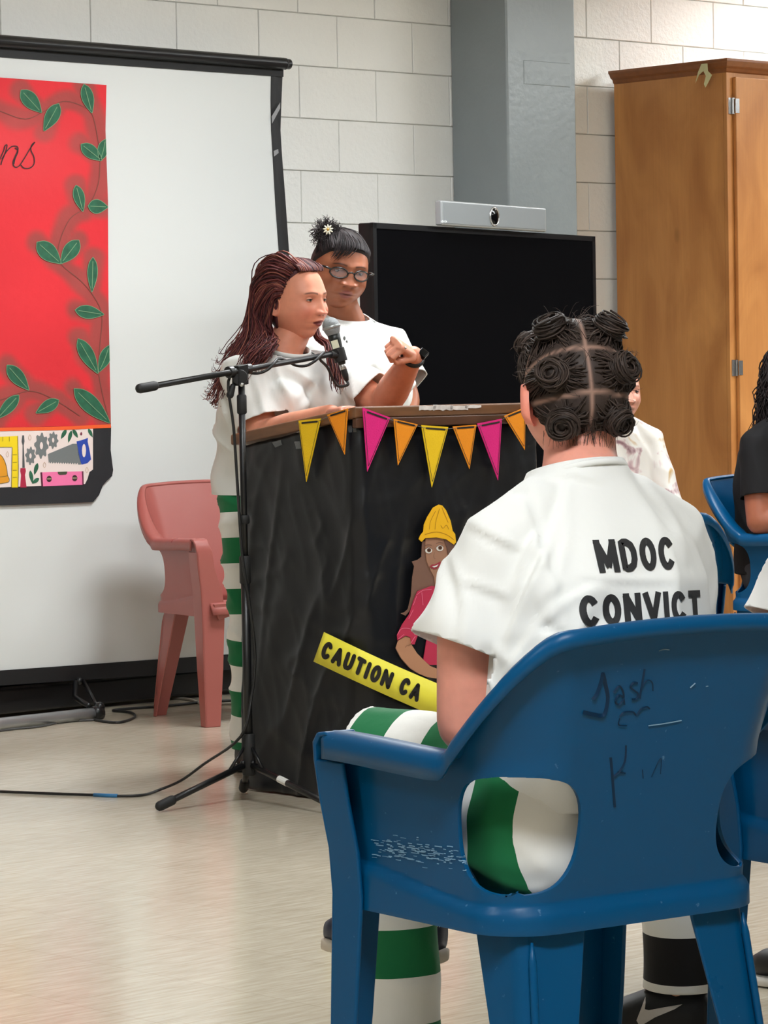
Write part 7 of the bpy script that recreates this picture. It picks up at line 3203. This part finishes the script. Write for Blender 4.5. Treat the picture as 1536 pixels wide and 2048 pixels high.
cols += [tuple(hT * 0.6)] * (len(mb.v) - k0)
strands_obj('hair_strands', mb, cols, capT)
# daisy hair clip
fc = pt(656, 459, TY - 0.115)
vw = (CAM - fc).normalized()
fx_ = vw.cross(UP).normalized()
fy_ = fx_.cross(vw)
mpet = mat('daisy_petal', rgb(240, 236, 214), rough=0.5)
clip = MB()
clip.ball(fc, (0.0045, 0.003, 0.0045), 12, 8)
co_ = clip.build('daisy_clip', mat('daisy_centre', rgb(200, 150, 60), rough=0.4, metal=0.3), te, smooth=True)
for k in range(9):
    a = 2 * pi * k / 9 + 0.2
    d = -fx_ * cos(a) + fy_ * sin(a)
    s_ = d.cross(vw)
    mb = MB()
    mb.loft([(fc + d * 0.004, s_ * 0.0018, vw * 0.0012), (fc + d * 0.009, s_ * 0.0030, vw * 0.0012), (fc + d * 0.0145, s_ * 0.0022, vw * 0.0010), (fc + d * 0.017, s_ * 0.0006, vw * 0.0006)], 8)
    mb.build('petal', mpet, co_, smooth=True)
# small pendant on the shirt front
TB = bvh_of(shT)
pd = hit(TB, 688, 678, 0.004)
if pd is not None:
    mb = MB()
    mb.ball(pd, (0.004, 0.002, 0.007), 10, 8)
    mb.ball(pd + Vector((0.007, 0, -0.012)), (0.0035, 0.002, 0.006), 10, 8)
    mb.build('pendant', mat('pewter', rgb(110, 112, 110), rough=0.35, metal=0.7), te, smooth=True)

# ================================================================== PEOPLE AND CHAIRS ON THE RIGHT, FARTHER BACK
def sitter(ch, rz, label, skin, shirt_m, trs_m, hair_c, headpx=None, lean=0.0, sleeve=0.75, arm_w=1.0, shoe_m=mshoeb, hair_long=0.0, lat=0.0):
    f = rot((0, 1, 0), rz)
    r = rot((1, 0, 0), rz)
    L = lambda x, y, z: ch + r * x + f * y + UP * z
    e = empty('person', ch, 0, label, 'person')
    mb = MB()
    mb.loft([(L(lat, -0.06, 0.50), r * 0.19, f * 0.15), (L(lat, -0.07, 0.66), r * 0.18, f * 0.145), (L(lat, -0.07 + lean * .5, 0.82), r * 0.185, f * 0.14), (L(lat, -0.065 + lean, 0.92), r * 0.18, f * 0.12),
             (L(lat, -0.05 + lean, 0.985), r * 0.13, f * 0.09), (L(lat, -0.04 + lean, 1.03), r * 0.08, f * 0.07), (L(lat, -0.035 + lean, 1.06), r * 0.065, f * 0.062)], 28, 2.3)
    arms = []
    for s in (-1, 1):
        sh, el_, wr = L(lat + s * 0.165, -0.045 + lean, 0.945), L(lat + s * 0.215, 0.0 + lean, 0.69), L(lat + s * 0.09, 0.22, 0.66)
        arms.append((sh, el_, wr, s))
        mb.capsule([L(lat + s * 0.08, -0.045 + lean, 0.985), sh, sh.lerp(el_, 0.5), sh.lerp(el_, sleeve)], [0.06, 0.066, 0.068, 0.068], 20)
    me = remesh(mb, 0.009, 4)
    wrinkle(me, 0.010, (9, 9, 4), seed=ch.x * 9, ridge=0.7)
    for sh, el_, wr, s in arms:
        cut_hem(me, sh.lerp(el_, sleeve - 0.06), el_ - sh, 0.13, el_ - sh, 0.078)
    cut_hem(me, L(lat, -0.035 + lean, 1.045), f * 0.3 + UP, 0.09)
    sho = garment('shirt', me, shirt_m, e)
    mb = MB()
    mb.loft([(L(lat, -0.05, 0.44), r * 0.17, f * 0.12), (L(lat, -0.05, 0.52), r * 0.195, f * 0.14), (L(lat, -0.05, 0.60), r * 0.17, f * 0.12)], 24, 2.3)
    for s in (-1, 1):
        mb.capsule([L(lat + s * 0.09, -0.02, 0.515), L(lat + s * 0.11, 0.36, 0.50), L(lat + s * 0.11, 0.36, 0.07)], [0.10, 0.072, 0.055], 18)
    garment('trousers', remesh(mb, 0.011, 3), trs_m, e, 0)
    for s in (-1, 1):
        shoe('shoe', L(lat + s * 0.11, 0.30, 0), L(lat + s * 0.12, 0.55, 0), shoe_m, msoled, e, 0.045, 0.085)
    hc = L(lat, 0.0 + lean, 1.185) if headpx is None else headpx
    M = head_matrix(hc, f)
    Bd = Body()
    hv, hf, hcol = head_shape(skin, tuple(q * 0.6 for q in skin), 1.0, 0.3, 1.0, 1.0, brow=tuple(q * 0.25 for q in skin), nu=130, nv=80)
    Bd.add(xf(M, hv), hf, hcol)
    eyes(Bd, M, (0.10, 0.06, 0.04), skin, (0.03, 0.02, 0.02))
    ear(Bd, M, 1, skin)
    ear(Bd, M, -1, skin)
    mb = MB()
    mb.capsule([hc - f * 0.015 - UP * 0.05, L(lat, -0.04 + lean, 1.05), L(lat, -0.05 + lean, 0.98)], [0.054, 0.058, 0.08], 18)
    mb.loft([(L(lat, -0.05, 0.5), r * 0.15, f * 0.11), (L(lat, -0.06 + lean * .6, 0.85), r * 0.16, f * 0.11), (L(lat, -0.05 + lean, 0.98), r * 0.10, f * 0.06)], 18)
    for sh, el_, wr, s in arms:
        mb.capsule([sh, sh.lerp(el_, 0.5), el_], [0.054 * arm_w, 0.053 * arm_w, 0.046 * arm_w], 16)
        mb.capsule([el_, el_.lerp(wr, 0.4), wr], [0.046 * arm_w, 0.044 * arm_w, 0.03], 16)
    for s in (-1, 1):
        mb.capsule([L(lat + s * 0.09, -0.02, 0.515), L(lat + s * 0.11, 0.36, 0.50), L(lat + s * 0.11, 0.36, 0.05)], [0.08, 0.05, 0.035], 14)
    Bd.add_mesh(remesh(mb, 0.007, 3), skin)
    for sh, el_, wr, s in arms:
        mb = MB()
        hand(mb, wr, wr - el_, UP, -s, (0.4, 0.4, 0.3), 0.95)
        Bd.add_mesh(remesh(mb, 0.004, 2), skin)
    Bd.build('body', mskin, e)
    hcA = np.array(hair_c)
    cap = link('hair', hair_cap(M, hv, hf, keepS, 0.014, lambda p: np.tile(hcA, (len(p), 1))), mhairm, e, smooth=True)
    if hair_long:
        mb = MB()
        cols = []
        h = lambda x, y, z: M @ Vector((x, y, z))
        G = []
        for a in np.linspace(-2.35, 2.35, 12):
            x, y = sin(a), -cos(a)
            G.append([h(x * 0.03, y * 0.03 + 0.01, 0.124), h(x * 0.080, y * 0.095 - 0.005, 0.07), h(x * 0.098, y * 0.115 - 0.008, -0.02), h(x * 0.108, y * 0.125 - 0.01, -0.11), h(x * 0.115, y * 0.14 - 0.012, -0.12 - hair_long)])
        hair_strands(mb, cols, G, 560, 0.0030, lambda t: hcA * (0.7 + t), 0.009, 0.014, 26, 18, 0.4, 0.3)
        strands_obj('hair_strands', mb, cols, cap)
    return e, L, sho


mblackt = cloth_mat('black_cotton', rgb(15, 14, 16), sheen=0.0)
mdark = mat('dark_trousers', rgb(38, 38, 44), rough=0.8)
# chair and woman in black by the cabinet
rzB = 226
RB = Matrix.Rotation(radians(rzB), 3, 'Z')
cB = pt(1419, 968, 11.05) - RB @ Vector((0.215, -0.30, 0.82))
cB.z = 0
make_chair('plastic_armchair', mblue, cB, radians(rzB), 'blue plastic armchair under the woman in black by the wooden cabinet', group='blue plastic armchairs')
sitter(cB + Vector((-0.065, 0.0, 0)), rzB, 'woman in a black shirt with long dark curls seated by the cabinet', rgb(152, 90, 66)[:3], mblackt, mdark, rgb(30, 24, 24)[:3], hair_long=0.16, arm_w=1.08, lean=0.0)

# woman in floral blouse, mostly hidden behind the knotted hair
mflor = mat('floral_satin', rgb(226, 216, 206), rough=0.35, spec=0.5, sheen=0.2)
nt = mflor.node_tree
b = nt.nodes['Principled BSDF']
tc = nt.nodes.new('ShaderNodeTexCoord')
nz_ = nt.nodes.new('ShaderNodeTexNoise')
nz_.inputs['Scale'].default_value = 9
nz_.inputs['Detail'].default_value = 3
nz_.inputs['Distortion'].default_value = 1.5
nt.links.new(tc.outputs['Object'], nz_.inputs[0])
cr = nt.nodes.new('ShaderNodeValToRGB')
els = cr.color_ramp.elements
els[0].position, els[0].color = 0.32, rgb(150, 112, 120)
els[1].position, els[1].color = 0.72, rgb(200, 160, 90)
for p_, c_ in ((0.42, rgb(214, 190, 190)), (0.48, rgb(238, 234, 228)), (0.60, rgb(238, 234, 226))):
    q = els.new(p_)
    q.color = c_
nt.links.new(nz_.outputs[0], cr.inputs[0])
nt.links.new(cr.outputs[0], b.inputs['Base Color'])
rzG = 205
gc = pt(1226, 900, 11.6)
gc.z = 0
make_chair('plastic_armchair', mblue, gc, radians(rzG), 'blue plastic armchair hidden under the woman in the floral blouse', group='blue plastic armchairs')
sitter(gc, rzG, 'woman in a pale floral blouse half hidden behind the knotted hair', rgb(214, 148, 126)[:3], mflor, mdark, rgb(52, 38, 34)[:3], headpx=pt(1236, 785, 11.5), sleeve=1.0)

# empty dark blue chair between
cN = Vector(((1402 - 768) / 768 - 0.19, 8.33 + 0.30, 0))
make_chair('plastic_armchair', mblue, cN, radians(-4), 'empty blue plastic armchair behind the seated woman, only its back edge visible', group='blue plastic armchairs')
